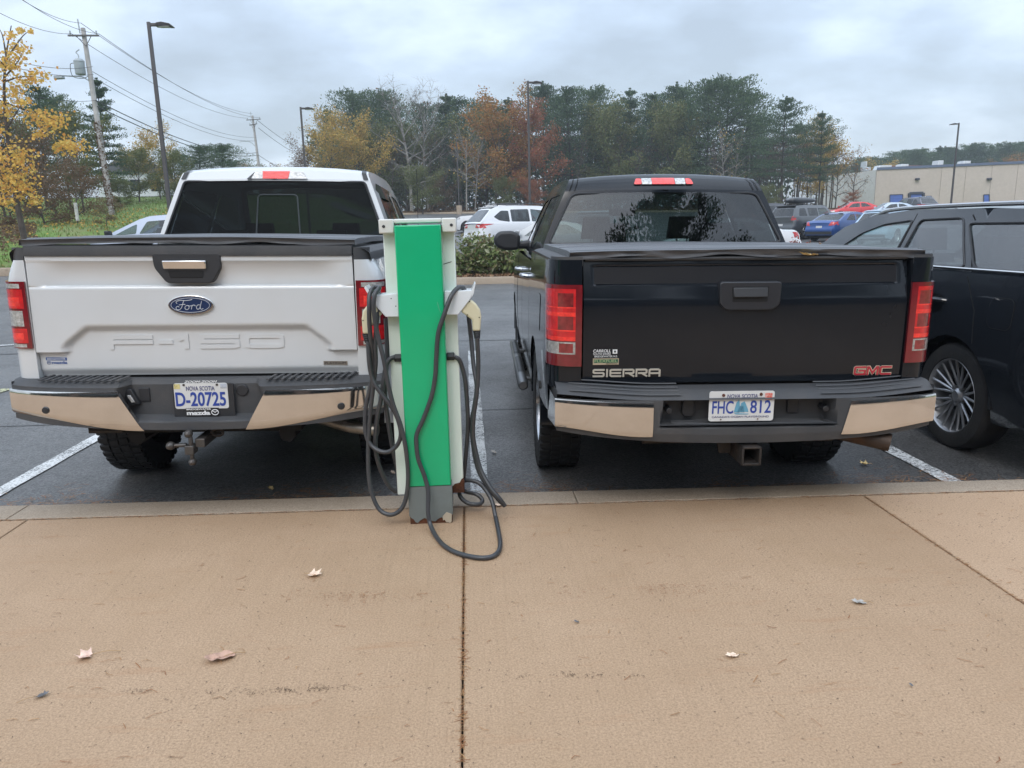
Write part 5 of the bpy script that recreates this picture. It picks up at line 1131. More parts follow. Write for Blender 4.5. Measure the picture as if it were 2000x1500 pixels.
def car(kind, label, cat, px, D, heading, color, name=None, group=None, dz=0.0, style='plain', metal=.3, front=False, trim=True, roofrail=False, vents=None, sc_=1.0, Z=None):
    """px: column of the photograph at its middle; D: distance ahead; heading: degrees, 0 = nose away, 90 = nose to the left"""
    k = SPEC[kind]; x = atY(px, 450, D).x; z = gz(x, D)+dz if Z is None else Z
    S = Shell(W=k['W'], L=k['L'], belt=k['belt'], wheels=k['wheels'], rw=k['rw'], sil=k['sil'], rr=.5, ra=.16, tum=.34, crown=.035, step=.14, arch=.05, rearp=[(0, .05), (.3, 0), (.6, .0), (.75, .07), (1.2, .10)])
    nm = name or {'sedan': 'sedan', 'suv': 'suv', 'boxy': 'suv', 'hatch': 'hatchback', 'pickup': 'pickup_truck'}[kind]
    a = R(heading); c = Vector((x, D, z)); off = Matrix.Rotation(a, 3, 'Z') @ Vector((0, -k['L']/2*sc_, 0))
    rt = thing(nm, label, cat, c+off, (R(1.5) if False else 0, 0, a), group)
    if sc_ != 1: rt.scale = (sc_,)*3
    pm = paint('car_paint_'+'_'.join('%d' % int(v*999) for v in color), color, metal=metal, rough=.35)
    obj('body', S.body(nr=8, nd=4), pm, rt, merge=.0008)
    wins = [rpoly(w_, .05) for w_ in k['win']]
    cb, gl, sg = S.cabin(wins, {k['segr']: rrect(-.88, .88, .10, .93, .08), k['segw']: rrect(-.93, .93, .05, .95, .06)}, step=.2); co = obj('cab', cb, pm, rt, merge=.0008); S.bvh()
    gg_ = g_tint; obj('rear_window', gl[k['segr']], g_dark if kind in ('suv', 'boxy') else gg_, co); obj('windshield', gl[k['segw']], g_pale, co)
    for i, pr in enumerate(sg):
        for g_ in pr: obj('side_window', g_, g_dark if (kind in ('suv', 'boxy') and i < 2) else gg_, co)
    q = MB(); q.box(-k['W']/2+.2, k['W']/2-.2, .15, k['L']-.15, .2, .62); q.box(-k['W']/2+.06, k['W']/2-.06, k['wheels'][0]+k['rw']+.1, k['wheels'][1]-k['rw']-.1, .24, k['belt'][2][1]-.35); obj('chassis', q, dark, rt)
    h = k['belt'][2][1]; seats(rt, k['wheels'][1]-1.35, k['wheels'][1]-2.2, h-.42)
    for y in k['wheels']:
        for sd in (-1, 1): wheel(rt, sd*(k['W']/2-.12), y, k['rw'], .21, 5, .66, sd, n=24, style=style)
    for sd in (-1, 1):
        q = MB(); S.decal(rpoly([(sd*a_, b_) for a_, b_ in k['tl']], .02), 'r', mb=q, eps=.01, step=.08); S.decal(rpoly(k['tls'], .02), 'L' if sd < 0 else 'R', mb=q, eps=.01, step=.08); obj('tail_light', q, mat('car_tail_red', (0.5, 0.02, 0.02), rough=.15, coat=1), rt)
        hb_ = S.zb(k['L']-.35); q = MB(); S.decal(rpoly([(sd*.5, hb_-.2), (sd*.82, hb_-.16), (sd*.82, hb_-.02), (sd*.52, hb_-.08)], .02), 'f', mb=q, eps=.01, step=.08); S.decal(rpoly([(k['L']-.5, hb_-.12), (k['L']-.05, hb_-.2), (k['L']-.05, hb_-.08), (k['L']-.45, hb_-.0)], .02), 'L' if sd < 0 else 'R', mb=q, eps=.01, step=.08); obj('headlight', q, clear_lens, rt)
        q = MB(); y_ = k['sil'][-1][0]-.45; q.prism([(sd*xx, y_, zz) for xx, zz in rpoly([(k['W']/2-.03, h+.02), (k['W']/2+.16, h+.03), (k['W']/2+.17, h+.15), (k['W']/2, h+.15)], .04)], (0, .12, 0)); obj('mirror', q, black_plastic if kind != 'sedan' else pm, rt, bevel=.02)
        q = MB()
        s_ = 'L' if sd < 0 else 'R'
        for w_ in k['win'][:-1] if len(k['win']) < 3 else k['win'][1:-1]:
            S.decal(linepoly([(w_[1][0]+.04, S.zb(w_[1][0])-.03), (w_[1][0]+.04, .35)], .014), s_, mb=q, eps=.003)
        objs('door_seam', q, black_gap, rt, smooth=0)
        q = MB(); q.box(sd*(k['W']/2-.035)-.015, sd*(k['W']/2-.035)+.03, k['win'][-1][0][0]+.1, k['win'][-1][0][0]+.28, h-.12, h-.095); obj('door_handle', q, pm, rt)
    q = MB(); pz = .72 if kind != 'sedan' else .70
    hh_ = S.tree.ray_cast(Vector((0, -5, pz)), Vector((0, 1, 0)))[0]
    yp = hh_.y if hh_ else 0; q.box(-.16, .16, yp-.012, yp+.01, pz-.08, pz+.08); obj('licence_plate', q, mat('far_plate', (0.6, 0.6, 0.6)), rt)
    q = MB(); S.decal(rrect(-.75, .75, .30, .50, .04), 'r', mb=q, eps=.008, step=.1); S.decal(rrect(-.6, .6, .34, .55, .05), 'f', mb=q, eps=.008, step=.1)
    objs('bumper_insert', q, black_plastic, rt)
    if kind in ('suv', 'boxy'):
        q = MB(); y, z_ = k['sil'][2]; q.prism([(-.66, y-.18, z_+.01), (.66, y-.18, z_+.01), (.60, y+.10, z_+.06), (-.60, y+.10, z_+.06)], (0, 0, -.03)); obj('roof_spoiler', q, pm if kind == 'suv' else black_plastic, rt, bevel=.01)
    if roofrail:
        for sd in (-1, 1):
            q = MB(); t_ = k['sil'][3][1]; q.tube(spline([(sd*.62, .9, t_), (sd*.63, 1.0, t_+.07), (sd*.63, 2.5, t_+.06), (sd*.62, 2.7, t_-.03)], 4), .022, 6); obj('roof_rail', q, mat('dark_rail', (0.05, 0.05, 0.055), rough=.4), rt)
    return rt, S
white = (0.70, 0.71, 0.73)
c1, _ = car('hatch', 'silver blue hatchback nosing out behind the cab of the white pickup', 'car', 318, 22, 78, (0.42, 0.46, 0.54), dz=.35, metal=.4)
G1 = 'cars parked in the lot beyond the planted island'
c2, S2 = car('suv', 'white SUV with a long red tail light, left of the black pickup cab', 'suv', 1030, 29, -70, white, group=G1, metal=.0, dz=.25, roofrail=True)
c3, _ = car('pickup', 'white pickup truck with chrome front bumper, nose just right of the charger cap', 'pickup truck', 972, 50, 76, white, name='pickup_truck', metal=0, dz=0)
c4, _ = car('sedan', 'grey sedan half hidden behind the oval wing mirror of the black pickup', 'car', 1075, 25, 74, (0.30, 0.32, 0.34), group=G1, metal=.5)
c5, _ = car('sedan', 'white sedan behind the black pickup cab, its tail end poking out to the right', 'car', 1415, 24.5, 84, white, group=G1, metal=0)
c6, S6 = car('boxy', 'dark grey SUV carrying a black roof box', 'suv', 1578, 41, -62, (0.10, 0.105, 0.11), group=G1, metal=.6, style='split', dz=0)
c7, _ = car('sedan', 'blue sedan parked beside the grey SUV with the roof box', 'car', 1648, 38, -58, (0.02, 0.07, 0.24), group=G1, metal=.5, style='split')
c8, _ = car('suv', 'pale blue crossover just left of the windshield of the black SUV', 'suv', 1738, 34.5, -52, (0.33, 0.45, 0.56), group=G1, metal=.3, sc_=.9)
c9, _ = car('sedan', 'red sedan parked below the small red leaved bush', 'car', 1664, 63, 82, (0.62, 0.03, 0.035), group=G1, metal=.1)
c10, _ = car('sedan', 'pale silver blue sedan in front of the blue loading doors', 'car', 1736, 60, 80, (0.42, 0.50, 0.58), group=G1, metal=.4)
c11, _ = car('boxy', 'black SUV mostly hidden left of the grey SUV with the roof box', 'suv', 1500, 46, -62, (0.03, 0.03, 0.035), group=G1, metal=.3)
c12, _ = car('suv', 'small dark SUV seen end on under the loading doors', 'suv', 1778, 66, 5, (0.10, 0.10, 0.12), group=G1, metal=.3)
c13, _ = car('suv', 'green grey SUV seen only through the rear window of the black pickup', 'suv', 1180, 27, -20, (0.05, 0.07, 0.08), group=G1, metal=.3)
# roof box is a thing carried by the SUV
bx_ = thing('roof_box', 'long black roof box on top of the dark grey SUV', 'roof box', c6.location, c6.rotation_euler)
q = MB()
def rbx(u, v):
    a = 2*PI*u; t = v; w_ = .40*(1-abs(2*t-1)**5)**.5*(1-.25*t); h_ = .19*(1-abs(2*t-1.0)**4)**.5*(1-.35*t)
    ca, sa = math.cos(a), math.sin(a); e = .55
    return (w_*math.copysign(abs(ca)**e, ca), .55+2.2*t, 2.04+h_*math.copysign(abs(sa)**e, sa))
q.patch(rbx, 20, 24); obj('shell', q, mat('roof_box_black', (0.03, 0.032, 0.035), rough=.3, coat=.5), bx_)
for y in (1.1, 2.1):
    q = MB(); q.box(-.6, .6, y-.03, y+.03, 1.83, 1.86); q.box(-.62, -.56, y-.04, y+.04, 1.76, 1.86); q.box(.56, .62, y-.04, y+.04, 1.76, 1.86); obj('crossbar', q, black_plastic, bx_)
# ---------------------------------------------------------------- charging station
YF = 3.63
cp = atY(843, 1020, YF)
ch = thing('charging_station', 'green and white electric vehicle charging station with two coiled cables, between the pickups', 'charging station', (cp.x, cp.y+.1, 0))
white_metal = mat('charger_white', (0.72, 0.78, 0.72), rough=0.35, coat=.3, dirt=(0.6, 0.64, 0.57), ds=3, da=.35)
cap_m = mat('charger_cap', (0.66, 0.67, 0.63), rough=0.4, dirt=(0.5, 0.48, 0.42), ds=5, da=.3)
bracket_m = mat('bracket_white', (0.70, 0.74, 0.76), rough=0.35, coat=.3)
green = mat('charger_green', (0.0, 0.40, 0.165), rough=0.32, coat=.4, var=.04, dirt=(0.01, 0.45, 0.22), ds=1.5, da=.4, bump=.02, bs=6)
steel = mat('base_grey', (0.16, 0.185, 0.18), rough=0.45, dirt=(0.11, 0.12, 0.11), ds=7, da=.5)
rust = mat('rust', (0.10, 0.035, 0.015), rough=.95, bump=.8, bs=90, var=.4, dirt=(0.03, 0.012, 0.008), ds=25, da=.8)
def pp(px, py, Y): return atY(px, py, Y)
def prismpx(mb, pts, Y0, Y1, mi=0):
    P = [pp(a, b, Y0) for a, b in pts]; mb.prism(P, (0, Y1-Y0, 0), mi); return mb
# tall white body: back plate with two side flanges, open to the front
b0 = pp(750, 455, YF+.12); b1 = pp(889, 452, YF+.12); zb = .13; zt_ = 1.50
xl, xr = pp(750, 500, YF+.09).x, pp(889, 500, YF+.09).x
wb = MB(); wb.box(xl, xr, YF+.095, YF+.26, zb, zt_)
obj('body', wb, white_metal, ch, bevel=.004, world=True)
gx0, gx1 = -.345, -.123
tip = pp(769, 441, YF).z
cpz = 1.485
cm_ = MB(); cm_.box(xl-.012, gx0-.004, YF+.035, YF+.275, cpz, cpz+.068); cm_.box(gx1+.004, xr+.012, YF+.035, YF+.275, cpz, cpz+.068); cm_.box(gx0-.004, gx1+.004, YF+.04, YF+.275, cpz+.046, cpz+.068)
obj('cap', cm_, cap_m, ch, bevel=.006, world=True)
for x in (xl+.012, xr-.012):
    q = MB(); q.lathe([(.001, -.003), (.007, -.002), (.008, .006)], (x, YF+.034, cpz+.034), 'y', 12); obj('bolt', q, black_plastic, ch, world=True)
gp = MB(); gp.box(gx0, gx1, YF, YF+.19, .205, 1.522); obj('front_panel', gp, green, ch, bevel=.005, world=True)
ln = MB(); ln.box(gx0+.006, gx1-.006, YF-.0025, YF+.01, 1.512, 1.517) if False else None
ed = MB(); ed.box(gx1-.0045, gx1-.003, YF-.0012, YF+.002, .21, 1.5); obj('panel_seam', ed, mat('seam_green', (0.0, 0.18, 0.07)), ch, world=True, smooth=0)
# grey foot with flaking paint over a rusted end
ft = MB(); ft.box(gx0+.003, gx1-.002, YF+.004, YF+.185, .0, .205); obj('rusted_foot', ft, rust, ch, bevel=.002, world=True)
random.seed(5)
def ragged(x0, x1, z, n, amp, sd):
    random.seed(sd); return [(x0+(x1-x0)*i/n, z+amp*(random.random()-.5)+amp*.8*math.sin(i*.9+sd)) for i in range(n+1)]
rg = ragged(gx0+.008, gx1-.055, .022, 14, .012, 2)+ragged(gx1-.050, gx1-.004, .035, 5, .012, 4)
fp = MB(); fp.prism([(x, YF-.001, z) for x, z in [(gx0, .2035), (gx1-.001, .2035)]+[(gx1-.001, .07)]+rg[::-1]+[(gx0, .05)]], (0, .006, 0)); obj('foot_paint', fp, steel, ch, world=True)
fp = MB(); fp.prism([(gx1-.001, YF+y, z) for y, z in [(.0, .2035), (.185, .2035), (.185, .06), (.15, .05), (.11, .075), (.07, .04), (.03, .06), (0, .045)]], (.004, 0, 0)); fp.prism([(gx0-.001, YF+y, z) for y, z in [(.0, .2035), (.185, .2035), (.185, .04), (0, .045)]], (.004, 0, 0)); objs('foot_paint', fp, steel, ch, world=True)
fl = MB(); fl.prism([(gx1-.05+x, YF-.006-.0*x, z) for x, z in ragged(0, .045, .012, 5, .01, 8)+[(.047, .05), (.02, .062), (0, .04)]], (0, .003, 0)); obj('paint_flake', fl, mat('flake_tan', (0.42, 0.36, 0.27), rough=.8), ch, world=True)
# rusty lower corner of the white body on the right
rc = MB(); P = [(xr-.10, .0), (xr-.09, .03), (xr-.06, .035), (xr-.045, .05), (xr-.02, .055), (xr-.01, .075), (xr+.002, .08), (xr+.002, -.0)]
rc.prism([(x, YF+.092, zb+z) for x, z in P], (0, .01, 0)); rc.prism([(xr+.001, YF+.10+.16*t, zb+h) for t, h in ((0, 0), (0, .07), (.3, .05), (.6, .08), (1, .06), (1, 0))], (.003, 0, 0)); objs('rust_patch', rc, rust, ch, gap=.02, world=True)
scr = MB(); scr.tube([pp(866, 516, YF+.094), pp(876, 513, YF+.094), pp(882, 511, YF+.094)], .0016, 5); scr2 = MB(); scr2.tube([pp(854, 590, YF-.001), pp(857, 602, YF-.001), pp(861, 611, YF-.001)], .0008, 4)
obj('scratch', scr, rustdark, ch, world=True); obj('scratch', scr2, mat('pale_scratch', (0.3, 0.55, 0.4)), ch, world=True)
# cable brackets
bl = MB(); prismpx(bl, [(733, 577), (777, 573), (779, 619), (753, 619), (733, 597)], YF+.03, YF+.16); obj('cable_bracket', bl, bracket_m, ch, bevel=.003, world=True)
bl = MB(); prismpx(bl, [(711, 562), (714, 559), (722, 570), (733, 577), (732, 582), (719, 575)], YF+.03, YF+.16); obj('bracket_lip', bl, bracket_m, ch, bevel=.001, world=True)
br = MB(); prismpx(br, [(868, 569), (921, 567), (920, 582), (895, 615), (868, 615)], YF+.03, YF+.16); obj('cable_bracket', br, bracket_m, ch, bevel=.003, world=True)
br = MB(); prismpx(br, [(920, 569), (927, 553), (929, 554), (925, 574), (921, 581)], YF+.03, YF+.16); obj('bracket_lip', br, bracket_m, ch, bevel=.001, world=True)
q = MB()
for a, b in ((764, 583), (773, 598)): p = pp(a, b, YF+.03); q.lathe([(.001, -.002), (.003, -.001), (.003, .004)], p, 'y', 8)
objs('bolt', q, black_plastic, ch, world=True)
# cable sockets
for sd, x0, x1, y in ((-1, 770, 786, 699), (1, 872, 888, 696)):
    q = MB(); a = pp(x0, y, YF+.09); b = pp(x1, y, YF+.09); prof = [(.001, 0), (.017, 0), (.022, .004), (.022, (b.x-a.x)-.004), (.018, (b.x-a.x))]
    q.lathe([(r_, h_) for r_, h_ in prof], a, 'x', 6); obj('cable_socket', q, black_plastic, ch, bevel=.002, world=True)
cable_m = mat('cable_rubber', (0.040, 0.042, 0.046), rough=.42, coat=.15, dirt=(0.09, 0.085, 0.08), ds=14, da=.3)
RC = .0115
def cab(pts, name='charging_cable'):
    """pts: (px, py, depth) or (px, py, 'g') for a point lying on the ground"""
    P = [atZ(a, b, RC+.001) if d == 'g' else (atZ(a, b, RC+.001+d[1]) if isinstance(d, tuple) else pp(a, b, YF+d)) for a, b, d in pts]
    q = MB(); q.tube(spline(P, 7), RC, 10); return obj(name, q, cable_m, ch, world=True)
cR = cab([(888, 697, .09), (897, 703, .09), (904, 722, .10), (909, 746, .10), (912, 782, .11), (914, 823, .12), (912, 864, .14), (907, 918, .17), (903, 946, .18), (897, 962, .16), (903, 975, .14), (915, 983, .13), (926, 985, .12), (938, 984, .13), (942, 976, .16), (930, 965, .18), (910, 960, .2),
    (898, 950, .18), (903, 940, .16), (918, 938, .14), (935, 943, .12), (948, 956, .1), (961, 979, .06), (968, 1010, .0), ])
cR2 = cab([(968, 1010, .0), (974, 1040, 'g'), (977, 1062, 'g'), (973, 1078, 'g'), (958, 1088, 'g'), (931, 1089, 'g'), (893, 1080, 'g'), (868, 1066, 'g'), (852, 1048, 'g'), (841, 1026, -.10), (836, 1000, -.075), (836, 960, -.05), (829, 930, -.035), (817, 897, -.03), (813, 864, -.025), (815, 845, -.02), (827, 818, -.018), (843, 773, -.018), (850, 735, -.018), (852, 700, -.018), (856, 651, -.018), (868, 613, -.014), (880, 581, .0), (890, 566, .03), (900, 561, .06), (908, 568, .10), (913, 600, .19), (920, 660, .20)])
cR3 = cab([(920, 660, .20), (925, 714, .16), (931, 755, .12), (927, 790, .11), (922, 823, .12), (924, 870, .14), (934, 917, .14), (953, 951, .10), (972, 974, .06), (986, 988, .02)])
cR4 = cab([(932, 660, .04), (934, 717, .05), (931, 770, .05), (925, 815, .07), (924, 850, .09), (930, 885, .09), (940, 920, .07), (958, 953, .03), (975, 973, .01), (986, 988, .02)])
cL1 = cab([(719, 668, .04), (721, 706, .03), (726, 735, .03), (735, 755, .02), (750, 775, .01), (766, 796, .0), (778, 821, .0), (783, 848, .0), (776, 869, .01), (760, 882, .02), (741, 881, .03), (724, 868, .05), (714, 845, .06), (714, 800, .07), (722, 760, .07), (728, 728, .07), (727, 690, .05), (722, 640, .02), (721, 604, .01), (722, 576, .03), (729, 563, .06), (740, 570, .14)])
cL2 = cab([(734, 574, .13), (731, 562, .08), (741, 562, .04), (733, 573, .01), (730, 590, .0), (731, 615, .0), (738, 655, .0), (750, 705, -.01), (757, 745, -.01), (768, 790, -.015), (783, 832, -.02), (793, 880, -.025), (797, 933, -.02), (792, 976, -.02), (779, 999, -.02), (759, 1005, -.01), (738, 991, .01), (723, 950, .03), (719, 890, .05), (723, 810, .06), (730, 747, .06), (734, 707, .05), (733, 667, .04), (738, 610, .06), (746, 575, .12)])
cL3 = cab([(771, 697, .09), (760, 703, .08), (753, 720, .07), (749, 745, .06), (744, 780, .06), (736, 820, .07), (733, 867, .08), (739, 905, .09), (753, 938, .10), (768, 957, .11), (779, 955, .12), (777, 920, .12), (766, 872, .11), (757, 813, .10), (752, 760, .09), (756, 700, .10), (755, 649, .12), (754, 622, .14)])
# coupler heads
cream = mat('cream_plastic', (0.62, 0.58, 0.40), rough=.4, coat=.2)
def coupler(px_pts, boot, Y0, Y1, screws, parent):
    q = MB(); prismpx(q, px_pts, Y0, Y1); o = obj('coupler', q, cream, parent, bevel=.009, seg=3, world=True)
    q = MB(); (a, b), (c, d) = boot; A = pp(a, b, (Y0+Y1)/2); B = pp(c, d, (Y0+Y1)/2); n = 9
    q.tube([A.lerp(B, i/n) for i in range(n+1)], [(.021 if i % 2 == 0 else .0185)*(1-.03*i) for i in range(n+1)], 12); obj('cable_boot', q, black_plastic, o, world=True)
    q = MB()
    for a, b in screws: q.lathe([(.001, -.002), (.0035, -.001), (.0035, .003)], pp(a, b, Y0), 'y', 8)
    objs('screw', q, black_plastic, o, world=True)
coupler([(904, 597), (914, 588), (921, 586), (930, 594), (938, 606), (940, 618), (938, 647), (923, 647), (922, 625), (911, 617), (900, 609)], ((931, 645), (932, 662)), YF+.04, YF+.085, [(917, 589), (913, 615), (936, 620)], cR4)
coupler([(717, 596), (709, 607), (706, 622), (708, 652), (721, 653), (722, 640), (735, 625), (746, 613), (734, 601)], ((715, 651), (718, 669)), YF+.05, YF+.095, [(709, 626)], cL1)
# ---------------------------------------------------------------- trees
G_ = random.Random(11)
bark = mat('grey_bark', (0.085, 0.07, 0.058), rough=.95, bump=.8, bs=12, var=.35)
bark_pale = mat('pale_bark', (0.26, 0.245, 0.225), rough=.9, bump=.5, bs=9, var=.3, dirt=(.05, .045, .04), ds=5, da=.7)
bark_dark = mat('dark_bark', (0.045, 0.038, 0.033), rough=.95, bump=.6, bs=14, var=.3)
L_pine = leafmat('pine_needles_green', [(0.038, 0.068, 0.040), (0.055, 0.10, 0.055), (0.08, 0.13, 0.065), (0.115, 0.165, 0.075)], .12)
L_pine2 = leafmat('pine_needles_light', [(0.055, 0.10, 0.055), (0.09, 0.14, 0.07), (0.13, 0.185, 0.085)], .15)
L_yel = leafmat('yellow_leaves', [(0.46, 0.29, 0.07), (0.56, 0.37, 0.09), (0.40, 0.30, 0.09), (0.26, 0.24, 0.08), (0.52, 0.29, 0.09)])
L_yel2 = leafmat('golden_leaves', [(0.68, 0.42, 0.08), (0.78, 0.52, 0.12), (0.66, 0.46, 0.12), (0.75, 0.36, 0.09), (0.50, 0.42, 0.12)], .35)
L_or = leafmat('orange_leaves', [(0.36, 0.15, 0.05), (0.40, 0.20, 0.06), (0.30, 0.18, 0.06), (0.20, 0.15, 0.05)])
L_red = leafmat('red_leaves', [(0.27, 0.085, 0.055), (0.34, 0.125, 0.06), (0.24, 0.11, 0.06), (0.32, 0.18, 0.07)])
L_olive = leafmat('olive_leaves', [(0.09, 0.12, 0.05), (0.13, 0.16, 0.06), (0.20, 0.20, 0.075), (0.12, 0.12, 0.05)])
L_brown = leafmat('brown_leaves', [(0.13, 0.075, 0.045), (0.17, 0.10, 0.05), (0.12, 0.09, 0.05), (0.20, 0.12, 0.07)])
L_shrub = leafmat('shrub_leaves', [(0.08, 0.12, 0.04), (0.14, 0.19, 0.06), (0.22, 0.26, 0.10), (0.16, 0.12, 0.06), (0.40, 0.42, 0.28)], .2)
L_redshrub = leafmat('crimson_leaves', [(0.24, 0.04, 0.035), (0.32, 0.08, 0.05), (0.16, 0.05, 0.03), (0.25, 0.16, 0.07)], .2)
def rv(s=1.0): return Vector((G_.uniform(-1, 1), G_.uniform(-1, 1), G_.uniform(-1, 1)))*s
def leaf(mb, p, s, asp=.7, up=None):
    """one small bent leaf clump: two triangles"""
    a = rv().normalized() if up is None else (up+rv(.5)).normalized(); b = a.cross(rv()).normalized(); n = a.cross(b)
    o = len(mb.v); mb.v += [tuple(p-a*s*.5), tuple(p+b*s*asp*.5+n*s*.12), tuple(p+a*s*.5), tuple(p-b*s*asp*.5+n*s*.12)]
    mb.f += [(o, o+1, o+2, o+3)]; mb.m.append(0)
def limb(mb, p, d, L, r, n=5, droop=0.0, wob=.12, sides=5):
    P = [Vector(p)]; d = Vector(d).normalized(); pts = [(Vector(p), d.copy())]
    for i in range(n):
        d = (d+rv(wob)+Vector((0, 0, -droop))).normalized(); P.append(P[-1]+d*L/n); pts.append((P[-1].copy(), d.copy()))
    mb.tube(P, [r*(1-.8*i/n) for i in range(n+1)], sides, cap=False); return pts
def deciduous(h, cw, leaf_s, nl, base=.3, bare=False, seed=1, fork=.0, lush=1.0, clump=.5, trunk_r=None):
    G_.seed(seed); tb = MB(); lf = MB(); tr = trunk_r or h*.014
    T = limb(tb, (0, 0, -.3), (G_.uniform(-.05, .05), G_.uniform(-.05, .05), 1), h*.92, tr, 10, wob=.05, sides=7); tips = []
    nb = int(13 if not bare else 17)
    for k in range(nb):
        f = base+(.97-base)*(k+.5)/nb; i = min(9, int(f*10)); a = T[i][0].lerp(T[i+1][0], f*10-i)
        prof = math.sin(PI*min(1, (f-base)/(1-base)*.72+.22))**.8; ang = k*2.4+G_.uniform(-.5, .5); e = .35+.75*(f-base)/(1-base)+G_.uniform(-.1, .2)
        Ln = cw*.5*prof*G_.uniform(.8, 1.15)/max(.5, math.cos(e)); d = Vector((math.cos(ang)*math.cos(e), math.sin(ang)*math.cos(e), math.sin(e)))
        Q = limb(tb, a, d, Ln, tr*(1-f)*.8+.018*h/12, 6, wob=.16)
        for j in range(2, 7):
            for _ in range(2 if not bare else 3):
                p, dd = Q[j]; q = (dd+rv(.9)).normalized(); l2 = Ln*.28*G_.uniform(.6, 1.2); S_ = limb(tb, p, q, l2, .010*h/12+.008, 3, wob=.2, sides=3); tips += [s_[0] for s_ in S_[1:]]
                if bare:
                    for _2 in range(2): limb(tb, S_[2][0], (S_[2][1]+rv(.8)), l2*.6, .006*h/12+.004, 2, wob=.2, sides=3)
        tips += [q_[0] for q_ in Q[3:]]
    for _ in range(nl):
        t = tips[G_.randrange(len(tips))]; p = t+Vector((G_.gauss(0, clump), G_.gauss(0, clump), G_.gauss(0, clump*.7))); leaf(lf, p, leaf_s*G_.uniform(.6, 1.3))
    return tb, lf
def pine(h, cw, nl, leaf_s, base=.25, seed=1, layers=16, plume=1.0, shape='open', top=.5, sag=0.03, tight=1.0):
    G_.seed(seed); tb = MB(); lf = MB(); tr = h*.013
    T = limb(tb, (0, 0, -.3), (0, 0, 1), h, tr, 10, wob=.02, sides=7); spots = []
    for k in range(layers):
        f = base+(.985-base)*((k+G_.uniform(0, .7))/layers); i = min(9, int(f*10)); a = T[i][0].lerp(T[i+1][0], f*10-i); g = (f-base)/(1-base)
        prof = {'open': (1-g)**.7*(.62+.38*G_.random()), 'cone': (1-g)**.9, 'umb': (.45+.55*math.sin(PI*min(1, .15+g*.8)))*(1-g**5)*(.7+.3*G_.random()), 'round': math.sin(PI*min(1, g*.75+.25))**.7}[shape]+.06
        for m_ in range(5 if g < .8 else 4):
            if shape == 'open' and G_.random() < .15: continue
            ang = m_*2*PI/5+k*1.1+G_.uniform(-.35, .35); e = .02+.5*g+G_.uniform(-.08, .1); Ln = cw*.5*prof*G_.uniform(.75, 1.15)
            Q = limb(tb, a, (math.cos(ang)*math.cos(e), math.sin(ang)*math.cos(e), math.sin(e)), Ln, tr*.35*(1-g)+.02, 5, droop=sag-.05*g, wob=.07, sides=4)
            for j in range(1 if g > .5 else 2, 6):
                spots.append((Q[j][0], Q[j][1], tight*(.14+.13*Ln*(1.05-abs(j-3.5)/6)))); tight < 1 and spots.append(((Q[j][0]+Q[j-1][0])/2, Q[j][1], tight*(.14+.11*Ln)))
    for z in range(8): spots.append((T[10][0]-Vector((0, 0, z*.30-.2)), Vector((0, 0, 1)), .05+.045*z))
    per = max(1, nl//len(spots))
    for p, d, s in spots:
        for _ in range(per):
            q = p+Vector((G_.gauss(0, s), G_.gauss(0, s), G_.gauss(0, s*.32*tight)+s*.2)); leaf(lf, q, leaf_s*G_.uniform(.6, 1.3), .38, up=Vector((d.x*.6, d.y*.6, .7)))
    return tb, lf
PROTO = {}; HT = {}
def proto(key, gen, bk, lm, lname='crown'):
    tb, lf = gen; zs = sorted(v[2] for v in (lf.v or tb.v)); HT[key] = zs[int(len(zs)*.997)]; PROTO[key] = (tb.mesh('trunk', bk, 50), lf.mesh(lname, lm, 0) if lf.f else None)
proto('yel', deciduous(12, 9.5, .30, 8500, .25, seed=3, clump=.6), bark, L_yel)
proto('olive', deciduous(12, 8.5, .29, 8500, .15, seed=4, clump=.6), bark, L_olive)
proto('orange', deciduous(15, 10.5, .31, 11000, .18, seed=5, clump=.6), bark, L_or)
proto('red', deciduous(15, 9.5, .31, 10000, .12, seed=6, clump=.6), bark, L_red)
proto('brown', deciduous(10, 8, .26, 5000, .1, seed=7, clump=.6), bark, L_brown)
proto('bare', deciduous(15, 8, .3, 60, .25, bare=True, seed=8), bark_pale, L_brown)
proto('bareor', deciduous(12, 7, .3, 420, .2, bare=True, seed=18), bark, L_or)
proto('bare2', deciduous(13, 5, .3, 90, .35, bare=True, seed=9, trunk_r=.13), bark_pale, L_yel)
proto('thin', deciduous(12, 3.4, .3, 50, .5, bare=True, seed=10, trunk_r=.11), bark, L_brown)
proto('pineA', pine(17, 9.5, 10500, .30, .36, seed=21, shape='umb', layers=13), bark_dark, L_pine)
proto('pineB', pine(16, 8, 9500, .29, .18, seed=22, shape='open', layers=15), bark_dark, L_pine)
proto('pineC', pine(17, 10.5, 12000, .31, .28, seed=23, shape='round'), bark_dark, L_pine2)
proto('pineD', pine(18, 10.5, 11000, .30, .30, seed=24, shape='umb', layers=11), bark_dark, L_pine)
proto('pineE', pine(15, 8.5, 8500, .28, .12, seed=25, shape='round', layers=15), bark_dark, L_pine)
def tree(key, px, D, ytop, name, label, group=None, width=1.0, base_y=None, rot=None, yb=None):
    """place a tree: foot at column px and distance D, scaled so that its top reaches row ytop"""
    p = atY(px, 420, D); z0 = gz(p.x, D) if yb is None else atY(px, yb, D).z; zt = atY(px, ytop, D).z
    tm, lm = PROTO[key]; H_ = HT[key]
    s = (zt-z0)/H_; r = thing(name, label, 'tree', (p.x, D, z0), (0, 0, rot if rot is not None else (px*1.7) % 6.28), group); r.scale = (s*width, s*width, s)
    link('trunk', tm, r)
    if lm: link('crown', lm, r)
    return r
WD = 'trees of the wood beyond the lot'
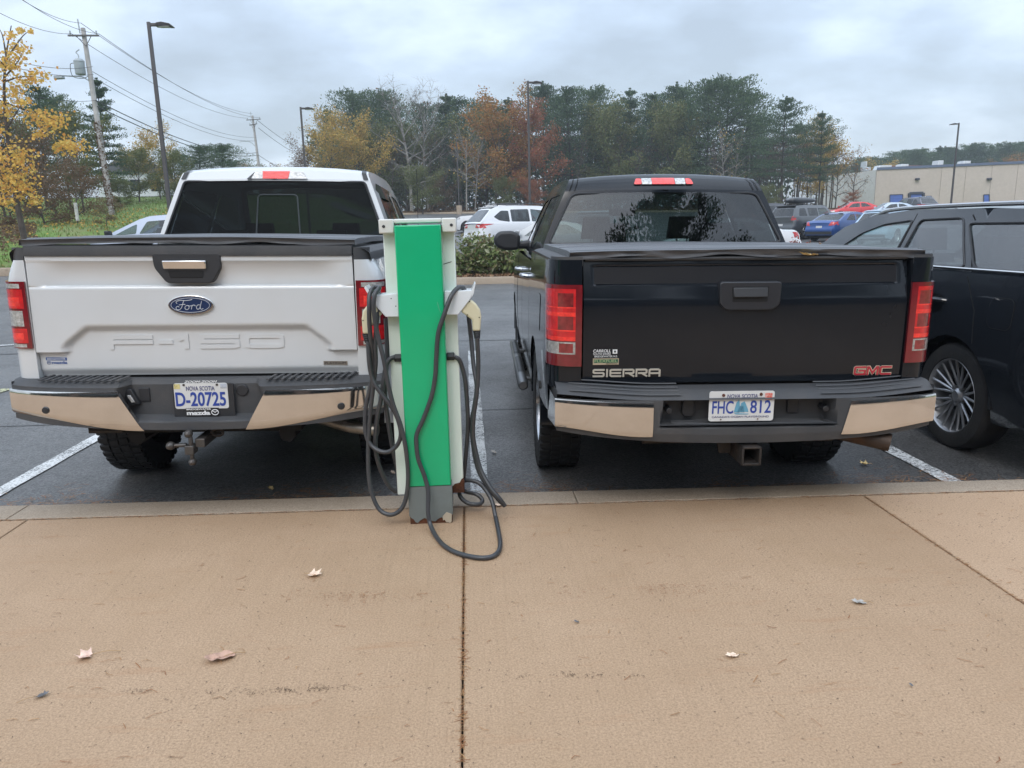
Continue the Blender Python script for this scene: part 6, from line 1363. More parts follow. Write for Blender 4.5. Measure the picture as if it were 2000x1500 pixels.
# front row of the wood, left to right
tree('yel', 648, 86, 205, 'maple_tree', 'yellow leaved maple at the left end of the wood, the lower rounder crown', WD, 1.0)
tree('yel', 702, 88, 212, 'maple_tree', 'yellow leaved maple with a pale forked trunk, right of the wood end maple', WD, .95, rot=2.2)
tree('brown', 616, 92, 265, 'shrubby_tree', 'low brown thicket tree at the foot of the yellow maples', WD, 1.0)
tree('pineC', 700, 98, 176, 'pine_tree', 'broad dark pine rising behind the yellow maples', WD, 1.15)
tree('pineC', 752, 100, 178, 'pine_tree', 'dark green pine just left of the tall bare tree', WD, 1.0, rot=1)
tree('olive', 745, 92, 240, 'broadleaf_tree', 'olive green tree under the broad dark pines', WD, 1.0)
tree('bare', 805, 90, 163, 'bare_tree', 'tall leafless grey tree rising over the green charger', WD, 1.25)
tree('bare', 838, 93, 178, 'bare_tree', 'leafless grey tree just right of the tallest bare one', WD, 1.05, rot=2)
tree('olive', 800, 95, 235, 'shrubby_tree', 'brown leaved tree behind the bare trunks', WD, 1.1)
tree('pineB', 782, 103, 195, 'pine_tree', 'pine tree behind the tall leafless trees', WD, 1.2)
tree('olive', 826, 84, 322, 'small_tree', 'small bushy yellow green tree on the grass strip by the charger', None, 1.3)
tree('brown', 868, 88, 340, 'small_tree', 'low reddish brown bush at the wood edge left of the concrete lamp foot', None, 1.1)
tree('pineB', 868, 100, 186, 'pine_tree', 'slim dark pine between the bare trees and the orange maple', WD, 1.1)
tree('pineE', 905, 103, 188, 'pine_tree', 'dark pine behind the white leaning bare trunks', WD, 1.2)
tree('bare2', 912, 86, 235, 'bare_tree', 'white barked leafless tree left of the orange maple', WD, 1.2)
tree('bare2', 928, 87, 262, 'bare_tree', 'smaller white barked leafless tree against the orange maple', WD, 1.0, rot=4)
tree('pineE', 895, 96, 300, 'pine_tree', 'short dark conifer at the foot of the bare white trunks', WD, 1.6)
tree('orange', 968, 90, 180, 'maple_tree', 'large golden orange maple left of the central lamp post', WD, 1.05)
tree('olive', 950, 95, 215, 'broadleaf_tree', 'olive leaved tree under the large orange maple', WD, 1.1)
tree('red', 1050, 91, 186, 'maple_tree', 'red leaved maple behind the central lamp post', WD, .85)
tree('red', 1040, 86, 345, 'small_tree', 'low crimson bush at the foot of the central lamp post', None, 1.3)
tree('olive', 985, 87, 345, 'small_tree', 'low olive bush under the orange maple', None, 1.2)
tree('pineA', 1062, 104, 160, 'pine_tree', 'pine whose tip stands above the red maple', WD, .9)
tree('pineE', 1120, 95, 172, 'pine_tree', 'dense dark pine right of the red maple', WD, 1.15)
tree('pineC', 1150, 98, 170, 'pine_tree', 'tall pine behind the left edge of the black pickup roof', WD, 1.0)
tree('olive', 1192, 93, 195, 'broadleaf_tree', 'yellow green tree among the pines above the black pickup roof', WD, .9)
tree('olive', 1172, 96, 225, 'broadleaf_tree', 'olive tree tucked beside the yellow green tree', WD, 1.0)
tree('pineB', 1236, 95, 176, 'pine_tree', 'conical pine above the middle of the black pickup roof', WD, 1.05)
tree('pineE', 1262, 98, 182, 'spruce_tree', 'dark spruce right of the conical pine', WD, 1.1)
tree('olive', 1305, 94, 195, 'broadleaf_tree', 'light olive tree between the spruce and the biggest pine', WD, .9)
tree('pineA', 1322, 101, 164, 'pine_tree', 'thin topped pine left of the biggest pine', WD, 1.0)
tree('pineC', 1378, 96, 160, 'pine_tree', 'biggest pine of the wood, its left half', WD, 1.15)
tree('pineC', 1412, 94, 150, 'pine_tree', 'biggest pine of the wood, its tallest crown', WD, 1.2, rot=2.5)
tree('pineA', 1455, 97, 175, 'pine_tree', 'pine leaning right beside the biggest pine', WD, 1.0)
tree('bare2', 1415, 88, 238, 'bare_tree', 'white barked bare tree under the tallest pine', WD, .9)
tree('bare2', 1430, 90, 255, 'bare_tree', 'thinner white bare tree beside the white barked one', WD, .8, rot=3)
tree('pineD', 1522, 84, 189, 'pine_tree', 'free standing umbrella shaped pine above the black pickup right pillar', WD, 1.0)
tree('pineD', 1598, 84, 218, 'pine_tree', 'slender pine at the right end of the wood', WD, .75, rot=2)
tree('yel', 1590, 92, 222, 'maple_tree', 'golden tree glowing behind the slender right end pine', WD, .8)
tree('bareor', 1630, 90, 285, 'small_tree', 'sparse orange tree in front of the building corner', None, .9)
tree('bareor', 1665, 88, 283, 'bare_tree', 'small bare tree in front of the pale building wall', None, .8)
tree('red', 1658, 80, 372, 'small_tree', 'small red leaved bush above the red sedan', None, 1.5, yb=408)
tree('olive', 1502, 80, 360, 'small_tree', 'yellow olive bush left of the roof box', None, 1.4)
i_ = 0
for px, D, yt, k in [(660, 108, 215, 'pineB'), (720, 110, 200, 'pineE'), (835, 108, 205, 'pineC'), (940, 108, 198, 'pineC'), (1000, 108, 195, 'pineB'), (1090, 108, 185, 'pineD'), (1200, 108, 200, 'pineE'), (1280, 108, 200, 'pineC'), (1345, 108, 190, 'pineE'), (1480, 108, 225, 'pineA'), (1555, 112, 240, 'pineA')]:
    tree(k, px, D, yt, 'pine_tree', 'pine tree of the back row of the wood, mostly hidden by nearer trees', 'back row pines of the wood', 1.2)
# thin trunks crowding under the pines
G_.seed(77)
for n in range(64):
    px = G_.choice([G_.uniform(1085, 1480), G_.uniform(1470, 1625), G_.uniform(740, 935), G_.uniform(1470, 1620)]); D = G_.uniform(88, 104)
    tree('thin', px, D, G_.uniform(235, 300), 'thin_tree', 'thin leafless trunk standing in the wood', 'thin trunks in the wood', G_.uniform(.7, 1.2))
# far wood behind the building
for n in range(26):
    px = 1625+n*16+G_.uniform(-6, 6); k = G_.choice(['pineC', 'pineB', 'pineE', 'pineC']); yt = interp([(1600, 318), (1690, 312), (1740, 296), (1850, 286), (2050, 282)], px)+G_.uniform(-6, 8)
    tree(k, px, G_.uniform(165, 185), yt, 'pine_tree', 'distant pine rising behind the flat roofed building', 'distant pines behind the building', 1.5)
tree('yel', 1720, 158, 308, 'broadleaf_tree', 'distant yellow tree behind the corner of the building roof', None, 1.2)
tree('orange', 1972, 158, 304, 'broadleaf_tree', 'distant orange tree behind the building at the right edge', None, 1.3)
for px, yt, k in [(492, 318, 'olive'), (520, 322, 'orange'), (548, 310, 'brown'), (575, 322, 'yel'), (600, 318, 'brown'), (460, 312, 'pineC')]:
    tree(k, px, 150, yt, 'broadleaf_tree', 'distant low tree far beyond the white pickup roof', 'distant trees beyond the white pickup', 1.2)
# left bank
LG = 'trees on the left bank'
tree('pineB', 215, 56, 152, 'pine_tree', 'tall dark pine with flat layered limbs behind the utility pole', LG, 1.0, yb=392)
tree('pineE', 95, 52, 165, 'pine_tree', 'dark pine behind the golden leaved young maple', LG, 1.1, yb=400)
tree('pineC', 140, 58, 185, 'pine_tree', 'blunt topped pine left of the utility pole', LG, .9, yb=400)
tree('olive', 165, 48, 205, 'broadleaf_tree', 'olive brown tree left of the leaning utility pole', LG, .9, yb=410)
tree('brown', 110, 44, 225, 'broadleaf_tree', 'brown leaved tree in the middle of the left thicket', LG, .9, yb=420)
tree('olive', 55, 46, 215, 'broadleaf_tree', 'olive tree behind the golden maple trunk', LG, .9, yb=420)
tree('brown', 10, 44, 190, 'broadleaf_tree', 'brown leaved tree at the left edge of the thicket', LG, 1.0, yb=420)
tree('pineB', -20, 50, 140, 'pine_tree', 'dark pine cut by the left edge of the picture', LG, 1.0, yb=420)
tree('brown', 150, 40, 300, 'small_tree', 'low twiggy brown bush left of the pole foot', LG, 1.3, yb=438)
tree('brown', 85, 38, 290, 'small_tree', 'twiggy reddish brown bush behind the young maple foot', LG, 1.3, yb=445)
tree('brown', 25, 38, 300, 'small_tree', 'brown bush at the left edge below the golden leaves', LG, 1.4, yb=448)
tree('yel', 318, 66, 240, 'broadleaf_tree', 'yellow topped tree behind the near lamp post', LG, 1.1, yb=395)
tree('olive', 275, 62, 285, 'broadleaf_tree', 'green olive tree between pole and near lamp post', LG, 1.3, yb=398)
tree('olive', 345, 60, 290, 'broadleaf_tree', 'olive tree hugging the near lamp post', LG, 1.2, yb=398)
tree('pineC', 400, 68, 284, 'pine_tree', 'low bushy pine above the left corner of the white cab', LG, 1.5, yb=400)
tree('pineC', 445, 70, 282, 'pine_tree', 'low bushy pine above the white cab roof', LG, 1.5, yb=400, rot=1)
tree('pineE', 365, 72, 300, 'pine_tree', 'low pine between lamp post and white cab', LG, 1.6, yb=400)
tree('brown', 205, 34, 380, 'shrub', 'round grey green shrub at the foot of the utility pole', None, 1.6, yb=440)
tree('olive', 240, 55, 350, 'small_tree', 'dark bush right of the utility pole foot', LG, 1.5, yb=408)
# the young golden maple standing in the grass at the left edge, with leaves in open sprays
def maple():
    rt = thing('young_maple', 'young golden maple with sparse leaf sprays at the left edge', 'tree', tuple(atY(50, 474, 27)), (0, 0, 0))
    o = Vector(rt.location); W_ = lambda a, b, d=0: atY(a, b, 27+d)-o
    tb = MB(); lf = MB(); G_.seed(5)
    tb.tube(spline([W_(50, 476), W_(36, 410), W_(24, 330), W_(14, 260), W_(8, 180), W_(12, 110), W_(22, 50)], 5), [.11-.0032*i for i in range(31)], 7, cap=False)
    br = [[(16, 280), (60, 280), (110, 283), (150, 290)], [(10, 200), (50, 215), (85, 225), (120, 240)], [(8, 160), (40, 150), (70, 150), (90, 155)], [(10, 120), (30, 90), (45, 70), (58, 60)], [(30, 370), (60, 385), (75, 392)], [(26, 340), (45, 320), (55, 318)], [(24, 330), (0, 320), (-20, 315)],
          [(10, 200), (-15, 190), (-30, 180)], [(12, 130), (-10, 110), (-25, 90)], [(14, 250), (35, 215), (45, 200)], [(28, 360), (5, 385), (-10, 395)], [(12, 110), (5, 70), (-5, 50)], [(10, 150), (35, 120), (42, 105)]]
    for b in br:
        P = spline([W_(a, c, G_.uniform(-.6, .6)*(i > 0)) for i, (a, c) in enumerate(b)], 4); tb.tube(P, [.03-.022*i/(len(P)-1) for i in range(len(P))], 4, cap=False)
    sprays = [(150, 287, 12), (135, 283, 14), (120, 285, 12), (105, 245, 14), (85, 232, 14), (62, 225, 12), (75, 262, 10), (115, 232, 12), (75, 150, 14), (50, 155, 14), (30, 110, 14), (38, 95, 12), (20, 130, 12), (40, 60, 5), (60, 62, 4), (30, 180, 12), (12, 215, 12), (45, 200, 8), (25, 315, 22), (40, 340, 20), (10, 350, 22), (45, 375, 18), (70, 392, 9), (15, 395, 14), (-5, 300, 22), (30, 365, 20), (35, 300, 16), (-10, 375, 20), (2, 120, 14), (-15, 150, 20), (-15, 210, 20), (0, 255, 10), (20, 70, 7)]
    for a, b, r_ in sprays:
        for _ in range(int(r_*8)):
            c = W_(a+G_.gauss(0, r_*.95), b+G_.gauss(0, r_*.62), G_.gauss(0, .5)); leaf(lf, c, G_.uniform(.06, .14), .9)
    obj('trunk', tb, bark, rt); obj('crown', lf, L_yel2, rt, smooth=0)
maple()
# shrubs of the island: a green one right of the charger, crimson ones further right
def shrub(name, label, x, y, w_, d_, h, n, lm, s, seed, group=None):
    G_.seed(seed); rt = thing(name, label, 'shrub', (x, y, gz(x, y)+.12), (0, 0, 0), group); tb = MB(); lf = MB(); tips = []
    for k in range(26):
        a = G_.uniform(0, 6.28); e = G_.uniform(.35, 1.3); d = Vector((math.cos(a)*math.cos(e)*w_, math.sin(a)*math.cos(e)*d_, math.sin(e)*h)); L_ = d.length*G_.uniform(.7, 1.05)
        Q = limb(tb, (G_.uniform(-.3, .3)*w_, G_.uniform(-.3, .3)*d_, 0), d, L_, .012, 5, wob=.15, sides=3); tips += [q[0] for q in Q[1:]]
    for _ in range(n):
        t = G_.choice(tips); leaf(lf, t+Vector((G_.gauss(0, .12), G_.gauss(0, .12), G_.gauss(0, .08))), s*G_.uniform(.6, 1.4), .55)
    obj('stems', tb, bark_dark, rt); obj('foliage', lf, lm, rt, smooth=0)
p = atY(945, 500, 20.3); shrub('island_shrub', 'leafy green shrub on the planted island, right of the charger', p.x, 20.3, 1.0, .9, 1.12, 3600, L_shrub, .135, 1)
p = atY(1000, 500, 20.6); shrub('island_shrub', 'browner green shrub partly hidden by the black wing mirror', p.x, 20.6, 1.0, .8, .85, 2600, L_shrub, .13, 2)
p = atY(895, 500, 20.6); shrub('island_shrub', 'small green shrub peeping out beside the charger edge', p.x, 20.4, .7, .7, .7, 1500, L_shrub, .13, 3)
for i, (px, lab) in enumerate([(1545, 'first crimson shrub right of the black pickup rear window'), (1580, 'crimson shrub below the wheel of the grey SUV'), (1615, 'crimson shrub in front of the blue sedan wheel'), (1648, 'crimson shrub nearest to the black SUV windshield'), (1500, 'crimson shrub hidden behind the black pickup right pillar')]):
    p = atY(px, 470, 20.6); shrub('crimson_shrub', lab, p.x, 20.6+.3*(i % 2), .45, .5, .78, 420, L_redshrub, .085, 30+i, 'crimson shrubs on the planted island')
# pine behind the camera, seen only as a reflection in the rear windows
proto('pineM', pine(18, 11, 46000, .17, .30, seed=29, shape='umb', layers=8, tight=.5), bark_dark, L_pine)
r = tree('pineM', 900, 30, 160, 'pine_tree', 'open crowned pine mirrored in the rear window of the black pickup', None, 1.0)
r.location = (6.6, -15.6, 0); r.scale = (1.6, 1.5, .84)

# the depth of the wood behind the front rows, one mass of dark foliage and trunks
def wood_mass():
    G_.seed(91); lf = MB(); tk = MB()
    for _ in range(22000):
        x = G_.uniform(-23, 50); y = G_.uniform(112, 124); top = 11+2.5*noise.noise((x*.12, 0, 3))+2*noise.noise((x*.5, 1, 3)); z = top*G_.random()**.8
        if x > 36: z *= .8
        leaf(lf, Vector((x, y, gz(x, y)+z)), G_.uniform(.4, .9), .6)
    o = obj('woodland', lf, L_pine, smooth=0); o['kind'] = 'stuff'
    for _ in range(7000):
        x = G_.uniform(-22, 45); y = G_.uniform(92, 106); z = abs(G_.gauss(0, .8))
        leaf(tk, Vector((x, y, gz(x, y)+z)), G_.uniform(.25, .5), .6)
    o = obj('undergrowth', tk, L_brown, smooth=0); o['kind'] = 'stuff'
wood_mass()
# ---------------------------------------------------------------- lamp posts
post_m = mat('brown_grey_post', (0.085, 0.08, 0.08), rough=.45, metal=.3, var=.1)
def lamp_post(px_t, y_t, px_b, D, label, side=1, w_=.075, arm=.68, foot=False, group='parking lot lamp posts', m=post_m):
    T = atY(px_t, y_t, D); x = atY(px_b, 430, D).x; z0 = gz(T.x, D)
    rt = thing('lamp_post', label, 'lamp post', (T.x, D, z0), (0, 0, 0), group)
    H_ = T.z-z0; q = MB(); q.tube([(0, 0, .1), (0, 0, H_)], [w_*1.15, w_*.85], 4); obj('pole', q, m, rt, bevel=.008)
    q = MB(); q.box(-.16, .16, -.16, .16, 0, .12); obj('base_plate', q, m, rt)
    q = MB(); q.box(min(0, side*.25), max(0, side*.25), -.035, .035, H_-.12, H_-.03)
    q.prism([(side*.2, -.14, H_-.13), (side*.26, -.14, H_-.04), (side*.4, -.14, H_-.02), (side*.62, -.12, H_-.06), (side*arm, -.08, H_-.11), (side*arm, -.08, H_-.135)], (0, .26, 0)); h = obj('lamp_head', q, m, rt, bevel=.02)
    q = MB(); q.box(min(side*.30, side*.6), max(side*.30, side*.6), -.10, .10, H_-.145, H_-.132); obj('lens', q, mat('lamp_lens', (0.4, 0.4, 0.38), rough=.3), h)
    if foot: q = MB(); q.lathe([(.001, .9), (.27, .9), (.3, .8), (.3, -.1)], (0, 0, 0), 'z', 20); obj('concrete_foot', q, kerb_m, rt)
    return rt
lamp_post(290, 43, 330, 24, 'nearest lamp post, rising behind the white pickup cab at left')
lamp_post(587, 209, 594, 42, 'lamp post standing at the left end of the wood')
lamp_post(1031, 158, 1033, 37, 'lamp post in front of the red maple, in the middle')
lamp_post(1873, 240, 1861, 58, 'lamp post in front of the tan building', side=-1)
lamp_post(892, 272, 897, 80, 'far lamp post on a round concrete foot beside the bare trees', foot=True)
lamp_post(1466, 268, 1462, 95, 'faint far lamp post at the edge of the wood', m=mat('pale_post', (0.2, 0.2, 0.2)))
# ---------------------------------------------------------------- utility poles and wires
def gnd(p): return Vector((p.x, p.y, gz(p.x, p.y)))
wood = mat('weathered_pole_wood', (0.42, 0.40, 0.385), rough=.9, bump=.5, bs=10, var=.2)
wire_m = mat('wire_black', (0.03, 0.03, 0.035), rough=.6); grey_m = mat('transformer_grey', (0.34, 0.38, 0.40), rough=.4)
def util_pole(top, bot, D, label, arms, extras=False, sc_=1.0):
    T = atY(*top, D); B = atY(*bot, D); rt = thing('utility_pole', label, 'utility pole', tuple(B), (0, 0, 0), 'utility poles'); o = Vector(B)
    q = MB(); q.tube([Vector((0, 0, -1.0))+(B-T).normalized()*.0, T-o], [.17, .12], 12); obj('pole', q, wood, rt); pts = []
    for (a, b), (c, d) in arms:
        A_, B_ = atY(a, b, D)-o, atY(c, d, D)-o; m_ = (A_+B_)/2; dv_ = (B_-A_)/2; q = MB(); q.tube([m_-dv_+Vector((0, -.18, 0)), m_+dv_+Vector((0, -.18, 0))], .06, 4); q.tube([m_+dv_*.5+Vector((0, -.15, 0)), m_+Vector((dv_.x*.05, -.12, -.55*sc_))], .02, 5); q.tube([m_-dv_*.5+Vector((0, -.15, 0)), m_+Vector((dv_.x*.05, -.12, -.55*sc_))], .02, 5); ar = obj('crossarm', q, mat('arm_wood', (0.12, 0.115, 0.11), rough=.9), rt)
        for e in (A_.lerp(B_, .08), A_.lerp(B_, .93)): q = MB(); q.lathe([(.001, .22), (.05, .2), (.03, .14), (.06, .1), (.03, .05), (.02, 0)], e+Vector((0, -.18, .04)), 'z', 8); obj('insulator', q, grey_m, ar)
    q = MB(); q.tube([T-o-Vector((0, 0, .3))+Vector((-.15, -.1, 0)), T-o+Vector((-.18, -.1, .45))], .035, 6); obj('ridge_pin', q, grey_m, rt)
    return rt, o, T
pA, oA, TA = util_pole((162, 55), (217, 402), 46, 'near utility pole with a transformer, rising above the left thicket', [((136, 71), (196, 71))])
def loc_(a, b, D, o): return atY(a, b, D)-o
q = MB(); c = loc_(160, 132, 46, oA)+Vector((0, -.25, 0)); q.lathe([(.001, .42), (.2, .40), (.28, .30), (.29, .26), (.27, .24), (.27, -.38), (.25, -.42), (.001, -.42)], c, 'z', 16); q.tube(spline([c+Vector((.02, 0, .42)), c+Vector((0, 0, .62)), c+Vector((-.1, 0, .75)), c+Vector((.1, 0, .9))], 4), .03, 6); tr_o = obj('transformer', q, grey_m, pA)
q = MB(); q.tube(spline([c+Vector((-.27, 0, .2)), c+Vector((-.5, 0, .1)), c+Vector((-.45, 0, -.5)), c+Vector((.1, 0, -.62)), c+Vector((.4, 0, -.5))], 5), .018, 5); obj('transformer_lead', q, wire_m, tr_o)
q = MB(); q.tube(spline([loc_(174, 158, 46, oA), loc_(160, 150, 46, oA), loc_(140, 149, 46, oA), loc_(122, 148, 46, oA)], 5), .03, 6); sl_ = obj('street_light_arm', q, grey_m, pA); q = MB(); a_ = loc_(117, 151, 46, oA); q.prism([a_+Vector((-.28, -.15, .08)), a_+Vector((.2, -.15, .1)), a_+Vector((.22, -.15, -.08)), a_+Vector((-.28, -.15, -.1))], (0, .3, 0)); obj('street_light', q, grey_m, sl_, bevel=.03)
q = MB(); G_.seed(3)
for k in range(420):
    t = G_.uniform(0, .55)**1.2; p = Vector((0, 0, 0)).lerp(TA-oA, t); ang = G_.uniform(2.6, 6.6); leaf(q, p+Vector((math.cos(ang)*.2, math.sin(ang)*.2, 0)), G_.uniform(.06, .16), .8)
obj('dead_ivy', q, L_brown, pA, smooth=0)
pB, oB, TB = util_pole((493, 226), (507, 330), 100, 'far utility pole above the white pickup roof', [((482, 235), (510, 233)), ((488, 245), (503, 242))], sc_=1.6)
q = MB(); q.tube(spline([loc_(498, 285, 100, oB), loc_(488, 277, 100, oB), loc_(476, 276, 100, oB), loc_(468, 277, 100, oB)], 5), .04, 6); obj('street_light_arm', q, grey_m, pB)
def wire(a, b, c, sag, label, r=.018):
    A_, B_ = a, b; P = [A_.lerp(B_, i/24)-Vector((0, 0, sag*4*(i/24)*(1-i/24))) for i in range(25)]; q = MB(); o = P[0].copy(); q.tube([p-o for p in P], r, 5); w_ = obj('overhead_wire', q, wire_m); w_.location = o; tag(w_, label, 'wire', 'overhead wires'); return w_
E_ = [(55, 'a'), ]
wl = [((140, 66), (484, 231), 'overhead wire from the left tip of the near crossarm to the far pole'), ((158, 45), (493, 222), 'topmost overhead wire between the two utility poles'), ((193, 66), (508, 230), 'overhead wire from the right tip of the near crossarm to the far pole'),
      ((181, 140), (500, 268), 'upper low wire between the two utility poles'), ((183, 152), (501, 275), 'second low wire between the two utility poles'), ((187, 196), (503, 298), 'thick lower cable between the two utility poles'), ((190, 208), (504, 303), 'lowest thick cable between the two utility poles')]
for (a, b), (c, d), lab in wl: wire(atY(a, b, 45.8), atY(c, d, 99.8), None, 1.0, lab, .016 if 'thick' not in lab else .03)
wr_ = [((140, 66), (-60, -8), 'overhead wire leaving the left tip of the near crossarm to the upper left'), ((158, 45), (-20, -45), 'overhead wire leaving the top of the near pole to the upper left'), ((193, 66), (0, -32), 'overhead wire leaving the right tip of the near crossarm to the upper left'),
       ((181, 130), (-60, 92), 'upper service wire running left from the near pole'), ((183, 145), (-60, 103), 'lower service wire running left from the near pole'), ((187, 196), (-60, 148), 'thick cable running left from the near pole')]
for (a, b), (c, d), lab in wr_: wire(atY(a, b, 45.8), atY(c, d, 30), None, .35, lab, .012)
for (a, b), (c, d), lab in [((503, 235), (640, 300), 'upper overhead wire running right from the far pole'), ((505, 250), (640, 312), 'lower overhead wire running right from the far pole'), ((505, 303), (600, 322), 'thick overhead cable running right from the far pole')]: wire(atY(a, b, 99.8), atY(c, d, 190), None, 1.5, lab, .03)
# ---------------------------------------------------------------- tan flat roofed building
def building():
    D0 = 112; tan = mat('tan_panel', (0.52, 0.45, 0.39), rough=.85, var=.05, dirt=(0.43, 0.37, 0.31), ds=.25, da=.5, bump=.1, bs=3); pale = mat('pale_panel', (0.66, 0.64, 0.61), rough=.85, var=.05, dirt=(.4, .36, .32), ds=.3, da=.4)
    A_ = atY(1712, 337, D0); B_ = atY(2160, 326, 100); C_ = atY(1600, 348, 128); g0 = 2.4
    rt = thing('building', 'long tan flat roofed building with blue loading doors at the right', 'building', (A_.x, A_.y, g0), (0, 0, 0)); o = Vector((A_.x, A_.y, g0))
    zt_ = 9.0-g0+.1
    a = Vector((0, 0, 0)); b = Vector((B_.x-o.x, B_.y-o.y, 0)); c = Vector((C_.x-o.x, C_.y-o.y, 0)); d = b+Vector((5, 45, 0)); e_ = c+Vector((30, 30, 0))
    q = MB(); q.prism([a, b, d, e_], (0, 0, zt_)); obj('wall', q, tan, rt)
    q = MB(); q.prism([a+Vector((-.05, .0, 0)), e_, c], (0, 0, zt_-.25)); obj('side_wing', q, pale, rt)
    dr = (b-a).normalized(); nrm = Vector((dr.y, -dr.x, 0)); 
    def face(px, py):
        r_ = ray(px, py); P0 = o; t = (P0-CAM).dot(nrm)/r_.dot(nrm); return CAM+r_*t-o
    q = MB(); q.prism([a+nrm*.02+Vector((0, 0, zt_-.28)), b+nrm*.02+Vector((0, 0, zt_-.28)), b+nrm*.02+Vector((0, 0, zt_+.08)), a+nrm*.02+Vector((0, 0, zt_+.08))], nrm*.12); rf = obj('roof_edge', q, mat('blue_grey_trim', (0.10, 0.13, 0.2), rough=.5), rt)
    blue = mat('blue_door', (0.07, 0.14, 0.46), rough=.5, var=.1, vs=2); frm = mat('dark_frame', (0.04, 0.045, 0.06), rough=.7)
    for x0, x1, y0, y1, fr in ((1738, 1763, 380, 412, .12), (1776, 1803, 377, 412, .45), (1809, 1819, 383, 400, .05), (1921, 1932, 380, 396, .05)):
        P = [face(x0, y1), face(x1, y1), face(x1, y0), face(x0, y0)]; P[0].z = P[1].z = min(P[0].z, P[1].z); P[2].z = P[3].z = (P[2].z+P[3].z)/2
        q = MB(); q.prism([p+nrm*.01 for p in P], nrm*(.06)); dd = obj('loading_door' if x1-x0 > 20 else 'door', q, blue, rt)
        for k, (s0, s1) in enumerate(((P[0], P[3]), (P[1], P[2]), (P[3], P[2]))):
            q = MB(); q.tube([s0+nrm*.1, s1+nrm*.1], max(.06, fr*.5), 4); obj('frame', q, frm, dd)
        if x1-x0 > 20:
            for k in range(1, 4): q = MB(); z_ = P[0].z+(P[3].z-P[0].z)*k/4; q.tube([Vector((P[0].x, P[0].y, z_))+nrm*.08, Vector((P[1].x, P[1].y, z_))+nrm*.08], .02, 4); obj('panel_line', q, mat('door_line', (0.03, 0.06, 0.2)), dd)
    for x in (1833, 1880, 1930, 1980):
        P = face(x, 400); q = MB(); q.tube([Vector((P.x, P.y, .0))+nrm*.01, Vector((P.x, P.y, zt_-.3))+nrm*.01], .025, 4); obj('panel_joint', q, mat('joint_tan', (0.3, 0.25, 0.21)), rt)
    for x in (1790, 1930): P = face(x, 350); q = MB(); q.box(P.x-.25, P.x+.25, P.y-.5, P.y, P.z-.15, P.z+.15); obj('wall_lamp', q, frm, rt, bevel=.05)
    roof_m = mat('roof_unit_metal', (0.55, 0.58, 0.6), rough=.4, metal=.3)
    for x0, x1, h, dd_ in ((1679, 1688, .5, 9), (1717, 1720, 1.3, 4), (1724, 1735, .5, 5), (1756, 1785, .7, 6), (1795, 1812, .7, 5), (1888, 1900, 1.1, 7), (1932, 1948, .8, 6)):
        P = face((x0+x1)/2, 335); wd = (x1-x0)*112/1440*.5; q = MB(); y = P.y+dd_; q.prism([(P.x-wd, y, zt_), (P.x+wd, y, zt_), (P.x+wd, y, zt_+h), (P.x-wd*.7, y, zt_+h)], (0, 1.6, 0)); obj('roof_unit', q, roof_m, rt, bevel=.05)
    P = face(1830, 335); q = MB(); q.box(P.x-3.4, P.x+3.4, P.y+9, P.y+10, zt_, zt_+.7); obj('roof_screen', q, mat('red_brown_screen', (0.16, 0.08, 0.07), rough=.8), rt)
building()
# small white house beyond the left road
hs = thing('house', 'small white house half hidden by bushes beyond the left road', 'house', tuple(atY(268, 392, 84)), (0, 0, R(20)))
q = MB(); q.box(-3.5, 3.5, 0, 6, 0, 2.9); obj('wall', q, mat('house_white', (0.6, 0.62, 0.63), rough=.7), hs)
q = MB(); q.prism([(-3.8, -.3, 2.9), (3.8, -.3, 2.9), (0, -.3, 5.0)], (0, 6.6, 0)); obj('roof', q, mat('house_roof', (0.10, 0.10, 0.11), rough=.8), hs)
for x in (-2.2, 0, 2.0): q = MB(); q.box(x-.5, x+.5, -.05, .02, 1, 2.2); obj('window', q, dark_glass, hs)
# short white marker post and a leaning bare sapling in the verge
P = atY(152, 431, 35); mp_ = thing('marker_post', 'short white peeling wooden post in the brush left of the utility pole', 'post', tuple(P), (0, R(3), 0)); q = MB(); q.tube([(0, 0, 0), (-.05, 0, .78)], .075, 8); obj('post', q, mat('peeling_white', (0.55, 0.55, 0.52), rough=.8, dirt=(.15, .12, .09), ds=9, da=.8), mp_)
# shop behind the photographer, which only shows as a reflection
sh_ = thing('shop_building', 'dark shop front mirrored in the black tailgate', 'building', (0, -7.0, 0), (0, 0, 0))
q = MB(); q.box(-26, 26, -10, -.02, -.2, 3.0); obj('wall', q, mat('shop_brick', (0.14, 0.10, 0.08), rough=.85, var=.2, vs=2, bump=.2, bs=8), sh_)
for x in frange(-24, 22, 4.6): q = MB(); q.box(x, x+3.6, -.05, 0, .4, 2.5); obj('window', q, dark_glass, sh_)
q = MB(); q.box(-26.4, 26.4, -10.4, .35, 3.0, 3.4); obj('roof_edge', q, mat('shop_fascia', (0.10, 0.105, 0.11), rough=.6), sh_)
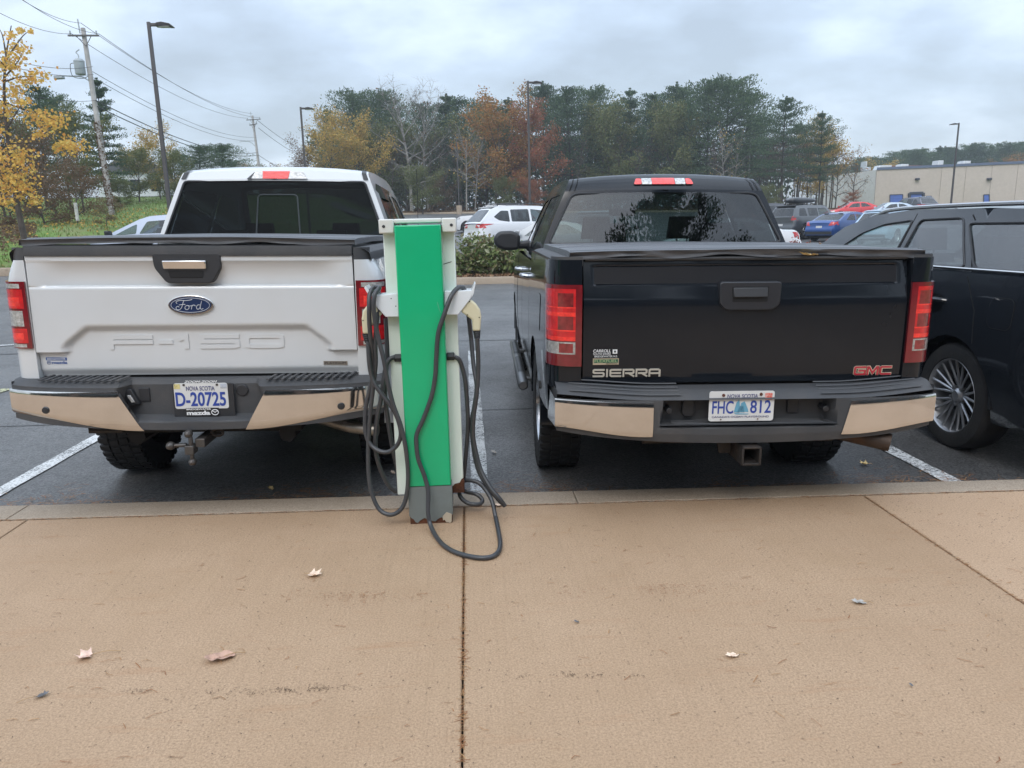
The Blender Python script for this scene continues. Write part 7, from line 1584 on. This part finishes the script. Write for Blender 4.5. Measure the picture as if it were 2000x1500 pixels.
# ---------------------------------------------------------------- fallen leaves on the pavement
leaf_cols = {'pink': (0.74, 0.52, 0.42), 'tan': (0.48, 0.30, 0.22), 'cream': (0.78, 0.60, 0.46), 'grey': (0.40, 0.38, 0.35), 'slate': (0.13, 0.13, 0.135), 'yellow': (0.68, 0.50, 0.22)}
def fallen(px, py, size, kind, colr, rot, label, stem=1.2, z=0.0, jag=True, name='fallen_leaf', squash=1.0):
    size *= 1.5 if colr != 'slate' else 1.0; p = atZ(px, py, z); G_.seed(int(px*7+py)); mb = MB()
    if kind == 'maple':
        R_ = [(0, 1.0), (14, .62), (30, .68), (48, .95), (60, .55), (82, .50), (100, .80), (120, .42), (150, .38), (180, .12)]
        pts = [(r*math.sin(R(a)), r*math.cos(R(a))) for a, r in R_]; pts = pts+[(-x, y) for x, y in pts[-2:0:-1]]
    elif kind == 'oval':
        pts = []
        for i in range(36):
            a = 2*PI*i/36; r = 1+(.035 if i % 2 else -.02); pts.append((.52*math.sin(a)*r*(1-.12*math.cos(a)), math.cos(a)*r))
    else: pts = [(0, 1), (.25, .6), (.5, .55), (.35, .2), (.4, -.2), (.12, -.6), (0, -.75), (-.2, -.5), (-.42, -.1), (-.3, .3), (-.55, .5), (-.2, .62)]
    V_, F_ = fill2d(pts, step=.16); mb.add([(x*size*squash, y*size, .006+size*((.50*abs(x)**1.5-.28*y*0+.35*max(0,y)**2)+.16*noise.noise((x*2.5+px, y*2.5, 0)))) for x, y in V_], F_)
    rt = thing(name, label, 'leaf', (p.x, p.y, z), (0, 0, R(rot)), 'fallen leaves on the pavement')
    m_ = mat('leaf_'+colr, leaf_cols[colr], rough=.7, var=.25, vs=60, dirt=tuple(c*.55 for c in leaf_cols[colr]), ds=120, da=.6); o = obj('blade', mb, m_, rt, smooth=60)
    q = MB(); q.tube(spline([(0, size*.35, .009+size*.03), (0.0, 0, .009), (0, -size*.3, .010)], 5), size*.016, 5)
    for s_ in (-1, 1):
        for yy in (.0, .3): q.tube([(0, size*yy, .010), (s_*size*.30*squash, size*(yy+.15), .012+size*.10)], size*.010, 4)
    obj('vein', q, m_, rt)
    if stem: q = MB(); q.tube(spline([(0, -size*.3, .009), (size*.05, -size*(.4+stem*.5), .012), (-size*.1, -size*(.4+stem), .006)], 5), size*.02+.0004, 5); obj('stem', q, mat('leaf_stem', (0.40, 0.26, 0.13), rough=.7), rt)
    return rt
fallen(172, 1284, .030, 'maple', 'pink', 105, 'pink and cream maple leaf with a long stem, at lower left', 2.0)
fallen(430, 1288, .034, 'oval', 'tan', 112, 'oval tan leaf with a toothed edge, right of the long stemmed maple leaf', 1.3)
fallen(610, 1125, .034, 'maple', 'cream', 250, 'pale curled maple leaf halfway to the charger', .5, squash=.8)
fallen(1432, 1283, .021, 'bit', 'cream', 100, 'small pale folded leaf in front of the black pickup', 1.3)
fallen(1680, 1179, .023, 'bit', 'grey', 80, 'small silvery grey leaf with an upright stem, lower right', 1.0)
fallen(1127, 1217, .014, 'bit', 'slate', 60, 'tiny slate coloured leaf scrap near the middle joint', .2)
fallen(1780, 1341, .010, 'bit', 'slate', 20, 'tiny dark leaf scrap at the lower right', 0)
fallen(80, 1362, .026, 'bit', 'slate', 300, 'dark wet leaf with a thin stem at the lower left', 2.2)
fallen(975, 989, .022, 'bit', 'cream', 90, 'cream leaf lying in the joint beside the cable end', .3)
fallen(1691, 908, .035, 'maple', 'yellow', 80, 'yellow maple leaf on the asphalt by the black pickup exhaust', .4, z=LOT+.004, squash=.8)
fallen(768, 925, .022, 'bit', 'cream', 30, 'small orange cream leaf on the asphalt behind the left cable loop', .2, z=LOT+.004)
fallen(530, 956, .024, 'bit', 'yellow', 30, 'small greenish leaf on the asphalt under the white pickup bumper', .2, z=LOT+.004)
fallen(965, 885, .025, 'bit', 'grey', 30, 'pale leaf on the asphalt right of the painted line', .2, z=LOT+.004)
fallen(1582, 500, .04, 'bit', 'yellow', 90, 'yellow leaf caught under the bed cover of the black pickup', .2)
bpy.data.objects['fallen_leaf.013'].location = atY(1582, 501, 3.70)
# pine needles and crumbs gathered along the kerb and in the joints (uncountable)
def needles(n, fn, m_, L0=.03, L1=.07, z=lambda x, y: 0.003, r=.0007, name='pine_needles', seed=4):
    G_.seed(seed); mb = MB()
    for _ in range(n):
        x, y = fn(); a = G_.gauss(0, .5) if G_.random() < .7 else G_.uniform(0, 6.28); l = G_.uniform(L0, L1); d = Vector((math.cos(a), math.sin(a), 0))*l/2; nb = Vector((-math.sin(a), math.cos(a), 0))*r*G_.uniform(.7, 1.6); zz = z(x, y); c = Vector((x, y, zz)); b = nb*G_.uniform(-8, 8)
        o = len(mb.v); mb.v += [tuple(c-d-nb), tuple(c-d+nb), tuple(c+b+nb+Vector((0, 0, .002))), tuple(c+b-nb+Vector((0, 0, .002))), tuple(c+d+nb), tuple(c+d-nb)]; mb.f += [(o, o+1, o+2, o+3), (o+3, o+2, o+4, o+5)]; mb.m += [0, 0]
    o = obj(name, mb, m_, smooth=0); o['kind'] = 'stuff'; return o
ndl = leafmat('needle_straw', [(0.30, 0.13, 0.05), (0.22, 0.09, 0.04), (0.42, 0.24, 0.11), (0.14, 0.07, 0.035)], .0)
def stain_line(px0, px1, py, spread):
    a, b = atZ(px0, py, 0), atZ(px1, py-4, 0)
    def f(): u = G_.random(); u = u**1.3 if noise.noise((u*6.3+px0, 0, 0))+G_.gauss(0, .25) > 0 else .35+.3*u; q = a.lerp(b, u); return q.x, q.y+.03*noise.noise((q.x*1.7, py, 0))+G_.gauss(0, spread)
    return f
gd = mat('line_grit', (0.13, 0.085, 0.055), rough=.9); gr = mat('rusty_grit', (0.33, 0.17, 0.09), rough=.9)
needles(170, stain_line(240, 860, 1350, .010), gd, .002, .007, r=.0011, name='grit', seed=31)
needles(60, stain_line(1010, 1270, 1328, .008), gd, .002, .007, r=.0011, name='grit', seed=32)
needles(260, stain_line(560, 850, 1168, .030), gr, .003, .009, r=.0007, name='grit', seed=33)
needles(260, stain_line(1090, 1530, 1155, .030), gr, .003, .009, r=.0007, name='grit', seed=34)
def kerb_band():
    x = G_.uniform(-4.5, 5.5); return x, KY(x)+.03+abs(G_.gauss(0, .16))*(1+.8*noise.noise((x*1.3, 0, 0)))
needles(9000, kerb_band, ndl, .03, .09, lambda x, y: LOT+.006+G_.random()*.012, .0013)
needles(420, lambda: (G_.uniform(-3, 3), 1.3+2.5*G_.random()**1.3), ndl, .015, .05, seed=8, r=.0009)
needles(1400, lambda: (G_.uniform(-3, 3), 1.2+2.6*G_.random()), mat('dark_grit', (0.10, 0.07, 0.05), rough=.9), .002, .007, seed=18, r=.0012, name='grit')
needles(500, lambda: (-.062+G_.gauss(0, .003), G_.uniform(1.2, 3.85)), ndl, .02, .05, lambda x, y: -.003+G_.random()*.004, .0007, seed=9)
needles(420, lambda: (2.155+G_.gauss(0, .004), G_.uniform(1.6, 3.75)), ndl, .02, .05, lambda x, y: -.003+G_.random()*.004, .0007, seed=10)
def jb(): x = G_.uniform(-3, 3.5); return x, JY(x)+G_.gauss(0, .004)
needles(900, jb, ndl, .02, .05, lambda x, y: .001, .0008, seed=12)
# leaf litter and long grass on the left bank, mulch litter round the island shrubs
def scatter(name, n, fn, lm, s0, s1, dz=0.12, up=None, asp=.7, seed=1):
    G_.seed(seed); mb = MB()
    for _ in range(n): x, y = fn(); leaf(mb, Vector((x, y, gz(x, y)+dz+G_.uniform(0, .03))), G_.uniform(s0, s1), asp, up)
    o = obj(name, mb, lm, smooth=0); o['kind'] = 'stuff'
scatter('grass', 26000, lambda: (G_.uniform(-44, -9.5), 26.2+58*G_.random()**1.7), leafmat('grass_blades', [(0.10, 0.17, 0.035), (0.15, 0.24, 0.055), (0.20, 0.24, 0.08), (0.24, 0.20, 0.10)], .2), .10, .22, .12, Vector((0, 0, 1.4)), .25, 2)
scatter('leaf_litter', 10000, lambda: (lambda y: (G_.uniform(-1.05*y, -.55*y), y))(G_.gauss(35, 2.6)), L_brown, .08, .2, .16, None, .8, 3)
scatter('leaf_litter', 2500, lambda: (G_.uniform(-30, -10), G_.uniform(26.5, 50)), L_yel, .07, .14, .2, None, .8, 6)
scatter('mulch_litter', 5000, lambda: (G_.uniform(-2, 4), G_.uniform(19.4, 22.2)), leafmat('mulch_bits', [(0.20, 0.11, 0.06), (0.30, 0.19, 0.11), (0.12, 0.07, 0.045)], 0), .04, .10, .16, None, .6, 4)
scatter('leaf_litter', 9000, lambda: (G_.uniform(-9, 45), G_.uniform(84.5, 100)), L_brown, .15, .4, .2, None, .8, 5)
# ---------------------------------------------------------------- moist air
hz = MB(); hz.box(-400, 400, -60, 420, -3, 60); ho_ = obj('haze', hz, None, smooth=0); ho_['kind'] = 'stuff'
hm = bpy.data.materials.new('haze_air'); hm.use_nodes = True; t = hm.node_tree; t.nodes.clear(); o = t.nodes.new('ShaderNodeOutputMaterial'); pv = t.nodes.new('ShaderNodeVolumePrincipled')
pv.inputs['Color'].default_value = (0.80, 0.86, 0.93, 1); pv.inputs['Density'].default_value = 0.0010; pv.inputs['Anisotropy'].default_value = 0.3
t.links.new(pv.outputs[0], o.inputs['Volume']); ho_.data.materials.clear(); ho_.data.materials.append(hm)
